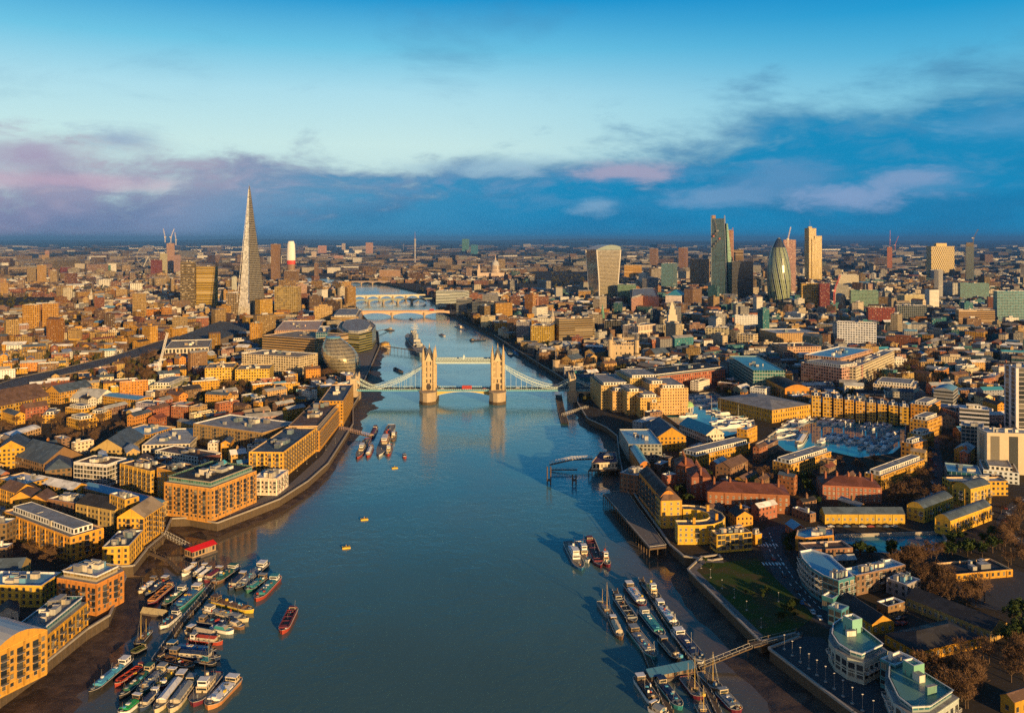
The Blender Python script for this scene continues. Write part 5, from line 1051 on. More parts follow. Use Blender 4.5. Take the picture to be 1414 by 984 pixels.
def authority():
    T(916, 938, 962, 449, 469, 35, 'stone_office', 'pale stone headquarters block with tiered central tower and green roofs', 'cream', 'copper', cat='office block', par=(4, 12, .22), wy=.36)
    c = G(931, 468); t = thing('stone_tower', 'tiered white stone tower over the green roofed headquarters', 'tower', (c.x, c.y + 22, ZG)); st = (.6, .52, .4)
    for k, (w, z0, z1) in enumerate(((11, 0, 30), (8, 30, 42), (5.6, 42, 52), (3.8, 52, 58))): m = MB(); m.box(-w, -w, z0, w, w, z1, 'facade', st); kid(m, 'tier', t)
    m = MB(); m.walls([(-3.2, -3.2), (3.2, -3.2), (3.2, 3.2), (-3.2, 3.2)], 58, 66, 'wall', st, top=[(-.5, -.5), (.5, -.5), (.5, .5), (-.5, .5)]); kid(m, 'spirelet', t)
authority()
def church(x, yb, h, label, c, w=4):
    p = G(x, yb); t = thing('church_spire', label, 'church', (p.x, p.y, ZG)); m = MB(); m.box(-w, -w, 0, w, w, h * .55, 'wall', c); kid(m, 'tower', t); m = MB(); m.lathe(0, 0, [(w * .9, h * .55), (w * .8, h * .66), (w * .25, h * .85), (.05, h)], 8, 'roof', c if c[1] < .3 else (.4, .36, .3)); kid(m, 'spire', t); m = MB(); m.box(w, -w * .9, 0, w + 24, w * .9, 11, 'wall', c); m.gable([(w, -w * .9), (w + 24, -w * .9), (w + 24, w * .9), (w, w * .9)], 11, 5, 'roof', RC['slate'], 'wall', c); kid(m, 'nave', t)
church(832, 453, 50, 'green copper church spire near the castle', (.10, .24, .17)); church(126, 421, 48, 'white church spire among the terraces left of the viaduct', (.55, .5, .42)); church(742, 442, 62, 'red brown monument like spire near the north bank', (.3, .15, .1), 3); church(717, 425, 45, 'thin pale stone column above the north bank roofs', (.5, .42, .33), 3); church(1018, 437, 40, 'pale church steeple behind the white hotel block', (.5, .45, .38)); church(763, 452, 40, 'small stone steeple behind the peach roofed glass office', (.45, .38, .3))
def wheel():
    Y = 5150.0; x = (205 - CX) * Y / F; t = thing('observation_wheel', 'giant white observation wheel small on the far left skyline', 'ferris wheel', (x, Y, ZG), R(35)); m = MB(); N = 48
    for y in (-2.5, 2.5):
        for i in range(N): a, b = 2 * math.pi * i / N, 2 * math.pi * (i + 1) / N; m.tube((66 * math.cos(a), y, 72 + 66 * math.sin(a)), (66 * math.cos(b), y, 72 + 66 * math.sin(b)), 1.1, None, 4, 'concrete')
    kid(m, 'rim', t)
    for i in range(16): a = 2 * math.pi * i / 16; s = MB(); s.tube((0, 0, 72), (65 * math.cos(a), 0, 72 + 65 * math.sin(a)), .35, None, 3, 'steel'); kid(s, 'spoke', t); p = MB(); p.tube((69 * math.cos(a) - 3, 0, 72 + 69 * math.sin(a)), (69 * math.cos(a) + 3, 0, 72 + 69 * math.sin(a)), 1.4, None, 6, 'concrete', cap=True); kid(p, 'capsule', t)
    for sx in (-1, 1): l = MB(); l.tube((sx * 30, 20, 0), (0, 3, 72), 2.2, None, 5, 'frame_white'); kid(l, 'leg', t)
wheel()
def mast_tower():
    Y = 6200.0; x = (573 - CX) * Y / F; t = thing('telecom_tower', 'thin telecom tower standing up from the horizon', 'tower', (x, Y, ZG)); m = MB(); m.lathe(0, 0, [(6, 0), (6, 120), (8, 121), (8, 150), (6, 151), (6, 165), (8.5, 166), (8.5, 180), (3, 182)], 14, 'wall', (.3, .3, .34)); kid(m, 'shaft', t); m = MB(); m.tube((0, 0, 180), (0, 0, 235), 2, .6, 6, 'wall', (.3, .2, .25)); kid(m, 'mast', t)
mast_tower()
def vase():
    c = G(402, 388); t = thing('vase_tower', 'curvy tower with white sunlit head and red band right of the spire', 'skyscraper', (c.x, c.y, ZG)); Y, h = solve_h(402, 333, 388); w = 5.4 * Y / F
    for z0, z1, col, nm in ((0, .42, (.22, .14, .09), 'lower_body'), (.42, .52, (.55, .05, .03), 'red_band'), (.52, 1, (.75, .73, .68), 'upper_body')):
        m = MB(); R1 = lambda k: w * (.72 + .38 * math.sin(math.pi * (k * .8 + .05))) * (1 if k < .93 else 1 - (k - .93) * 3); m.lathe(0, 0, [(R1(z0 + (z1 - z0) * i / 6), h * (z0 + (z1 - z0) * i / 6)) for i in range(7)], 16, 'paint', col, sy=.7, rot=.4); kid(m, nm, t)
vase()
def station():
    # striped sawtooth roof
    a, b, c, d = [G(x, y, 17) for x, y in ((236, 469), (300, 470), (356, 449), (303, 444))]; o = (a + c) / 2; claim([a, b, c, d], 4)
    t = thing('station_roof', 'railway station under a wide striped roof of pale and dark ridges', 'railway station', (o.x, o.y, ZG)); N = 13
    w = MB(); w.walls(ccw([p - o for p in (a, b, c, d)]), 0, 11, 'wall', (.2, .16, .12)); kid(w, 'wall', t)
    for i in range(N):
        k0, km, k1 = i / N, (i + .55) / N, (i + 1) / N; m = MB(); p = [a.lerp(b, k) - o for k in (k0, km, k1)]; q = [d.lerp(c, k) - o for k in (k0, km, k1)]
        m.face([(*p[0], 11), (*p[1], 13.4), (*q[1], 13.4), (*q[0], 11)], 'roof', (.70, .68, .64)); m.face([(*p[1], 13.4), (*p[2], 11), (*q[2], 11), (*q[1], 13.4)], 'roof', (.05, .06, .08)); kid(m, 'roof_ridge', t)
station()
def viaduct():
    px = [(-40, 548), (0, 537), (45, 521), (107, 508), (175, 491), (232, 472), (262, 463)]; P = [G(x, y, 13) for x, y in px]; o = P[2]
    t = thing('railway_viaduct', 'curving railway viaduct with many dark tracks sweeping across the left bank', 'railway viaduct', (o.x, o.y, 0)); W = 21; tr = MB(); w = MB(); pr = MB(); rows = []
    for i in range(len(P)):
        d = (P[min(i + 1, len(P) - 1)] - P[max(0, i - 1)]).normalized(); n = Vector((-d.y, d.x)); rows.append((P[i] - n * W - o, P[i] + n * W - o, n))
    for i in range(len(P) - 1):
        (l0, r0, n0), (l1, r1, n1) = rows[i], rows[i + 1]; claim([l0 + o, l1 + o, r1 + o, r0 + o], 3)
        tr.face([(*l0, 12), (*l1, 12), (*r1, 12), (*r0, 12)], 'roof', (.075, .062, .055))
        for (a, b) in ((l0, l1), (r1, r0)): w.face([(*a, ZG), (*b, ZG), (*b, 12), (*a, 12)], 'facade', WC['brown'], (8, 7, .28), .33, [(0, 0), (48, 0), (48, 7), (0, 7)])
        for a, b, n in ((l0, l1, n0), (r0, r1, n0)): pr.face([(*a, 12), (*b, 12), (*b, 13.2), (*a, 13.2)], 'concrete'); pr.face([(*b, 12), (*a, 12), (*a, 13.2), (*b, 13.2)][::1], 'concrete')
    kid(tr, 'track_bed', t); kid(w, 'arches', t); kid(pr, 'parapet', t)
    for k in range(8):
        f = (k + .5) / 8; m = MB()
        for i in range(len(P) - 1):
            a, b = rows[i][0].lerp(rows[i][1], f), rows[i + 1][0].lerp(rows[i + 1][1], f); e = (rows[i][1] - rows[i][0]).normalized() * .8
            m.face([(*(a - e), 12.05), (*(b - e), 12.05), (*(b + e), 12.05), (*(a + e), 12.05)], 'roof', (.16, .12, .10))
        kid(m, 'track', t)
viaduct()
def crane(x, yb, z0, hm, jl, az, el, label, c, w=1.6, body=None):
    """lattice mast plus luffing jib; z0 is the height of the ground or roof it stands on"""
    Y = F * (H - z0) / (yb - HZ) if z0 < 100 else body; p = Vector(((x - CX) * Y / F, Y)); t = thing('tower_crane', label, 'crane', (p.x, p.y, z0)); m = MB()
    def truss(a, b, w):
        a, b = Vector(a), Vector(b); d = (b - a); L = d.length; d.normalize(); u = d.orthogonal().normalized(); v = d.cross(u); n = max(3, int(L / (w * 1.6)))
        cs = [(u * i + v * j) * w / 2 for i, j in ((-1, -1), (1, -1), (1, 1), (-1, 1))]; mm = MB()
        for k in cs: mm.tube(a + k, b + k, w * .13, None, 4, 'paint', c)
        for i in range(n):
            p0, p1 = a + d * (L * i / n), a + d * (L * (i + 1) / n)
            for j in range(4): mm.tube(p0 + cs[j], p1 + cs[(j + 1) % 4], w * .08, None, 3, 'paint', c)
        return mm
    kid(truss((0, 0, 0), (0, 0, hm), w), 'mast', t); dx, dy, dz = math.cos(el) * math.sin(az), math.cos(el) * math.cos(az), math.sin(el)
    kid(truss((0, 0, hm), (dx * jl, dy * jl, hm + dz * jl), w * .8), 'jib', t); k = truss((0, 0, hm), (-dx * jl * .25, -dy * jl * .25, hm + 1), w); k.box(-dx * jl * .25 - w, -dy * jl * .25 - w, hm - 1, -dx * jl * .25 + w, -dy * jl * .25 + w, hm + w, 'paint', (.4, .38, .35), bottom=True); kid(k, 'counter_jib', t); m.box(-w, -w, hm - w, w, w, hm + w, 'paint', c, bottom=True); kid(m, 'cab', t)
crane(219, 522, ZG, 12, 48, R(14), R(68), 'white lattice crane leaning right over the gold blocks on the left bank', (.75, .72, .66), 2.4)
for a in [(1088, 406, 160, 24, 42, R(60), R(72), 'white crane on top of the pale grid tower', (.7, .6, .5), 2.6, 2720), (990, 413, 195, 14, 34, R(-100), R(80), 'dark crane on top of the wedge tower', (.12, .13, .15), 2.6, 2510), (1009, 411, 175, 16, 30, R(70), R(75), 'brown crane on the unfinished stepped tower', (.4, .2, .15), 2.6, 2580), (1344, 391, 166, 22, 50, R(60), R(48), 'dark crane leaning right on the slender dark tower', (.1, .1, .12), 2.8, 3450),
          (1229, 374, 150, 30, 55, R(30), R(80), 'left red crane by the thin red tower', (.4, .1, .1), 2.2, 4750), (1236, 374, 120, 30, 60, R(60), R(60), 'right red crane by the thin red tower', (.4, .1, .1), 2.2, 4780), (228, 375, 165, 30, 50, R(-60), R(72), 'left white crane above the pink tower by the wheel', (.6, .55, .55), 3.6, 4640), (236, 375, 165, 30, 50, R(50), R(70), 'middle white crane above the pink tower by the wheel', (.6, .55, .55), 3.6, 4660), (243, 376, 150, 30, 46, R(-40), R(66), 'right white crane above the pink tower by the wheel', (.6, .55, .55), 3.6, 4700),
          (1152, 420, 40, 30, 40, R(60), R(60), 'small red crane right of the tall gold tower', (.5, .08, .08), 2.6, 2500)]:
    crane(*a[:9], w=a[9], body=a[10]) if a[2] >= 100 else crane(*a[:9], w=a[9])
crane(557, 345, ZG, 90, 60, R(-50), R(30), 'grey crane on the horizon left of the telecom tower', (.35, .35, .4), 4)
# ---------------------------------------------------------------- boats
def hull_outline(L, W, k, bow=.22, stern=.08):
    """half-breadths along the hull, bow at +x"""
    out = []
    for u in (0, stern * .5, stern, .3, .6, 1 - bow, 1 - bow * .55, 1 - bow * .22, 1.0):
        if u <= stern: b = .72 + .28 * math.sin(u / stern * math.pi / 2)
        elif u >= 1 - bow: q = (u - 1 + bow) / bow; b = math.cos(q * math.pi / 2) ** .75
        else: b = 1
        out.append((-L / 2 + u * L, max(.03, b) * W / 2 * k))
    return out
def hull(L, W, H, c, dk, sheer=.5):
    m = MB(); low = hull_outline(L * .96, W, .82); top = hull_outline(L, W, 1); z = lambda i, hh: hh + (sheer * (max(0, abs(i / 8 - .45) - .25) * 3) ** 1.5 if hh > 0 else 0)
    for s in (-1, 1):
        for i in range(8):
            a, b, c2, d = (low[i][0], s * low[i][1], -.4), (low[i + 1][0], s * low[i + 1][1], -.4), (top[i + 1][0], s * top[i + 1][1], z(i + 1, H)), (top[i][0], s * top[i][1], z(i, H))
            m.face([a, b, c2, d] if s < 0 else [d, c2, b, a], 'paint', c)
            a2, b2 = (*a[:2], z(i, H) ), None
            e0, e1 = (top[i][0], s * top[i][1], z(i, H)), (top[i + 1][0], s * top[i + 1][1], z(i + 1, H)); f0, f1 = (e0[0], e0[1] * .9, e0[2] + .12), (e1[0], e1[1] * .9, e1[2] + .12)
            q = [e0, e1, f1, f0]; m.face(q if s < 0 else q[::-1], 'paint', (.5, .45, .36))
    m.face([(top[0][0], top[0][1], z(0, H)), (low[0][0], low[0][1], -.4), (low[0][0], -low[0][1], -.4), (top[0][0], -top[0][1], z(0, H))], 'paint', c)
    d = MB()
    for i in range(8):
        a, b = top[i], top[i + 1]; za, zb = z(i, H) - .25, z(i + 1, H) - .25; d.face([(a[0], -a[1] * .95, za), (b[0], -b[1] * .95, zb), (b[0], b[1] * .95, zb), (a[0], a[1] * .95, za)], 'paint', dk)
    return m, d
def cabin(m, x0, x1, w, z0, h, c, rc, win=True, M=None):
    m.box(x0, -w / 2, z0, x1, w / 2, z0 + h, 'paint', c); m.box(x0 - .15, -w / 2 - .15, z0 + h, x1 + .15, w / 2 + .15, z0 + h + .15, 'paint', rc)
    if win:
        n = max(1, int((x1 - x0) / 1.5)); g = (x1 - x0) / n
        for i in range(n):
            for s in (-1, 1): m.face([(x0 + i * g + g * .2, s * (w / 2 + .02), z0 + h * .45), (x0 + i * g + g * .8, s * (w / 2 + .02), z0 + h * .45), (x0 + i * g + g * .8, s * (w / 2 + .02), z0 + h * .85), (x0 + i * g + g * .2, s * (w / 2 + .02), z0 + h * .85)][::-s], 'glass')
        for x in (x0 - .02, x1 + .02): m.face([(x, -w / 2 + .2, z0 + h * .45), (x, w / 2 - .2, z0 + h * .45), (x, w / 2 - .2, z0 + h * .85), (x, -w / 2 + .2, z0 + h * .85)], 'glass')
BC = dict(blue=(.03, .16, .34), navy=(.02, .04, .10), red=(.35, .05, .03), green=(.02, .32, .10), dgreen=(.02, .13, .10), white=(.78, .78, .76), cream=(.60, .50, .34), grey=(.25, .27, .28), black=(.02, .022, .025), brown=(.16, .09, .05), teal=(.04, .28, .30), maroon=(.14, .02, .04), orange=(.5, .22, .08), yellow=(.65, .45, .05), olive=(.07, .09, .03), sky=(.08, .36, .55), pink=(.5, .28, .22), wood=(.24, .16, .09))
NB = [0]
def boat(bx, by, sx, sy, W, hc, cc, style, label, cat='boat', zw=0.0, group='moored river boats', name=None):
    b, s = G(bx, by, zw + .8), G(sx, sy, zw + .8); L = max(5.0, (b - s).length); c = (b + s) / 2; hcol, ccol = BC[hc], BC[cc]; k = min(1.0, L / 18)
    t = thing(name or {'y': 'motor_yacht', 's': 'sailing_boat', 't': 'tug_boat', 'b': 'river_barge', 'h': 'houseboat', 'o': 'open_barge', 'r': 'work_boat'}[style], label, cat, (c.x, c.y, zw), math.atan2((b - s).y, (b - s).x), group); H = 1.0 + .7 * k; rnd = random.random
    hm, dm = hull(L, W, H, hcol, (.24, .2, .15) if style != 'y' else (.6, .58, .54)); kid(hm, 'hull', t); kid(dm, 'deck', t)
    if style in 'bh':
        m = MB(); x0, x1 = -L * .26, L * .30; n = 3 if style == 'b' else 1; w = W * .72; g = (x1 - x0) / n
        for i in range(n):
            m = MB(); a, b2 = x0 + i * g + .12, x0 + (i + 1) * g - .12; hh = .9 if style == 'b' else 1.9
            m.walls([(a, -w / 2), (b2, -w / 2), (b2, w / 2), (a, w / 2)], H - .3, H + hh * .6, 'paint', ccol if style == 'b' else (.5, .45, .36))
            for s2 in (-1, 1): m.face([(a, s2 * w / 2, H + hh * .6), (b2, s2 * w / 2, H + hh * .6), (b2, 0, H + hh), (a, 0, H + hh)][::-s2 or 1], 'paint', ccol)
            m.face([(b2, -w / 2, H + hh * .6), (b2, w / 2, H + hh * .6), (b2, 0, H + hh)], 'paint', ccol); m.face([(a, w / 2, H + hh * .6), (a, -w / 2, H + hh * .6), (a, 0, H + hh)], 'paint', ccol)
            for q in range(int((b2 - a) / 2.6)):
                for s2 in (-1, 1): m.face([(a + .8 + q * 2.6, s2 * (w / 2 + .02), H + .1), (a + 1.9 + q * 2.6, s2 * (w / 2 + .02), H + .1), (a + 1.9 + q * 2.6, s2 * (w / 2 + .02), H + .55), (a + .8 + q * 2.6, s2 * (w / 2 + .02), H + .55)][::-s2], 'glass')
            kid(m, 'hatch_cover', t)
        m = MB(); cabin(m, -L * .44, -L * .30, W * .6, H - .2, 2.3, random.choice([BC['white'], BC['cream'], BC['wood']]), random.choice([BC['white'], BC['grey'], ccol])); kid(m, 'wheelhouse', t)
        m = MB(); m.tube((L * .36, 0, H), (L * .36, 0, H + 3.4), .1, .05, 5, 'timber'); m.box(L * .38, -.5, H - .2, L * .42, .5, H + .5, 'paint', BC['grey']); kid(m, 'bow_mast', t)
        for i in range(3): m = MB(); xx = -L * .2 + rnd() * L * .5; m.box(xx, -W * .12, H + .7, xx + .9, W * .12, H + 1.15, 'paint', random.choice([BC['white'], BC['cream'], BC['sky'], BC['grey']])); kid(m, 'skylight', t)
    elif style == 'o':
        m = MB(); x0, x1 = -L * .36, L * .36; w = W * .78; m.face([(x0, -w / 2, H - .2), (x1, -w / 2, H - .2), (x1, w / 2, H - .2), (x0, w / 2, H - .2)], 'paint', (.03, .025, .02))
        for a in ((x0, -w / 2, x1, -w / 2 + .25), (x0, w / 2 - .25, x1, w / 2), (x0, -w / 2, x0 + .3, w / 2), (x1 - .3, -w / 2, x1, w / 2)): m.box(a[0], a[1], H - .2, a[2], a[3], H + .7, 'paint', ccol)
        for i in range(4): xx = x0 + (i + .5) * (x1 - x0) / 4; m.box(xx, -w / 2, H + .3, xx + .25, w / 2, H + .55, 'paint', ccol, bottom=True)
        kid(m, 'hold_coaming', t); m = MB(); cabin(m, -L * .46, -L * .39, W * .5, H - .2, 1.6, BC['cream'], ccol); kid(m, 'cabin', t)
    elif style == 't':
        m = MB(); cabin(m, -L * .2, L * .16, W * .6, H - .2, 2.2, BC['cream'] if cc != 'white' else BC['white'], ccol); kid(m, 'deckhouse', t); m = MB(); cabin(m, L * .0, L * .14, W * .5, H + 2.1, 2.2, BC['white'], BC['white']); kid(m, 'wheelhouse', t)
        m = MB(); m.tube((-L * .08, 0, H + 2), (-L * .08, 0, H + 5.2), .75, .6, 10, 'paint', ccol, cap=True); kid(m, 'funnel', t); m = MB(); m.tube((L * .02, 0, H + 4), (L * .02, 0, H + 9.5), .13, .05, 5, 'timber'); m.tube((L * .02, -1.4, H + 7), (L * .02, 1.4, H + 7), .06, None, 4, 'timber'); kid(m, 'mast', t)
        m = MB(); m.box(-L * .42, -.6, H - .2, -L * .34, .6, H + .6, 'paint', BC['grey']); m.tube((L * .32, 0, H), (L * .32, 0, H + 1.2), .3, None, 6, 'paint', BC['grey'], cap=True); kid(m, 'winch', t)
    elif style == 's':
        m = MB(); cabin(m, -L * .18, L * .12, W * .5, H - .2, .9, BC['wood'] if hc != 'white' else BC['white'], ccol); kid(m, 'cabin', t); hh = min(20, 6 + L * .45); m = MB(); m.tube((L * .12, 0, H - .2), (L * .12, 0, H + hh), .17, .06, 5, 'gold_paint' if W > 4.5 else 'steel'); kid(m, 'mast', t)
        m = MB(); m.tube((L * .11, 0, H + 1.7), (-L * .28, 0, H + 2.1), .2, .14, 5, 'paint', ccol); kid(m, 'boom', t)
        m = MB()
        for q in ((L * .48, 0), (-L * .48, 0), (L * .08, W * .45), (L * .08, -W * .45)): m.tube((q[0], q[1], H), (L * .12, 0, H + hh * .95), .035, None, 3, 'steel')
        kid(m, 'rigging', t)
        if W > 4.5: m = MB(); m.tube((-L * .3, 0, H - .2), (-L * .3, 0, H + hh * .55), .12, .05, 5, 'gold_paint'); kid(m, 'mizzen_mast', t)
    elif style == 'y':
        m = MB(); m.walls([(-L * .3, -W * .36), (L * .22, -W * .36), (L * .22, W * .36), (-L * .3, W * .36)], H - .2, H + 1.3, 'paint', ccol, top=[(-L * .26, -W * .3), (L * .1, -W * .28), (L * .1, W * .28), (-L * .26, W * .3)]); m.face([(-L * .26, -W * .3, H + 1.3), (L * .1, -W * .28, H + 1.3), (L * .1, W * .28, H + 1.3), (-L * .26, W * .3, H + 1.3)], 'paint', BC['white']); kid(m, 'cabin', t)
        m = MB(); m.face([(L * .2, -W * .34, H + .1), (L * .2, W * .34, H + .1), (L * .11, W * .28, H + 1.25), (L * .11, -W * .28, H + 1.25)], 'glass'); m.box(-L * .15, -W * .2, H + 1.3, L * .0, W * .2, H + 2.0, 'paint', BC['navy']); kid(m, 'windscreen', t)
    elif style == 'r':
        m = MB(); m.box(-L * .4, -W * .42, H - .1, L * .42, W * .42, H + .5, 'paint', ccol); kid(m, 'deck_load', t)
    if style != 'y' and L > 12:
        for i in range(7):
            m = MB(); xx = (rnd() - .5) * L * .8; yy = (rnd() - .5) * W * .55; q = rnd(); zz = H - .2 + (.9 if style == 'b' and abs(xx) < L * .26 else 0)
            if q < .5: m.box(xx, yy, zz, xx + .4 + q * 2, yy + .4 + rnd(), zz + .4 + rnd() * .8, 'paint', random.choice([BC['white'], BC['red'], BC['wood'], BC['grey'], BC['sky'], BC['yellow'], BC['brown']])); kid(m, 'deck_box', t)
            elif q < .75: m.tube((xx, yy, zz), (xx, yy, zz + .8), .32, None, 7, 'paint', random.choice([BC['blue'], BC['orange'], BC['black']]), cap=True); kid(m, 'barrel', t)
            else: m.tube((xx, yy, zz), (xx + rnd() * 3 - 1.5, yy, zz + 2.2 + rnd() * 3), .05, None, 4, 'steel'); kid(m, 'pole', t)
    return t
S1 = 'left cluster'
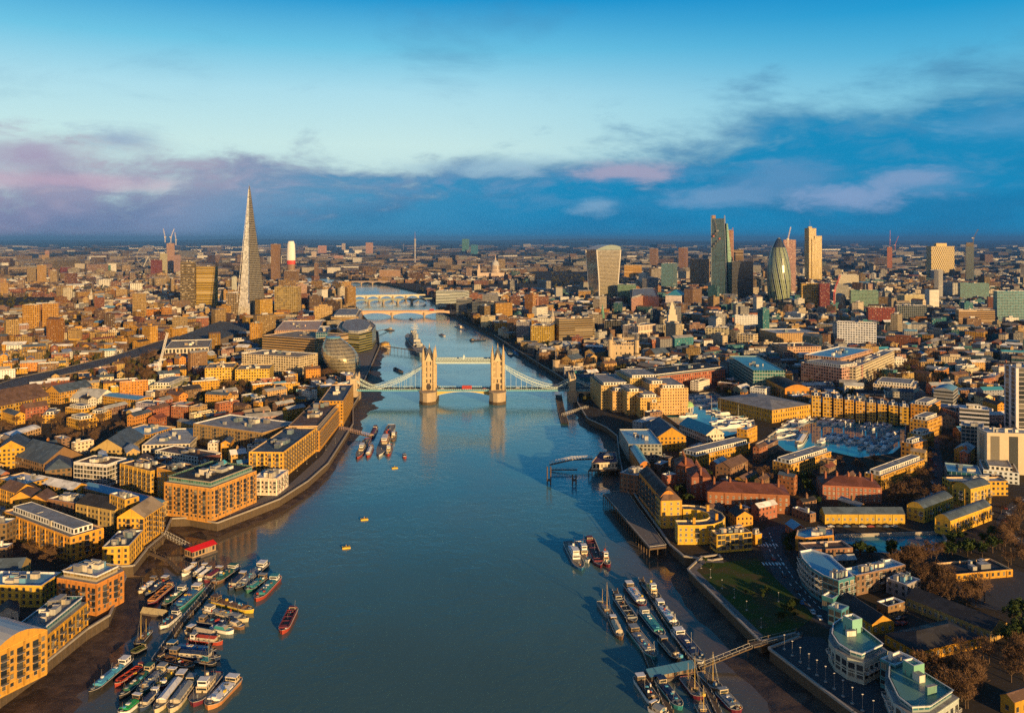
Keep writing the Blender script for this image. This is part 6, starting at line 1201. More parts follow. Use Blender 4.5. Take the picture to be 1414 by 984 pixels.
LB_ = [ # bow x,y stern x,y width hull cover style label
 (122, 959, 179, 911, 5.4, 'black', 'sky', 'b', 'long barge with bright blue hatch covers, apart on the mud side of the left moorings'), (158, 947, 198, 920, 4.4, 'red', 'red', 'o', 'rusty red open barge beside the bright blue one'),
 (164, 965, 212, 921, 4.4, 'black', 'dgreen', 'b', 'narrow black barge with dark green cover and white hatch'), (165, 986, 193, 964, 5.4, 'white', 'green', 'b', 'short white boat with vivid grass green cover at the bottom edge'),
 (190, 959, 229, 922, 5.6, 'dgreen', 'grey', 'b', 'long barge with grey canvas cover and green bow'), (193, 980, 217, 956, 4.2, 'navy', 'navy', 'h', 'dark navy houseboat between green and white boats'), (217, 951, 241, 928, 5.4, 'maroon', 'olive', 'b', 'barge with a planted olive green roof'),
 (213, 984, 256, 930, 5.4, 'cream', 'white', 'h', 'long white houseboat with white roof'), (234, 983, 269, 936, 5.6, 'cream', 'grey', 'h', 'grey roofed houseboat with cream stern cabin'), (266, 974, 300, 930, 7.4, 'maroon', 'cream', 't', 'cream and maroon steam tug with tall funnel at the cluster end'),
 (286, 978, 326, 937, 7.6, 'orange', 'white', 'b', 'broad orange hulled barge with white hatch, outermost at the bottom'), (191, 819, 215, 801, 4.4, 'cream', 'white', 'b', 'slim white covered barge at the top left of the moorings'), (200, 823, 232, 800, 5.0, 'navy', 'navy', 'b', 'dark navy barge beside the slim white covered one'),
 (204, 836, 237, 808, 5.2, 'maroon', 'orange', 'o', 'maroon open barge with orange gear'), (223, 838, 255, 813, 5.4, 'black', 'dgreen', 'b', 'barge with smooth dark green cover'), (237, 845, 277, 810, 6.8, 'teal', 'blue', 'b', 'large bright blue barge with cream wheelhouse'),
 (221, 867, 246, 847, 5.4, 'white', 'navy', 'b', 'lozenge shaped dark boat with white rim'), (188, 892, 205, 872, 5.0, 'black', 'brown', 's', 'black sailing barge with golden mast on the mud side'), (181, 903, 200, 893, 4.4, 'black', 'olive', 'o', 'small dark green work barge under the sailing barge'),
 (299, 900, 229, 893, 5.6, 'navy', 'blue', 'b', 'royal blue barge moored pointing at open water'), (305, 909, 232, 903, 5.0, 'navy', 'navy', 'h', 'dark blue houseboat beneath the royal blue barge'), (269, 922, 219, 909, 5.0, 'brown', 'brown', 'o', 'long dark brown open barge pointing right'), (299, 917, 271, 912, 4.2, 'black', 'teal', 's', 'small black boat with teal cover, lower right of the moorings'),
 (304, 880, 258, 871, 5.2, 'cream', 'cream', 'h', 'cream deckhouse boat pointing at open water'), (308, 887, 262, 882, 4.6, 'red', 'red', 'h', 'red cabin boat among the middle moorings'), (344, 856, 282, 842, 5.4, 'cream', 'grey', 'b', 'barge with cream bow and grey cover, outer middle moorings'), (351, 844, 291, 828, 5.6, 'yellow', 'brown', 'b', 'golden hulled barge with brown cover, outermost in the middle'),
 (324, 864, 274, 858, 4.8, 'navy', 'navy', 'b', 'navy barge tucked in the middle moorings'), (323, 872, 292, 866, 4.6, 'white', 'teal', 'y', 'small white cruiser with teal cover in the middle moorings'), (338, 866, 314, 860, 4.2, 'brown', 'cream', 'y', 'little brown launch at the outer middle moorings'),
 (251, 794, 270, 782, 4.2, 'white', 'white', 'h', 'first white roofed houseboat in the top row of three'), (266, 798, 285, 783, 4.2, 'black', 'white', 'h', 'middle white roofed houseboat with black hull in the top row'), (272, 801, 291, 787, 3.8, 'white', 'white', 'h', 'last and smallest white roofed houseboat in the top row'), (282, 803, 306, 787, 5.6, 'maroon', 'maroon', 'h', 'maroon decked boat right of the white roofed houseboats'),
 (293, 806, 326, 783, 7.6, 'brown', 'dgreen', 'b', 'broad flat dark roofed barge in the top row'), (316, 814, 338, 794, 5.2, 'navy', 'navy', 'h', 'dark navy boat beside the long grey covered barge'), (325, 815, 367, 778, 6.8, 'black', 'grey', 'b', 'long barge with pale grey cover at the top right of the moorings'), (340, 817, 366, 797, 6.2, 'dgreen', 'teal', 'b', 'barge with flat teal cover inside the red hulled one'),
 (353, 829, 383, 797, 6.8, 'red', 'teal', 'b', 'red hulled barge with teal cover, outermost at the top right'), (389, 874, 405, 841, 5.8, 'red', 'maroon', 'o', 'lone red open barge anchored in mid river'),
 (803, 787, 784, 749, 7.2, 'blue', 'white', 't', 'blue ship with white wheelhouse, leftmost of the mid river four'), (812, 776, 799, 749, 6.0, 'white', 'blue', 't', 'white boat with blue roof, second of the mid river four'), (829, 783, 813, 743, 6.6, 'maroon', 'maroon', 'o', 'purple and maroon ship with long red hold in the mid river four'), (840, 782, 832, 764, 4.6, 'maroon', 'red', 't', 'small maroon tug, rightmost of the mid river four'),
 (844, 853, 829, 832, 5.0, 'grey', 'grey', 's', 'grey sailing boat at the outer tip of the right jetties'), (858, 882, 845, 855, 4.4, 'brown', 'cream', 'h', 'slim brown boat behind the grey sailing boat'), (877, 861, 852, 825, 6.2, 'black', 'grey', 'o', 'black coaster with white derricks'), (890, 838, 866, 807, 6.2, 'maroon', 'white', 'b', 'maroon barge with white hatch at the head of the right jetties'),
 (910, 829, 891, 808, 5.4, 'black', 'yellow', 't', 'small boat with yellow upper deck, top of the right jetties'), (936, 868, 908, 832, 5.4, 'dgreen', 'white', 'b', 'green barge striped with white hatch frames'), (916, 881, 886, 843, 6.0, 'navy', 'teal', 'b', 'barge with turquoise bow deck between the two jetties'), (905, 910, 871, 867, 6.6, 'teal', 'grey', 'b', 'long grey blue barge with many hatch frames'),
 (938, 913, 913, 884, 5.0, 'black', 'black', 'h', 'black houseboat with cream wheelhouse on the right jetties'), (970, 915, 933, 871, 7.0, 'white', 'navy', 'b', 'white sterned ship with dark cover beside the gangway'), (907, 974, 881, 936, 5.8, 'white', 'black', 'b', 'white rimmed black barge at the lower outer jetty'), (941, 979, 910, 940, 5.2, 'teal', 'navy', 'b', 'dark barge with mint green bow at the lower jetty'),
 (968, 965, 946, 936, 6.2, 'maroon', 'brown', 's', 'maroon sailing barge with tall bare mast'), (995, 954, 968, 929, 5.4, 'wood', 'wood', 's', 'varnished golden sailing boat right of the lower jetty'), (1021, 984, 995, 956, 6.0, 'maroon', 'grey', 'b', 'maroon barge with striped hatches at the bottom edge'), (921, 987, 899, 975, 5.6, 'white', 'grey', 'h', 'boat cut by the bottom edge under the outer jetty'), (975, 990, 966, 972, 5.0, 'brown', 'cream', 's', 'masted wooden boat cut by the bottom edge'),
 (523, 630, 541, 587, 9.5, 'white', 'red', 't', 'large white paddle steamer with red funnel near the quay'), (493, 633, 508, 606, 6.5, 'red', 'black', 't', 'red and black tug left of the paddle steamer'), (507, 631, 513, 616, 5.0, 'red', 'white', 'h', 'small red boat between tug and paddle steamer'), (535, 629, 539, 614, 5.4, 'red', 'cream', 't', 'small red tug right of the paddle steamer'), (542, 609, 545, 597, 5.4, 'brown', 'grey', 't', 'brown boat moored behind the small red tug'), (512, 606, 519, 590, 5.4, 'maroon', 'maroon', 'h', 'maroon pontoon boat at the end of the lattice gangway'),
 (559, 632, 558, 627, 3.6, 'red', 'white', 'y', 'tiny red launch under way near the paddle steamer'), (556, 515, 545, 509, 7, 'navy', 'black', 'o', 'small dark barge just left of the bridge tower'), (545, 456, 532, 455, 8, 'navy', 'grey', 't', 'dark boat below the flat pale bridge'), (641, 455, 629, 450, 8, 'white', 'orange', 't', 'white and orange boat off the north bank'), (660, 462, 650, 459, 7, 'white', 'cream', 'y', 'small white boat nearest the north bank'), (671, 469, 649, 470, 12, 'navy', 'navy', 'b', 'flat dark barge in the north channel'),
 (706, 492, 697, 474, 9, 'navy', 'grey', 'o', 'long dark barge at the north bank behind the bridge'), (716, 493, 707, 480, 8, 'grey', 'blue', 'b', 'grey barge at the north bank behind the bridge'), (570, 441, 566, 440, 6, 'navy', 'white', 'y', 'tiny boat under way beyond the warship'), (455, 385, 449, 384, 14, 'white', 'white', 't', 'tiny white ship by the far river bend'), (615, 464, 607, 462, 6, 'white', 'red', 'y', 'tiny boat with red top off the north bank'),
]
for r in LB_: boat(*r, group=None)
for x, y, l in ((503, 717, 'yellow mooring raft in mid river, the middle one of three'), (478, 756, 'yellow mooring raft nearest the camera'), (545, 646, 'yellow mooring raft nearest the bridge')):
    c = G(x, y, 0); t = thing('mooring_raft', l, 'raft', (c.x, c.y, 0), .3, 'yellow mooring rafts'); m = MB(); m.box(-2.4, -1.7, -.3, 2.4, 1.7, .7, 'paint', (.75, .48, .04)); kid(m, 'float', t); m = MB(); m.box(-1.4, -.9, .7, 1.4, .9, .95, 'paint', (.3, .2, .05)); m.tube((0, 0, .9), (0, 0, 2), .2, .1, 6, 'paint', (.6, .4, .05)); kid(m, 'post', t)
def warship():
    b, s = G(563, 464, 3), G(586, 491, 3); L = (b - s).length; c = (b + s) / 2; t = thing('warship', 'grey museum warship with gun turrets and masts moored upstream of the bridge', 'warship', (c.x, c.y, 0), math.atan2((b - s).y, (b - s).x)); gy = (.34, .37, .37)
    m, d = hull(L, 21, 7, gy, (.3, .26, .2), 1.5); kid(m, 'hull', t); kid(d, 'deck', t)
    for x0, x1, w, z0, z1, n in ((-46, 40, 15, 7, 11, 'main_deckhouse'), (18, 38, 13, 11, 18, 'bridge_house'), (22, 34, 10, 18, 25, 'upper_bridge'), (-30, -12, 11, 11, 16, 'aft_deckhouse')): m = MB(); m.box(x0, -w / 2, z0, x1, w / 2, z1, 'facade', (.48, .47, .42)); kid(m, n, t)
    for x in (6, -20): m = MB(); m.tube((x, 0, 11), (x - 1, 0, 25), 3.2, 2.9, 12, 'paint', (.36, .38, .38), cap=True); kid(m, 'funnel', t)
    for x in (14, -8): m = MB(); m.tube((x, 0, 11), (x, 0, 42), .8, .3, 6, 'steel'); m.tube((x, -6, 32), (x, 6, 32), .4, None, 4, 'steel'); m.tube((x, -4, 37), (x, 4, 37), .3, None, 4, 'steel'); kid(m, 'mast', t)
    for x, z, sg in ((56, 7, 1), (46, 10.5, 1), (-54, 7, -1), (-44, 10.5, -1)):
        m = MB(); m.walls([(x - 4, -4), (x + 4, -4), (x + 4, 4), (x - 4, 4)], z, z + 3.4, 'paint', gy, top=[(x - 3, -3), (x + 3, -3), (x + 3, 3), (x - 3, 3)]); m.cap([(x - 3, -3), (x + 3, -3), (x + 3, 3), (x - 3, 3)], z + 3.4, 'paint', gy)
        for y in (-1.6, 0, 1.6): m.tube((x + sg * 3, y, z + 1.8), (x + sg * 12, y, z + 3), .35, .25, 6, 'paint', gy)
        kid(m, 'gun_turret', t)
warship()
def deckwalk(pts, w, z, label, name='jetty', cat='jetty', c='timber', rail=True, piles=True, zbase=-2, truss=False, col=(.6, .58, .54)):
    P = [Vector((*G(x, y, zz), zz)) for (x, y), zz in zip(pts, z)]; o = P[0].copy(); t = thing(name, label, cat, (o.x, o.y, 0)); m = MB(); r = MB()
    for i in range(len(P) - 1):
        a, b = P[i] - Vector((o.x, o.y, 0)), P[i + 1] - Vector((o.x, o.y, 0)); d = (b - a); L = d.length; ang = math.atan2(d.y, d.x); n = Vector((-math.sin(ang), math.cos(ang), 0)) * w / 2; up = Vector((0, 0, 1))
        q = [a - n, b - n, b + n, a + n]; m.face([v + up * .0 for v in q], c, col); m.face([v - up * .5 for v in q][::-1], c, col)
        for e in ((a - n, b - n), (b + n, a + n)): m.face([e[0] - up * .5, e[1] - up * .5, e[1], e[0]], c, col)
        if rail:
            for sg in (-1, 1):
                s0, s1 = a + n * sg, b + n * sg; hh = 2.2 if truss else 1.0; r.tube(s0 + up * hh, s1 + up * hh, .12 if truss else .06, None, 4, 'paint', col); k = max(1, int(L / (2.4 if truss else 3)))
                for j in range(k + 1): p = s0.lerp(s1, j / k); r.tube(p, p + up * hh, .09 if truss else .05, None, 4, 'paint', col)
                if truss:
                    for j in range(k): r.tube(s0.lerp(s1, j / k), s0.lerp(s1, (j + 1) / k) + up * hh, .08, None, 4, 'paint', col)
        if piles:
            k = max(1, int(L / 9))
            for j in range(k + 1):
                p = a.lerp(b, j / k); pl = MB(); pl.tube((p.x + n.x, p.y + n.y, zbase), (p.x + n.x, p.y + n.y, p.z + 1.4), .3, None, 6, 'timber', cap=True); kid(pl, 'pile', t)
    kid(m, 'walkway', t); kid(r, 'railing', t); return t
deckwalk([(849, 815), (871, 862), (893, 905), (925, 984)], 2.6, [1] * 4, 'outer floating jetty of the right moorings'); deckwalk([(885, 799), (915, 850), (947, 898), (966, 925)], 2.6, [1] * 4, 'inner floating jetty of the right moorings'); deckwalk([(961, 922), (985, 968), (995, 990)], 2.4, [1] * 3, 'short jetty running to the bottom edge by the sailing boats')
deckwalk([(964, 921), (1037, 892)], 2.2, [1.4, 6.6], 'long white gangway from the right moorings up to the park corner', 'gangway', 'gangway', piles=False, col=(.6, .6, .58)); deckwalk([(1037, 890), (1065, 883), (1104, 873)], 4, [6.8, 6.8, 6.8], 'dark footbridge over the mud at the park corner', 'footbridge', 'footbridge', col=(.2, .22, .25))
deckwalk([(300, 800), (276, 830), (248, 862), (205, 925)], 3.0, [1] * 4, 'main dark jetty running through the left moorings'); deckwalk([(192, 757), (232, 773), (248, 790)], 2.6, [5.5, 2, 1], 'brown gangway from the wedge block down to the left moorings', 'gangway', 'gangway', col=(.2, .14, .1))
deckwalk([(226, 738), (262, 757)], 2.6, [6.4, 2.2], 'pale lattice gangway to the red roofed pontoon', 'gangway', 'gangway', piles=False, truss=True); deckwalk([(470, 592), (514, 603)], 3.4, [6.4, 2.2], 'red and white lattice gangway to the paddle steamer', 'gangway', 'gangway', piles=False, truss=True, col=(.6, .42, .38))
deckwalk([(777, 574), (811, 563)], 3.4, [2, 6.4], 'pale lattice gangway by the bridge, right bank', 'gangway', 'gangway', piles=False, truss=True); deckwalk([(771, 545), (775, 566), (780, 584)], 7, [2, 2, 2], 'dark pontoon pier by the bridge, right bank', 'pontoon', 'pontoon', col=(.3, .28, .26)); deckwalk([(533, 478), (583, 485)], 5, [7, 7], 'long gangway to the grey warship', 'gangway', 'gangway', col=(.3, .34, .34)); deckwalk([(204, 758), (228, 739)], 3.0, [6.3, 6.3], 'footbridge across the creek mouth on the left', 'footbridge', 'footbridge', col=(.3, .22, .14)); deckwalk([(519, 457), (536, 454)], 4, [6, 3], 'small gangway to the dark boat upstream', 'gangway', 'gangway', piles=False)
def pavilion_boat(pts, W, z, h, rc, wc, name, label, cat, zb=0.0):
    a, b = G(*pts[0], z), G(*pts[1], z); L = (b - a).length; c = (a + b) / 2; t = thing(name, label, cat, (c.x, c.y, zb), math.atan2((b - a).y, (b - a).x)); m = MB(); m.box(-L / 2, -W / 2, -.5, L / 2, W / 2, 1.2, 'paint', (.12, .1, .09)); kid(m, 'pontoon', t); m = MB(); w = W * .42; m.walls([(-L * .46, -w), (L * .46, -w), (L * .46, w), (-L * .46, w)], 1.2, h, 'facade', wc, (2.4, 3, .34), .3); kid(m, 'wall', t); m = MB(); e = m.gable([(-L * .48, -w), (L * .48, -w), (L * .48, w), (-L * .48, w)], h, 1.6, 'paint', rc, 'wall', wc, .5); [m.face(q, 'paint', rc) for q in e]; kid(m, 'roof', t); return t
pavilion_boat([(259, 760), (294, 748)], 9, 5, 5, (.60, .012, .012), (.4, .28, .16), 'floating_pavilion', 'floating pavilion with bright red roof at the left gangway', 'pavilion'); pavilion_boat([(892, 927), (956, 914)], 7, 4, 3.6, (.04, .14, .26), (.16, .1, .07), 'floating_shed', 'long floating shed with blue roof across the right jetties', 'shed'); pavilion_boat([(198, 842), (229, 846)], 4, 1.5, 1.6, (.4, .34, .2), (.3, .25, .15), 'work_raft', 'wooden raft moored below the dark green covered barge', 'raft')
def river_pier():
    # police pier with buildings on a deck over the water
    px = [(812, 650), (856, 648), (853, 632), (826, 632)]; P = [G(x, y, 5) for x, y in px]; o = (P[0] + P[2]) / 2; t = thing('pier_station', 'low white pier building with dark purple flat roof on piles over the water', 'pier building', (o.x, o.y, 0)); Pq = ccw([p - o for p in P])
    m = MB(); m.walls(Pq, 4.4, 5.2, 'timber'); m.cap(Pq, 5.2, 'timber'); kid(m, 'deck', t); m = MB(); q = inset(Pq, 2); m.walls(q, 5.2, 10.4, 'facade', WC['cream'], (3, 5, .33), .25); kid(m, 'wall', t); m = MB(); m.parapet(inset(Pq, 1.6), 10.6, .5, .6, 'wall', (.5, .4, .3), 'roof', (.12, .06, .10)); kid(m, 'roof', t); m = MB(); q2 = [Vector((p.x * .3 + 4, p.y * .25)) for p in Pq]; m.walls(q2, 10, 13, 'facade', WC['cream'], (2, 3, .3), .3); m.cap(q2, 13, 'roof', RC['grey']); kid(m, 'upper_room', t)
    for i in range(len(Pq)):
        for k in (0, .33, .66): p = Pq[i].lerp(Pq[(i + 1) % 4], k); m = MB(); m.tube((p.x * .96, p.y * .96, -2), (p.x * .96, p.y * .96, 4.5), .35, None, 6, 'timber'); kid(m, 'pile', t)
    deckwalk([(759, 641), (790, 634), (818, 633)], 3, [3, 6.5, 6.5], 'white tubular boom bridge of the river pier', 'boom_bridge', 'gangway', piles=False, truss=True, col=(.66, .64, .6)); deckwalk([(760, 648), (797, 648)], 2, [3, 3], 'lower white boom of the river pier', 'boom', 'boom', piles=False, col=(.66, .64, .6))
    for x, y, l in ((758, 668, 'outer mooring dolphin of dark piles at the river pier'), (793, 668, 'inner mooring dolphin of dark piles at the river pier')):
        c = G(x, y, 0); t = thing('mooring_dolphin', l, 'mooring post', (c.x, c.y, 0)); m = MB(); m.box(-1.8, -1.8, 2.6, 1.8, 1.8, 3.4, 'timber', bottom=True); kid(m, 'cap', t)
        for q in ((-1.3, -1.3), (1.3, -1.3), (1.3, 1.3), (-1.3, 1.3)): m = MB(); m.tube((*q, -2), (*q, 13 if x < 770 else 7), .42, None, 7, 'timber', cap=True); kid(m, 'pile', t)
    px = [(833, 682), (865, 678), (880, 700), (920, 754), (897, 757)]; P = [G(x, y, 6.2) for x, y in px]; o = P[0]; t = thing('wharf_deck', 'long dark timber wharf deck on piles along the right bank', 'wharf', (o.x, o.y, 0)); Pq = ccw([p - o for p in P]); m = MB(); m.walls(Pq, 5.2, 6.3, 'timber'); m.cap(Pq, 6.3, 'paving'); kid(m, 'deck', t); m = MB()
    for i in range(len(Pq)):
        a, b = Pq[i], Pq[(i + 1) % len(Pq)]; m.tube((*a, 7.3), (*b, 7.3), .12, None, 4, 'lawn_edge'); L = (b - a).length; k = max(2, int(L / 5))
        for j in range(k): p = a.lerp(b, j / k); u = MB(); u.tube((p.x * .99, p.y, -2), (p.x * .99, p.y, 5.4), .3, None, 6, 'timber'); kid(u, 'pile', t)
    kid(m, 'railing', t)
    c = G(532, 477, 5); t = thing('round_pavilion', 'small round gold pavilion at the landward end of the warship gangway', 'pavilion', (c.x, c.y, 0)); m = MB(); m.lathe(0, 0, [(9, -2), (9, 6.4)], 14, 'stone'); kid(m, 'base', t); m = MB(); m.lathe(0, 0, [(7, 6.4), (7, 10)], 14, 'facade', WC['yellow'], (2, 3.6, .3)); kid(m, 'wall', t); m = MB(); m.lathe(0, 0, [(8, 10), (.3, 12.5)], 14, 'roof', RC['tan']); kid(m, 'roof', t)
    c = G(950, 571, 5); t = thing('dome_rotunda', 'small round white rotunda with green dome beside the dock', 'rotunda', (c.x, c.y, ZG)); m = MB(); m.lathe(0, 0, [(5, 0), (5, 1)], 14, 'stone'); m.lathe(0, 0, [(4, 1), (4, 7)], 14, 'facade', WC['white'], (2, 6, .3)); kid(m, 'wall', t); m = MB(); m.lathe(0, 0, [(6, 7), (6, 8), (5.6, 8.2), (4.6, 10.2), (2.4, 11.6), (.2, 12)], 14, 'roof', (.3, .5, .2)); kid(m, 'dome', t)
    for k in range(10): m = MB(); m.tube((5.2 * math.cos(k * .628), 5.2 * math.sin(k * .628), 1), (5.2 * math.cos(k * .628), 5.2 * math.sin(k * .628), 7), .3, None, 6, 'frame_white'); kid(m, 'column', t)
river_pier()
# the marina: every yacht on its own
YL = 'white motor cruiser moored in the marina basin'; n = 0
D8 = lambda x, y: (1060 + x * .25, 420 + y * .25)
yachts = [(225, 632, 0), (268, 632, 0), (303, 645, 0), (343, 650, 0), (395, 655, 0), (430, 655, 0), (470, 652, 0), (543, 672, 0), (578, 677, 0), (618, 680, 0), (653, 685, 0), (340, 735, 0), (378, 740, 0), (410, 742, 0), (440, 750, 1), (470, 755, 0), (500, 757, 1), (535, 750, 0), (565, 752, 1), (600, 755, 1), (630, 757, 1), (682, 750, 0), (577, 785, 1), (600, 790, 0), (630, 790, 1), (660, 790, 0), (685, 722, 0), (145, 648, 0), (175, 655, 0), (120, 660, 0), (320, 750, 0), (520, 790, 1), (555, 770, 0), (650, 765, 0)]
protos = {0: boat(1107, 579, 1115, 572, 4.4, 'white', 'white', 'y', YL, 'yacht', 4.2, 'white yachts in the marina'), 1: boat(1169, 612, 1171, 606, 3.4, 'white', 'sky', 's', 'small white sailing yacht with bare mast moored in the marina basin', 'yacht', 4.2, 'sailing yachts in the marina')}
protos[0].location = (*D8(0, 0), 0)
for i, (x, y, k) in enumerate(yachts):
    p = G(*D8(x, y), 4.5); rz = R(50 + random.uniform(-8, 8)) + (math.pi if y < 700 else 0); o = protos[k]
    if i == 0 or (k == 1 and i == 14): o.location = (p.x, p.y, 4.2); o.rotation_euler = (0, 0, rz)
    else: s = random.uniform(.95, 1.3); dup(o, (p.x, p.y, 4.2), rz, scale=(s, s, s))
for i, (x, y, k) in enumerate([(1082, 595, 0), (1089, 603, 0), (1100, 598, 1), (1018, 585, 0), (1026, 587, 0), (1033, 583, 0), (1009, 577, 0), (1002, 572, 0), (992, 570, 1), (985, 568, 1), (978, 561, 0), (972, 553, 0), (962, 548, 0), (935, 565, 0), (928, 562, 0), (920, 557, 0), (1010, 590, 0), (1022, 579, 1), (998, 583, 0), (950, 575, 1)]):
    p = G(x, y, 4.5)
    if inpoly(p, BPOLY['west_basin']) or inpoly(p, BPOLY['marina_basin']):
        s = random.uniform(.8, 1.2); o = protos[k]; r2 = dup(o, (p.x, p.y, 4.2), R(random.choice([20, 30, 200])), scale=(s, s, s))
        if x < 1050: r2['label'] = 'white motor cruiser moored in the small west dock' if k == 0 else 'white sailing yacht moored in the small west dock'; r2['group'] = 'yachts in the west dock' if k == 0 else 'sailing yachts in the west dock'
boat(1101, 616, 1112, 598, 8, 'white', 'white', 'h', 'large white covered party boat in the marina corner', zw=4.2, group=None, cat='boat')
# ---------------------------------------------------------------- trees
def tree_mesh(kind, seed):
    rd = random.Random(seed); tr = MB(); cr = MB(); h = 10.0; tr.tube((0, 0, -.3), (0, 0, h * .38), .32, .2, 6, 'bark')
    tips = []
    for i in range(7):
        a = rd.uniform(0, 6.28); el = rd.uniform(.5, 1.3); L = rd.uniform(2.2, 4.4); p = Vector((0, 0, h * rd.uniform(.25, .42))); q = p + Vector((math.cos(a) * math.cos(el), math.sin(a) * math.cos(el), math.sin(el))) * L; tr.tube(p, q, .15, .07, 4, 'bark')
        for j in range(3):
            a2 = a + rd.uniform(-1, 1); e2 = rd.uniform(.2, 1.4); r = q + Vector((math.cos(a2) * math.cos(e2), math.sin(a2) * math.cos(e2), math.sin(e2))) * rd.uniform(1.2, 2.6); tr.tube(q, r, .06, .03, 3, 'bark'); tips.append(r)
    cl = [(t, rd.uniform(.8, 1.7)) for t in tips] + [(Vector((rd.uniform(-2, 2), rd.uniform(-2, 2), h * rd.uniform(.45, .9))), 2.0) for _ in range(5 if kind == 'twig' else 14)]
    N = 620 if kind == 'twig' else 1100
    for i in range(N):
        c, r = rd.choice(cl); d = Vector((rd.gauss(0, 1), rd.gauss(0, 1), rd.gauss(0, 1))).normalized(); p = c + d * r * rd.uniform(.2, 1.0)
        if kind == 'twig':
            e = (d + Vector((rd.uniform(-.5, .5), rd.uniform(-.5, .5), rd.uniform(0, .9)))).normalized(); s = e.cross(Vector((rd.random(), rd.random(), rd.random()))).normalized() * rd.uniform(.06, .15); L = rd.uniform(.7, 1.5); cr.face([p - s, p + s, p + e * L], 'twig')
        else:
            u = d.orthogonal().normalized() * rd.uniform(.25, .55); v = d.cross(u).normalized() * rd.uniform(.25, .55); cr.face([p - u, p - v, p + u, p + v], 'leaf')
    return tr.mesh('trunk'), cr.mesh('crown')
TM = {('twig', i): tree_mesh('twig', i) for i in range(5)}; TM.update({('leaf', i): tree_mesh('leaf', 40 + i) for i in range(3)})
def tree(p, s, kind, label, group, z=ZG, i=None):
    tm, cm = TM[(kind, random.randrange(5 if kind == 'twig' else 3))]; t = thing('bare_tree' if kind == 'twig' else 'evergreen_tree', label, 'tree', (p.x, p.y, z), random.uniform(0, 6.28), group)
    for me, nm in ((tm, 'trunk'), (cm, 'crown')): o = bpy.data.objects.new(nm, me); COL.objects.link(o); o.parent = t
    t.scale = (s * random.uniform(.9, 1.1), s * random.uniform(.9, 1.1), s); return t
GROVES = [((1195, 500, 1292, 535), 16, 1.3, 'twig', 'bare brown tree in the big grove behind the marina terrace'), ((1280, 596, 1330, 640), 8, .9, 'twig', 'bare brown tree along the street under the office towers'), ((1222, 655, 1298, 702), 18, 1.0, 'twig', 'bare brown tree beside the right white topped terrace'), ((1108, 662, 1134, 700), 6, .9, 'leaf', 'dark evergreen left of the canal side red estate block'), ((1058, 655, 1130, 672), 8, .8, 'twig', 'bare tree in the garden behind the red estate'), ((1166, 757, 1262, 775), 10, .7, 'leaf', 'dark round tree on the near bank of the canal pool'), ((1255, 770, 1300, 792), 8, .9, 'twig', 'rusty bare tree by the near corner of the canal pool'),
 ((1262, 795, 1312, 842), 12, .9, 'twig', 'bare tree left of the dark school yard'), ((1325, 815, 1360, 838), 5, .9, 'twig', 'reddish bare tree in the dark school yard'), ((1300, 742, 1380, 772), 9, .8, 'leaf', 'dark bush like tree between canal head and school'), ((1382, 700, 1425, 748), 8, .9, 'twig', 'bare tree inside the curved road'), ((1372, 750, 1425, 785), 8, .9, 'twig', 'bare tree behind the school by the right edge'), ((1390, 845, 1425, 900), 6, 1.0, 'leaf', 'dark evergreen at the right edge below the school yard'), ((1268, 925, 1350, 984), 16, .9, 'twig', 'purple brown bare tree in the grove behind the second green crescent'),
 ((1228, 690, 1252, 700), 4, .7, 'twig', 'bare tree above the left end of the canal terrace'), ((1150, 640, 1200, 652), 6, .8, 'twig', 'bare tree in the court between the white topped terraces'), ((1000, 640, 1060, 662), 10, .8, 'twig', 'bare tree in the court behind the front red estate block'), ((1230, 780, 1262, 792), 5, .8, 'twig', 'rusty bare tree behind the small blue roof'), ((1395, 905, 1425, 945), 6, .9, 'twig', 'bare tree at the right edge near the bottom corner'), ((928, 660, 975, 700), 9, .8, 'leaf', 'dark tree in the shady street before the red estate'), ((742, 488, 800, 512), 14, 1.0, 'twig', 'bare tree between castle wall and river'), ((808, 500, 846, 522), 12, 1.1, 'twig', 'bare tree in the castle moat left of the hotel'), ((880, 448, 958, 472), 14, 1.1, 'twig', 'bare tree in front of the stone headquarters'), ((1090, 480, 1135, 500), 7, 1.0, 'twig', 'bare tree beside the salmon brick office'), ((1010, 470, 1060, 492), 7, 1.0, 'twig', 'bare tree behind the teal glass office'),
 ((150, 493, 215, 530), 22, 1.2, 'twig', 'bare brown tree in the park beside the railway viaduct'), ((0, 585, 60, 604), 8, .9, 'twig', 'bare tree behind the white curved shed'), ((70, 585, 168, 618), 20, .95, 'twig', 'bare tree in the belt below the gold pavilions'), ((34, 765, 95, 790), 9, .7, 'twig', 'bare tree in the dark yard under the long gold flats'), ((85, 425, 135, 460), 12, 1.3, 'twig', 'bare tree near the white church spire on the left'), ((1196, 640, 1222, 662), 4, .8, 'twig', 'bare tree at the end of the middle terrace'), ((1028, 800, 1060, 832), 6, .32, 'leaf', 'low shrub on the park lawn'), ((1070, 838, 1102, 866), 9, .4, 'leaf', 'shrub at the south corner of the park'), ((965, 776, 985, 786), 3, .3, 'leaf', 'small shrub at the river tip of the park'),
 ((1085, 745, 1098, 765), 5, .5, 'leaf', 'tree at the road bend beside the round cornered flats'), ((1325, 900, 1414, 925), 6, .8, 'twig', 'bare tree behind the gold black roofed terrace'), ((300, 535, 345, 550), 6, 1.0, 'twig', 'bare tree near the bridge approach on the left bank'), ((420, 515, 468, 528), 8, .9, 'twig', 'bare tree beside the leaning glass building')]
def free(p, r=0):
    for poly, c, rad in EX:
        if (p - c).length < rad + r and (inpoly(p, poly) or (r and any(segd(p, Vector(poly[i][:2]), Vector(poly[(i + 1) % len(poly)][:2])) < r for i in range(len(poly))))): return False
    return True
GR = []
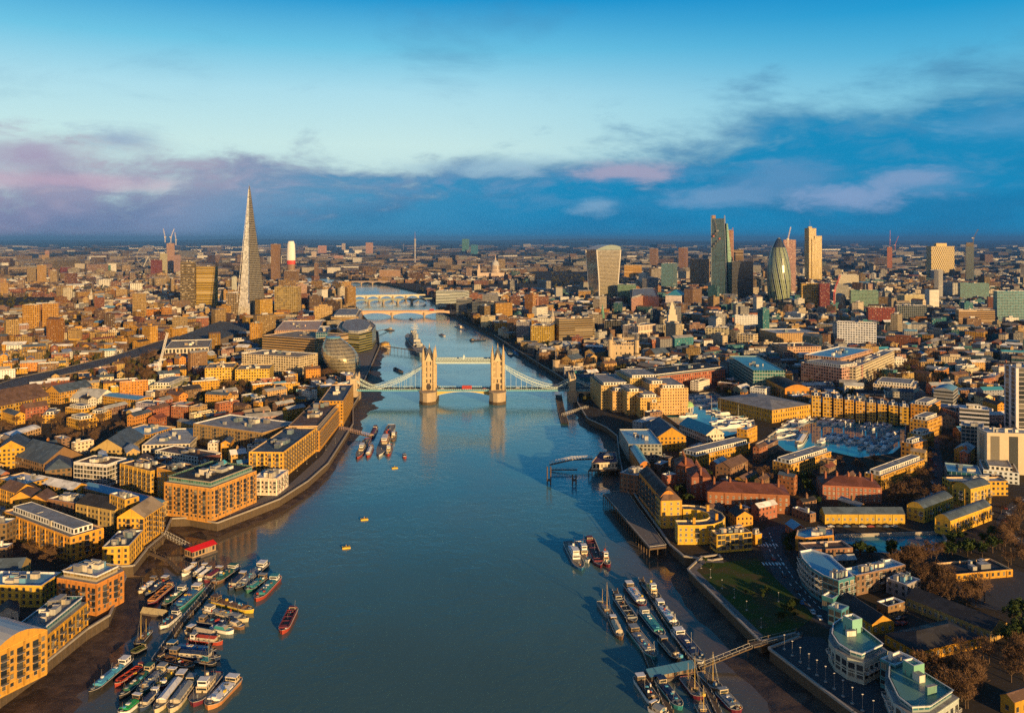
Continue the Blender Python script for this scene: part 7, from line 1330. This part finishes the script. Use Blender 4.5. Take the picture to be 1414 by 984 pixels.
for (x0, y0, x1, y1), n, s, kind, lab in GROVES:
    k = tries = 0; n = int(n * 1.8) if x0 > 1200 and y0 > 690 else n
    while k < n and tries < n * 8:
        tries += 1; p = G(random.uniform(x0, x1), random.uniform(y0, y1))
        if free(p, 1) and inpoly(p, LAND) and not any(inpoly(p, v) for v in BPOLY.values()) and not inpoly(p, ROAD):
            tree(p, s * random.uniform(.8, 1.25), kind, lab, lab.replace('tree', 'trees', 1)); k += 1; GR.append((p, 4.5 * s + 2))
# ---------------------------------------------------------------- lamps, cars, bus
def lamp_proto():
    t = thing('street_lamp', 'tall white lamp post on the riverside promenade', 'street lamp', (0, 0, 0), 0, 'promenade lamps'); m = MB(); m.tube((0, 0, 0), (0, 0, 6.4), .10, .06, 6, 'steel'); kid(m, 'post', t); m = MB(); m.lathe(0, 0, [(.75, 0), (.65, .4), (.15, .5)], 10, 'concrete'); kid(m, 'plinth', t); m = MB(); m.box(-.35, -.18, 6.3, .35, .18, 6.5, 'frame_white', bottom=True); kid(m, 'lamp_head', t); return t
LP = lamp_proto(); lamps = [(1083, 896), (1094, 905), (1105, 914), (1117, 923), (1128, 932), (1140, 941), (1152, 951), (1164, 961), (1177, 971), (1191, 981), (1206, 990)]; first = True
for x, y in lamps:
    p = G(x, y)
    if first: LP.location = (p.x, p.y, ZG); first = False
    else: dup(LP, (p.x, p.y, ZG), 0)
for x, y in [(968, 784), (981, 797), (997, 812), (1014, 825), (1031, 842), (1051, 866), (1075, 830)]: p = G(x, y); dup(LP, (p.x, p.y, ZG), 0, 'slim pale lamp post at the edge of the park lawn', 'park lamps', (.8, .8, .7))
for i in range(12): p = G(318 + i * 13.2, 712 - i * 8.6 + (i > 5) * (5 - i) * 1.0); dup(LP, (p.x, p.y, ZG), 0, 'short lamp post along the quay path', 'quay lamps', (.7, .7, .6))
def car_proto(c, label, group):
    t = thing('parked_car', label, 'car', (0, 0, -50), 0, group); m = MB(); B2 = [(-2.1, .35), (-2.15, .8), (-1.2, .95), (-.7, 1.42), (.75, 1.42), (1.35, .92), (2.1, .78), (2.15, .35)]
    for s in (-1, 1): m.face([(x, s * .85, z) for x, z in (B2 if s > 0 else B2[::-1])][::-1], 'paint', c)
    for i in range(len(B2) - 1): (x0, z0), (x1, z1) = B2[i], B2[i + 1]; m.face([(x0, -.85, z0), (x0, .85, z0), (x1, .85, z1), (x1, -.85, z1)][::-1], 'glass' if i in (2, 4) else 'paint', c)
    kid(m, 'body', t); m = MB()
    for s in (-1, 1): m.face([(-1.0, s * .87, .95), (-.65, s * .87, 1.32), (.7, s * .87, 1.32), (1.15, s * .87, .95)][::s], 'glass')
    kid(m, 'side_window', t)
    for x in (-1.3, 1.3):
        for s in (-1, 1): m = MB(); m.tube((x, s * .7, .33), (x, s * .88, .33), .33, None, 10, 'rubber', cap=True); kid(m, 'wheel', t)
    return t
CP = [car_proto((.6, .6, .6), 'small white car on the main road beside the park', 'white cars on the main road'), car_proto((.03, .12, .3), 'small blue car on the main road beside the park', 'blue cars on the main road'), car_proto((.04, .04, .05), 'small black car on the main road beside the park', 'black cars on the main road'), car_proto((.35, .05, .04), 'small red car on the main road beside the park', 'red cars on the main road')]
used = set(); CN = ['white', 'blue', 'black', 'red']
def place_car(x, y, rz, k, where=None):
    p = G(x, y)
    if where is None and k not in used: CP[k].location = (p.x, p.y, ZG + .05); CP[k].rotation_euler = (0, 0, rz); used.add(k); return
    o = dup(CP[k], (p.x, p.y, ZG + .05), rz)
    if where: o['label'] = 'small %s car %s' % (CN[k], where); o['group'] = '%s cars %s' % (CN[k], where)
def angp(x0, y0, x1, y1): a, b = G(x0, y0), G(x1, y1); return math.atan2((b - a).y, (b - a).x)
for x, y, k in [(1107, 833, 1), (1122, 846, 0), (1132, 854, 0), (1057, 745, 2), (1068, 772, 3), (1083, 795, 2), (1100, 815, 2)]: place_car(x, y, angp(1060, 750, 1130, 850), k)
for i in range(9): place_car(1147 + i * 11, 727.5, 0, (0, 2, 1, 2, 0, 3, 2, 1, 0)[i], 'parked on the canal quay below the yellow terrace')
for i in range(12): place_car(1287 + random.uniform(-3, 5), 603 + i * 8, R(80), random.randrange(4), 'on the street under the office towers')
for i in range(12): place_car(1224 + (i % 4) * 8, 846 + (i // 4) * 8, R(30), random.randrange(4), 'in the yard between the dark roofed terraces')
for i in range(5): place_car(1388 + (i % 2) * 4, 702 + i * 9, R(75), random.randrange(4), 'on the curved road at the right edge')
def bus(x, X, Y, z, rz, label):
    t = thing('double_deck_bus', label, 'bus', (X, Y, z), rz); m = MB(); m.box(-5.4, -1.25, .35, 5.4, 1.25, 4.3, 'red_paint', bottom=True); kid(m, 'body', t)
    for zz in (1.4, 3.0):
        m = MB()
        for i in range(7):
            for s in (-1, 1): m.face([(-5 + i * 1.45, s * 1.27, zz), (-3.8 + i * 1.45, s * 1.27, zz), (-3.8 + i * 1.45, s * 1.27, zz + .8), (-5 + i * 1.45, s * 1.27, zz + .8)][::-s], 'glass')
        kid(m, 'window_row', t)
    for xx in (-3.4, 3.6):
        for s in (-1, 1): m = MB(); m.tube((xx, s * 1.0, .5), (xx, s * 1.28, .5), .5, None, 10, 'rubber', cap=True); kid(m, 'wheel', t)
bus(0, -55.5 + 4, 962 - 3, 13.72, 0, 'red double deck bus crossing between the bridge towers'); b0 = G(596, 429, 13); bus(0, b0.x, b0.y + 3, 13.05, angp(497, 430, 630, 429), 'red double deck bus on the flat pale road bridge')
for i, (dx, k) in enumerate([(-95, 0), (-84, 2), (-70, 1), (-60, 2), (-24, 0), (-12, 2), (24, 3), (62, 0), (72, 2), (90, 1), (104, 2)]): o = dup(CP[k], (-55.5 + dx, 962 + (3 if i % 2 else -3), 13.75), 0, 'small %s car crossing the towered bridge' % CN[k], '%s cars on the bridge' % CN[k])
# ---------------------------------------------------------------- the rest of the city
for v in (PARK, ROAD, PROM, QUAY, EMB, RROAD, SROAD, YARD, PATH): claim(v, 2)
for v in BPOLY.values(): claim(v, 6)
GRID = {}
def gadd(c, r, poly=None):
    GRID.setdefault((int(c.x // 60), int(c.y // 60)), []).append((c, r, poly))
def gfree(c, r, poly=None):
    i, j = int(c.x // 60), int(c.y // 60)
    for a in (-1, 0, 1):
        for b in (-1, 0, 1):
            for q, rr, _ in GRID.get((i + a, j + b), []):
                if (q - c).length > r + rr: continue
                if poly is None or _ is None:
                    if (q - c).length < (r + rr) * .8: return False
                elif overlap(poly, _): return False
    return True
def overlap(A, B):
    for P in (A, B):
        for i in range(2):
            e = P[i + 1] - P[i]; n = Vector((-e.y, e.x)); a = [n.dot(v) for v in A]; b = [n.dot(v) for v in B]
            if max(a) < min(b) or max(b) < min(a): return False
    return True
for p, r in GR: gadd(p, r)
def rect(c, w, d, a):
    u = Vector((math.cos(a), math.sin(a))) * w / 2; v = Vector((-math.sin(a), math.cos(a))) * d / 2; return [c - u - v, c + u - v, c + u + v, c - u + v]
LANDMARKS = [(70, 573, 'the gold pavilions'), (219, 510, 'the white crane'), (265, 455, 'the striped station roof'), (340, 430, 'the glass spire'), (285, 400, 'the gold hospital towers'), (65, 440, 'the slim gold towers'), (110, 505, 'the railway viaduct'), (475, 495, 'the leaning glass building'), (320, 600, 'the brown balcony warehouse'), (300, 660, 'the orange corner block'), (350, 515, 'the two bright gold blocks'), (60, 735, 'the long gold flats'), (130, 650, 'the green glass block'), (35, 600, 'the white curved shed'), (410, 600, 'the quayside warehouses'), (840, 380, 'the flared tower'), (862, 490, 'the castle keep'), (932, 455, 'the stone headquarters'), (790, 460, 'the peach roofed glass office'), (1000, 360, 'the wedge tower'),
 (1075, 380, 'the rounded tower'), (1120, 370, 'the tall gold tower'), (1300, 365, 'the lattice tower'), (1190, 465, 'the white banded office'), (1170, 510, 'the big pink brown office'), (1180, 560, 'the marina terrace'), (1275, 590, 'the stepped gold blocks'), (1045, 565, 'the dock warehouse'), (1035, 690, 'the front red estate block'), (1195, 712, 'the canal terrace'), (1310, 700, 'the curved dark roofs'), (1385, 620, 'the cream office tower'), (1150, 790, 'the blue roofed crescent'), (1350, 790, 'the school'), (1180, 880, 'the first green crescent'), (1300, 890, 'the black roofed terrace'), (1025, 730, 'the peach roofed flats'), (900, 560, 'the riverside hotel'), (950, 520, 'the red dockside office'), (1400, 425, 'the big dark teal block'), (402, 370, 'the white tipped tower'), (683, 370, 'the domed cathedral'), (570, 410, 'the upstream bridges'), (240, 360, 'the pink crane tower')]
def place_word(px, py):
    best = sorted(LANDMARKS, key=lambda l: math.hypot(l[0] - px, (l[1] - py) * 1.6))[:4]; out = []
    for lx, ly, nm in best:
        dx, dy = px - lx, (py - ly) * 1.6; r = math.hypot(dx, dy); a = math.degrees(math.atan2(dy, dx)); w = ['right of', 'in front and right of', 'in front of', 'in front and left of', 'left of', 'behind and left of', 'behind', 'behind and right of'][int(((a + 22.5) % 360) // 45)]
        out.append(('just ' if r < 28 else ('' if r < 60 else 'well ')) + w + ' ' + nm)
    return out
SEEN = set()
ROOFN = dict(slate='slate grey', brown='brown', grey='grey', white='white', tan='tan', dark='black', red='dark red', pale='pale', blue='blue', teal='teal', copper='green')
CNAME = dict(gold='gold brick', tan='tan brick', red='red brick', orange='orange brick', cream='cream', white='white', grey='grey', brown='brown brick', pink='salmon', yellow='yellow', bronze='bronze', teal='teal glass', maroon='maroon', navy='navy')
def pick(px, py=0):
    if px > 880 and py > 600: return random.choice(['brown', 'red', 'red', 'tan', 'brown', 'gold', 'brown'])
    if px > 760 and random.random() < .6: return random.choice(['white', 'cream', 'grey', 'cream', 'teal', 'navy', 'bronze', 'white', 'brown', 'grey'])
    if px < 700: return random.choices(['gold', 'tan', 'brown', 'orange', 'cream', 'red', 'yellow', 'pink', 'white', 'grey'], [20, 18, 22, 10, 8, 10, 6, 5, 4, 3])[0]
    return random.choices(['gold', 'tan', 'brown', 'orange', 'cream', 'red', 'pink', 'white', 'grey', 'teal', 'navy'], [8, 14, 18, 6, 14, 13, 10, 8, 9, 5, 4])[0]
def pickr(px): return random.choices(['slate', 'brown', 'grey', 'white', 'tan', 'dark', 'red', 'pale', 'blue', 'teal'], [18, 20, 12, 9, 8, 10, 9, 7, 5, 2 if px > 700 else 0])[0]
cand = []
def sky(p): return (CX + p.x * F / p.y, HZ + F * (H - ZG) / p.y)
def scatter():
    for (y0, y1, cell) in ((330, 700, 14), (700, 1400, 20), (1400, 2600, 26), (2600, 4200, 38), (4200, 7000, 74), (7000, 12000, 130), (12000, 22000, 260)):
        y = y0
        while y < y1:
            hw = y * .64 + 40; x = -hw
            while x < hw:
                c = Vector((x + random.uniform(-.25, .25) * cell, y + random.uniform(-.25, .25) * cell)); x += cell
                big = random.random() < .2; w = random.uniform(.6, 1.7) * cell * (1.2 if big else 1); d = random.uniform(.36, .55) * cell * (1.7 if big else 1)
                n = noise.noise(Vector((c.x / 260, c.y / 260, 0))); a = .5 + 1.5 * round(n * 4) / 4 + (math.pi / 2 if random.random() < .35 else 0) + random.uniform(-.03, .03); r = math.hypot(w, d) / 2
                if y > 2000 and noise.noise(Vector((c.x / 500, c.y / 900, 4))) > (.2 if y < 5000 else (.08 if y < 8000 else -.12)): continue
                if y > 8000 and random.random() < (.5 if y < 12000 else .75): continue
                if y < 4500:
                    q = rect(c, w, d, a)
                    if not all(inpoly(p, LAND) for p in q): continue
                    if c.y < 2200 and min(bankd(c, LB), bankd(c, RB)) < r * .6 + 7: continue
                    if not free(c, r * .62) or not all(free(p) for p in q): continue
                    if not gfree(c, r + 2, rect(c, w + 5, d + 5, a)): continue
                    gadd(c, r, q)
                yield c, w, d, a, r, cell
            y += cell
allb = list(scatter()); near_ = [b for b in allb if b[0].y < 2600]
def height(y, cell):
    h = random.uniform(7, 13) if y < 1400 else random.uniform(9, 20)
    if random.random() < (.05 if y < 1400 else .10): h *= random.uniform(1.4, 2.2 if y < 1400 else 3)
    if y > 4200: h = min(h * 1.15 * random.uniform(.6, 1.4), 70)
    if y < 560: h = random.uniform(5, 9)
    elif y < 950: h = min(h, 13)
    return h
ind = 0; rest = MB(); rest2 = MB()
for c, w, d, a, r, cell in allb:
    px, py = sky(c); y = c.y; h = height(y, cell); wc, rc = pick(px, py), pickr(px)
    if y < 2600 and (px < -10 or px > 1424): continue
    roof = 'gable' if random.random() < (.55 if y < 1400 else .3) and min(w, d) < 15 else 'flat'; P = rect(c, w, d, a)
    if y < 1250 and ind < 300:
        ok = None
        for tryn in range(8):
            for pw in place_word(px, py):
                kindw = 'tall block' if h > 16 else ('long house' if max(w, d) > 20 else 'small house'); lb = '%s %s with %s %s roof %s' % (CNAME[wc], kindw, ROOFN[rc], 'pitched' if roof == 'gable' else 'flat', pw)
                if lb not in SEEN and len(lb.split()) <= 16: ok = lb; break
            if ok: break
            wc, rc = pick(px, py), pickr(px)
        if ok:
            SEEN.add(ok); ind += 1
            bld(P, h, 'town_house' if h < 16 else 'town_block', ok, wc, rc, roof=roof, cat='house' if h < 16 else 'block', n=1, chim=1 if roof == 'gable' and random.random() < .5 else 0, par=(3, 3, .2), wy=.22, rh=min(w, d) * .3, pad=None, rm='metal_roof' if rc in ('blue', 'teal') else 'roof'); continue
    m = rest if y < 2600 else rest2; far = max(0, min(1, (y - 1500) / 3500)); dk = random.uniform(.35, 1.05) * (1 - .45 * far); g3 = sum(WC[wc]) / 3; wcol = tuple((v + (g3 - v) * .55 * far) * dk for v in WC[wc])  # distance haze painted into the walls: greyer and darker farther away
    if random.random() < .04: wcol = (.6, .58, .52); P = ccw(P)
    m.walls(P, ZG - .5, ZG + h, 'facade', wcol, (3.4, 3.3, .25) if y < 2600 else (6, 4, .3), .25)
    if roof == 'gable' and y < 4200:
        for q in m.gable(P, ZG + h, min(w, d) * .28, 'roof', RC[rc], 'wall', wcol, 0): m.face(q, 'wall', wcol)
    else:
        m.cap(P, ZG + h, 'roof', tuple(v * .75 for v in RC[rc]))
        if y < 4200 and random.random() < .7:
            k = random.uniform(.25, .5); P2 = [c + (p - c) * k for p in P]; m.walls(P2, ZG + h, ZG + h + 3, 'wall', random.choice([wcol, (.5, .5, .5)])); m.cap(P2, ZG + h + 3, 'roof', RC['grey'])
print('individual', ind, 'rest', len(allb))
o = rest.build('city_blocks', kind='stuff'); o['label'] = 'dense mass of low city buildings in the middle distance'
o = rest2.build('distant_city', kind='stuff'); o['label'] = 'hazy mass of far city buildings reaching the horizon'
# scattered far tree cover between the streets
def canopy():
    m = MB(); rd = random.Random(3)
    for i in range(9000):
        far = i % 2; Y = rd.uniform(900, 2600) if not far else 2600 + 9000 * rd.random() ** 1.5; x = rd.uniform(-.64, .64) * Y; p = Vector((x, Y))
        if Y < 4200 and (not inpoly(p, LAND) or not free(p, 2)): continue
        if noise.noise(Vector((x / 300, Y / 420, 7))) < (-.08 if not far else -.05): continue
        if not far and (bankd(p, LB) < 8 or bankd(p, RB) < 8): continue
        s = rd.uniform(4, 7) * (1 if not far else 1.9); z = ZG + s * .9
        for k in range(16 if not far else 7):
            d = Vector((rd.gauss(0, 1), rd.gauss(0, 1), rd.gauss(0, .7))).normalized(); q = Vector((x, Y, z)) + d * s * rd.uniform(.3, .9); u = d.orthogonal().normalized() * s * .32; v = d.cross(u).normalized() * s * .32; m.face([q - u, q - v, q + u, q + v], 'hedge')
    o = m.build('distant_trees', kind='stuff'); o['label'] = 'brown and dark green tree cover among the far streets'
canopy()
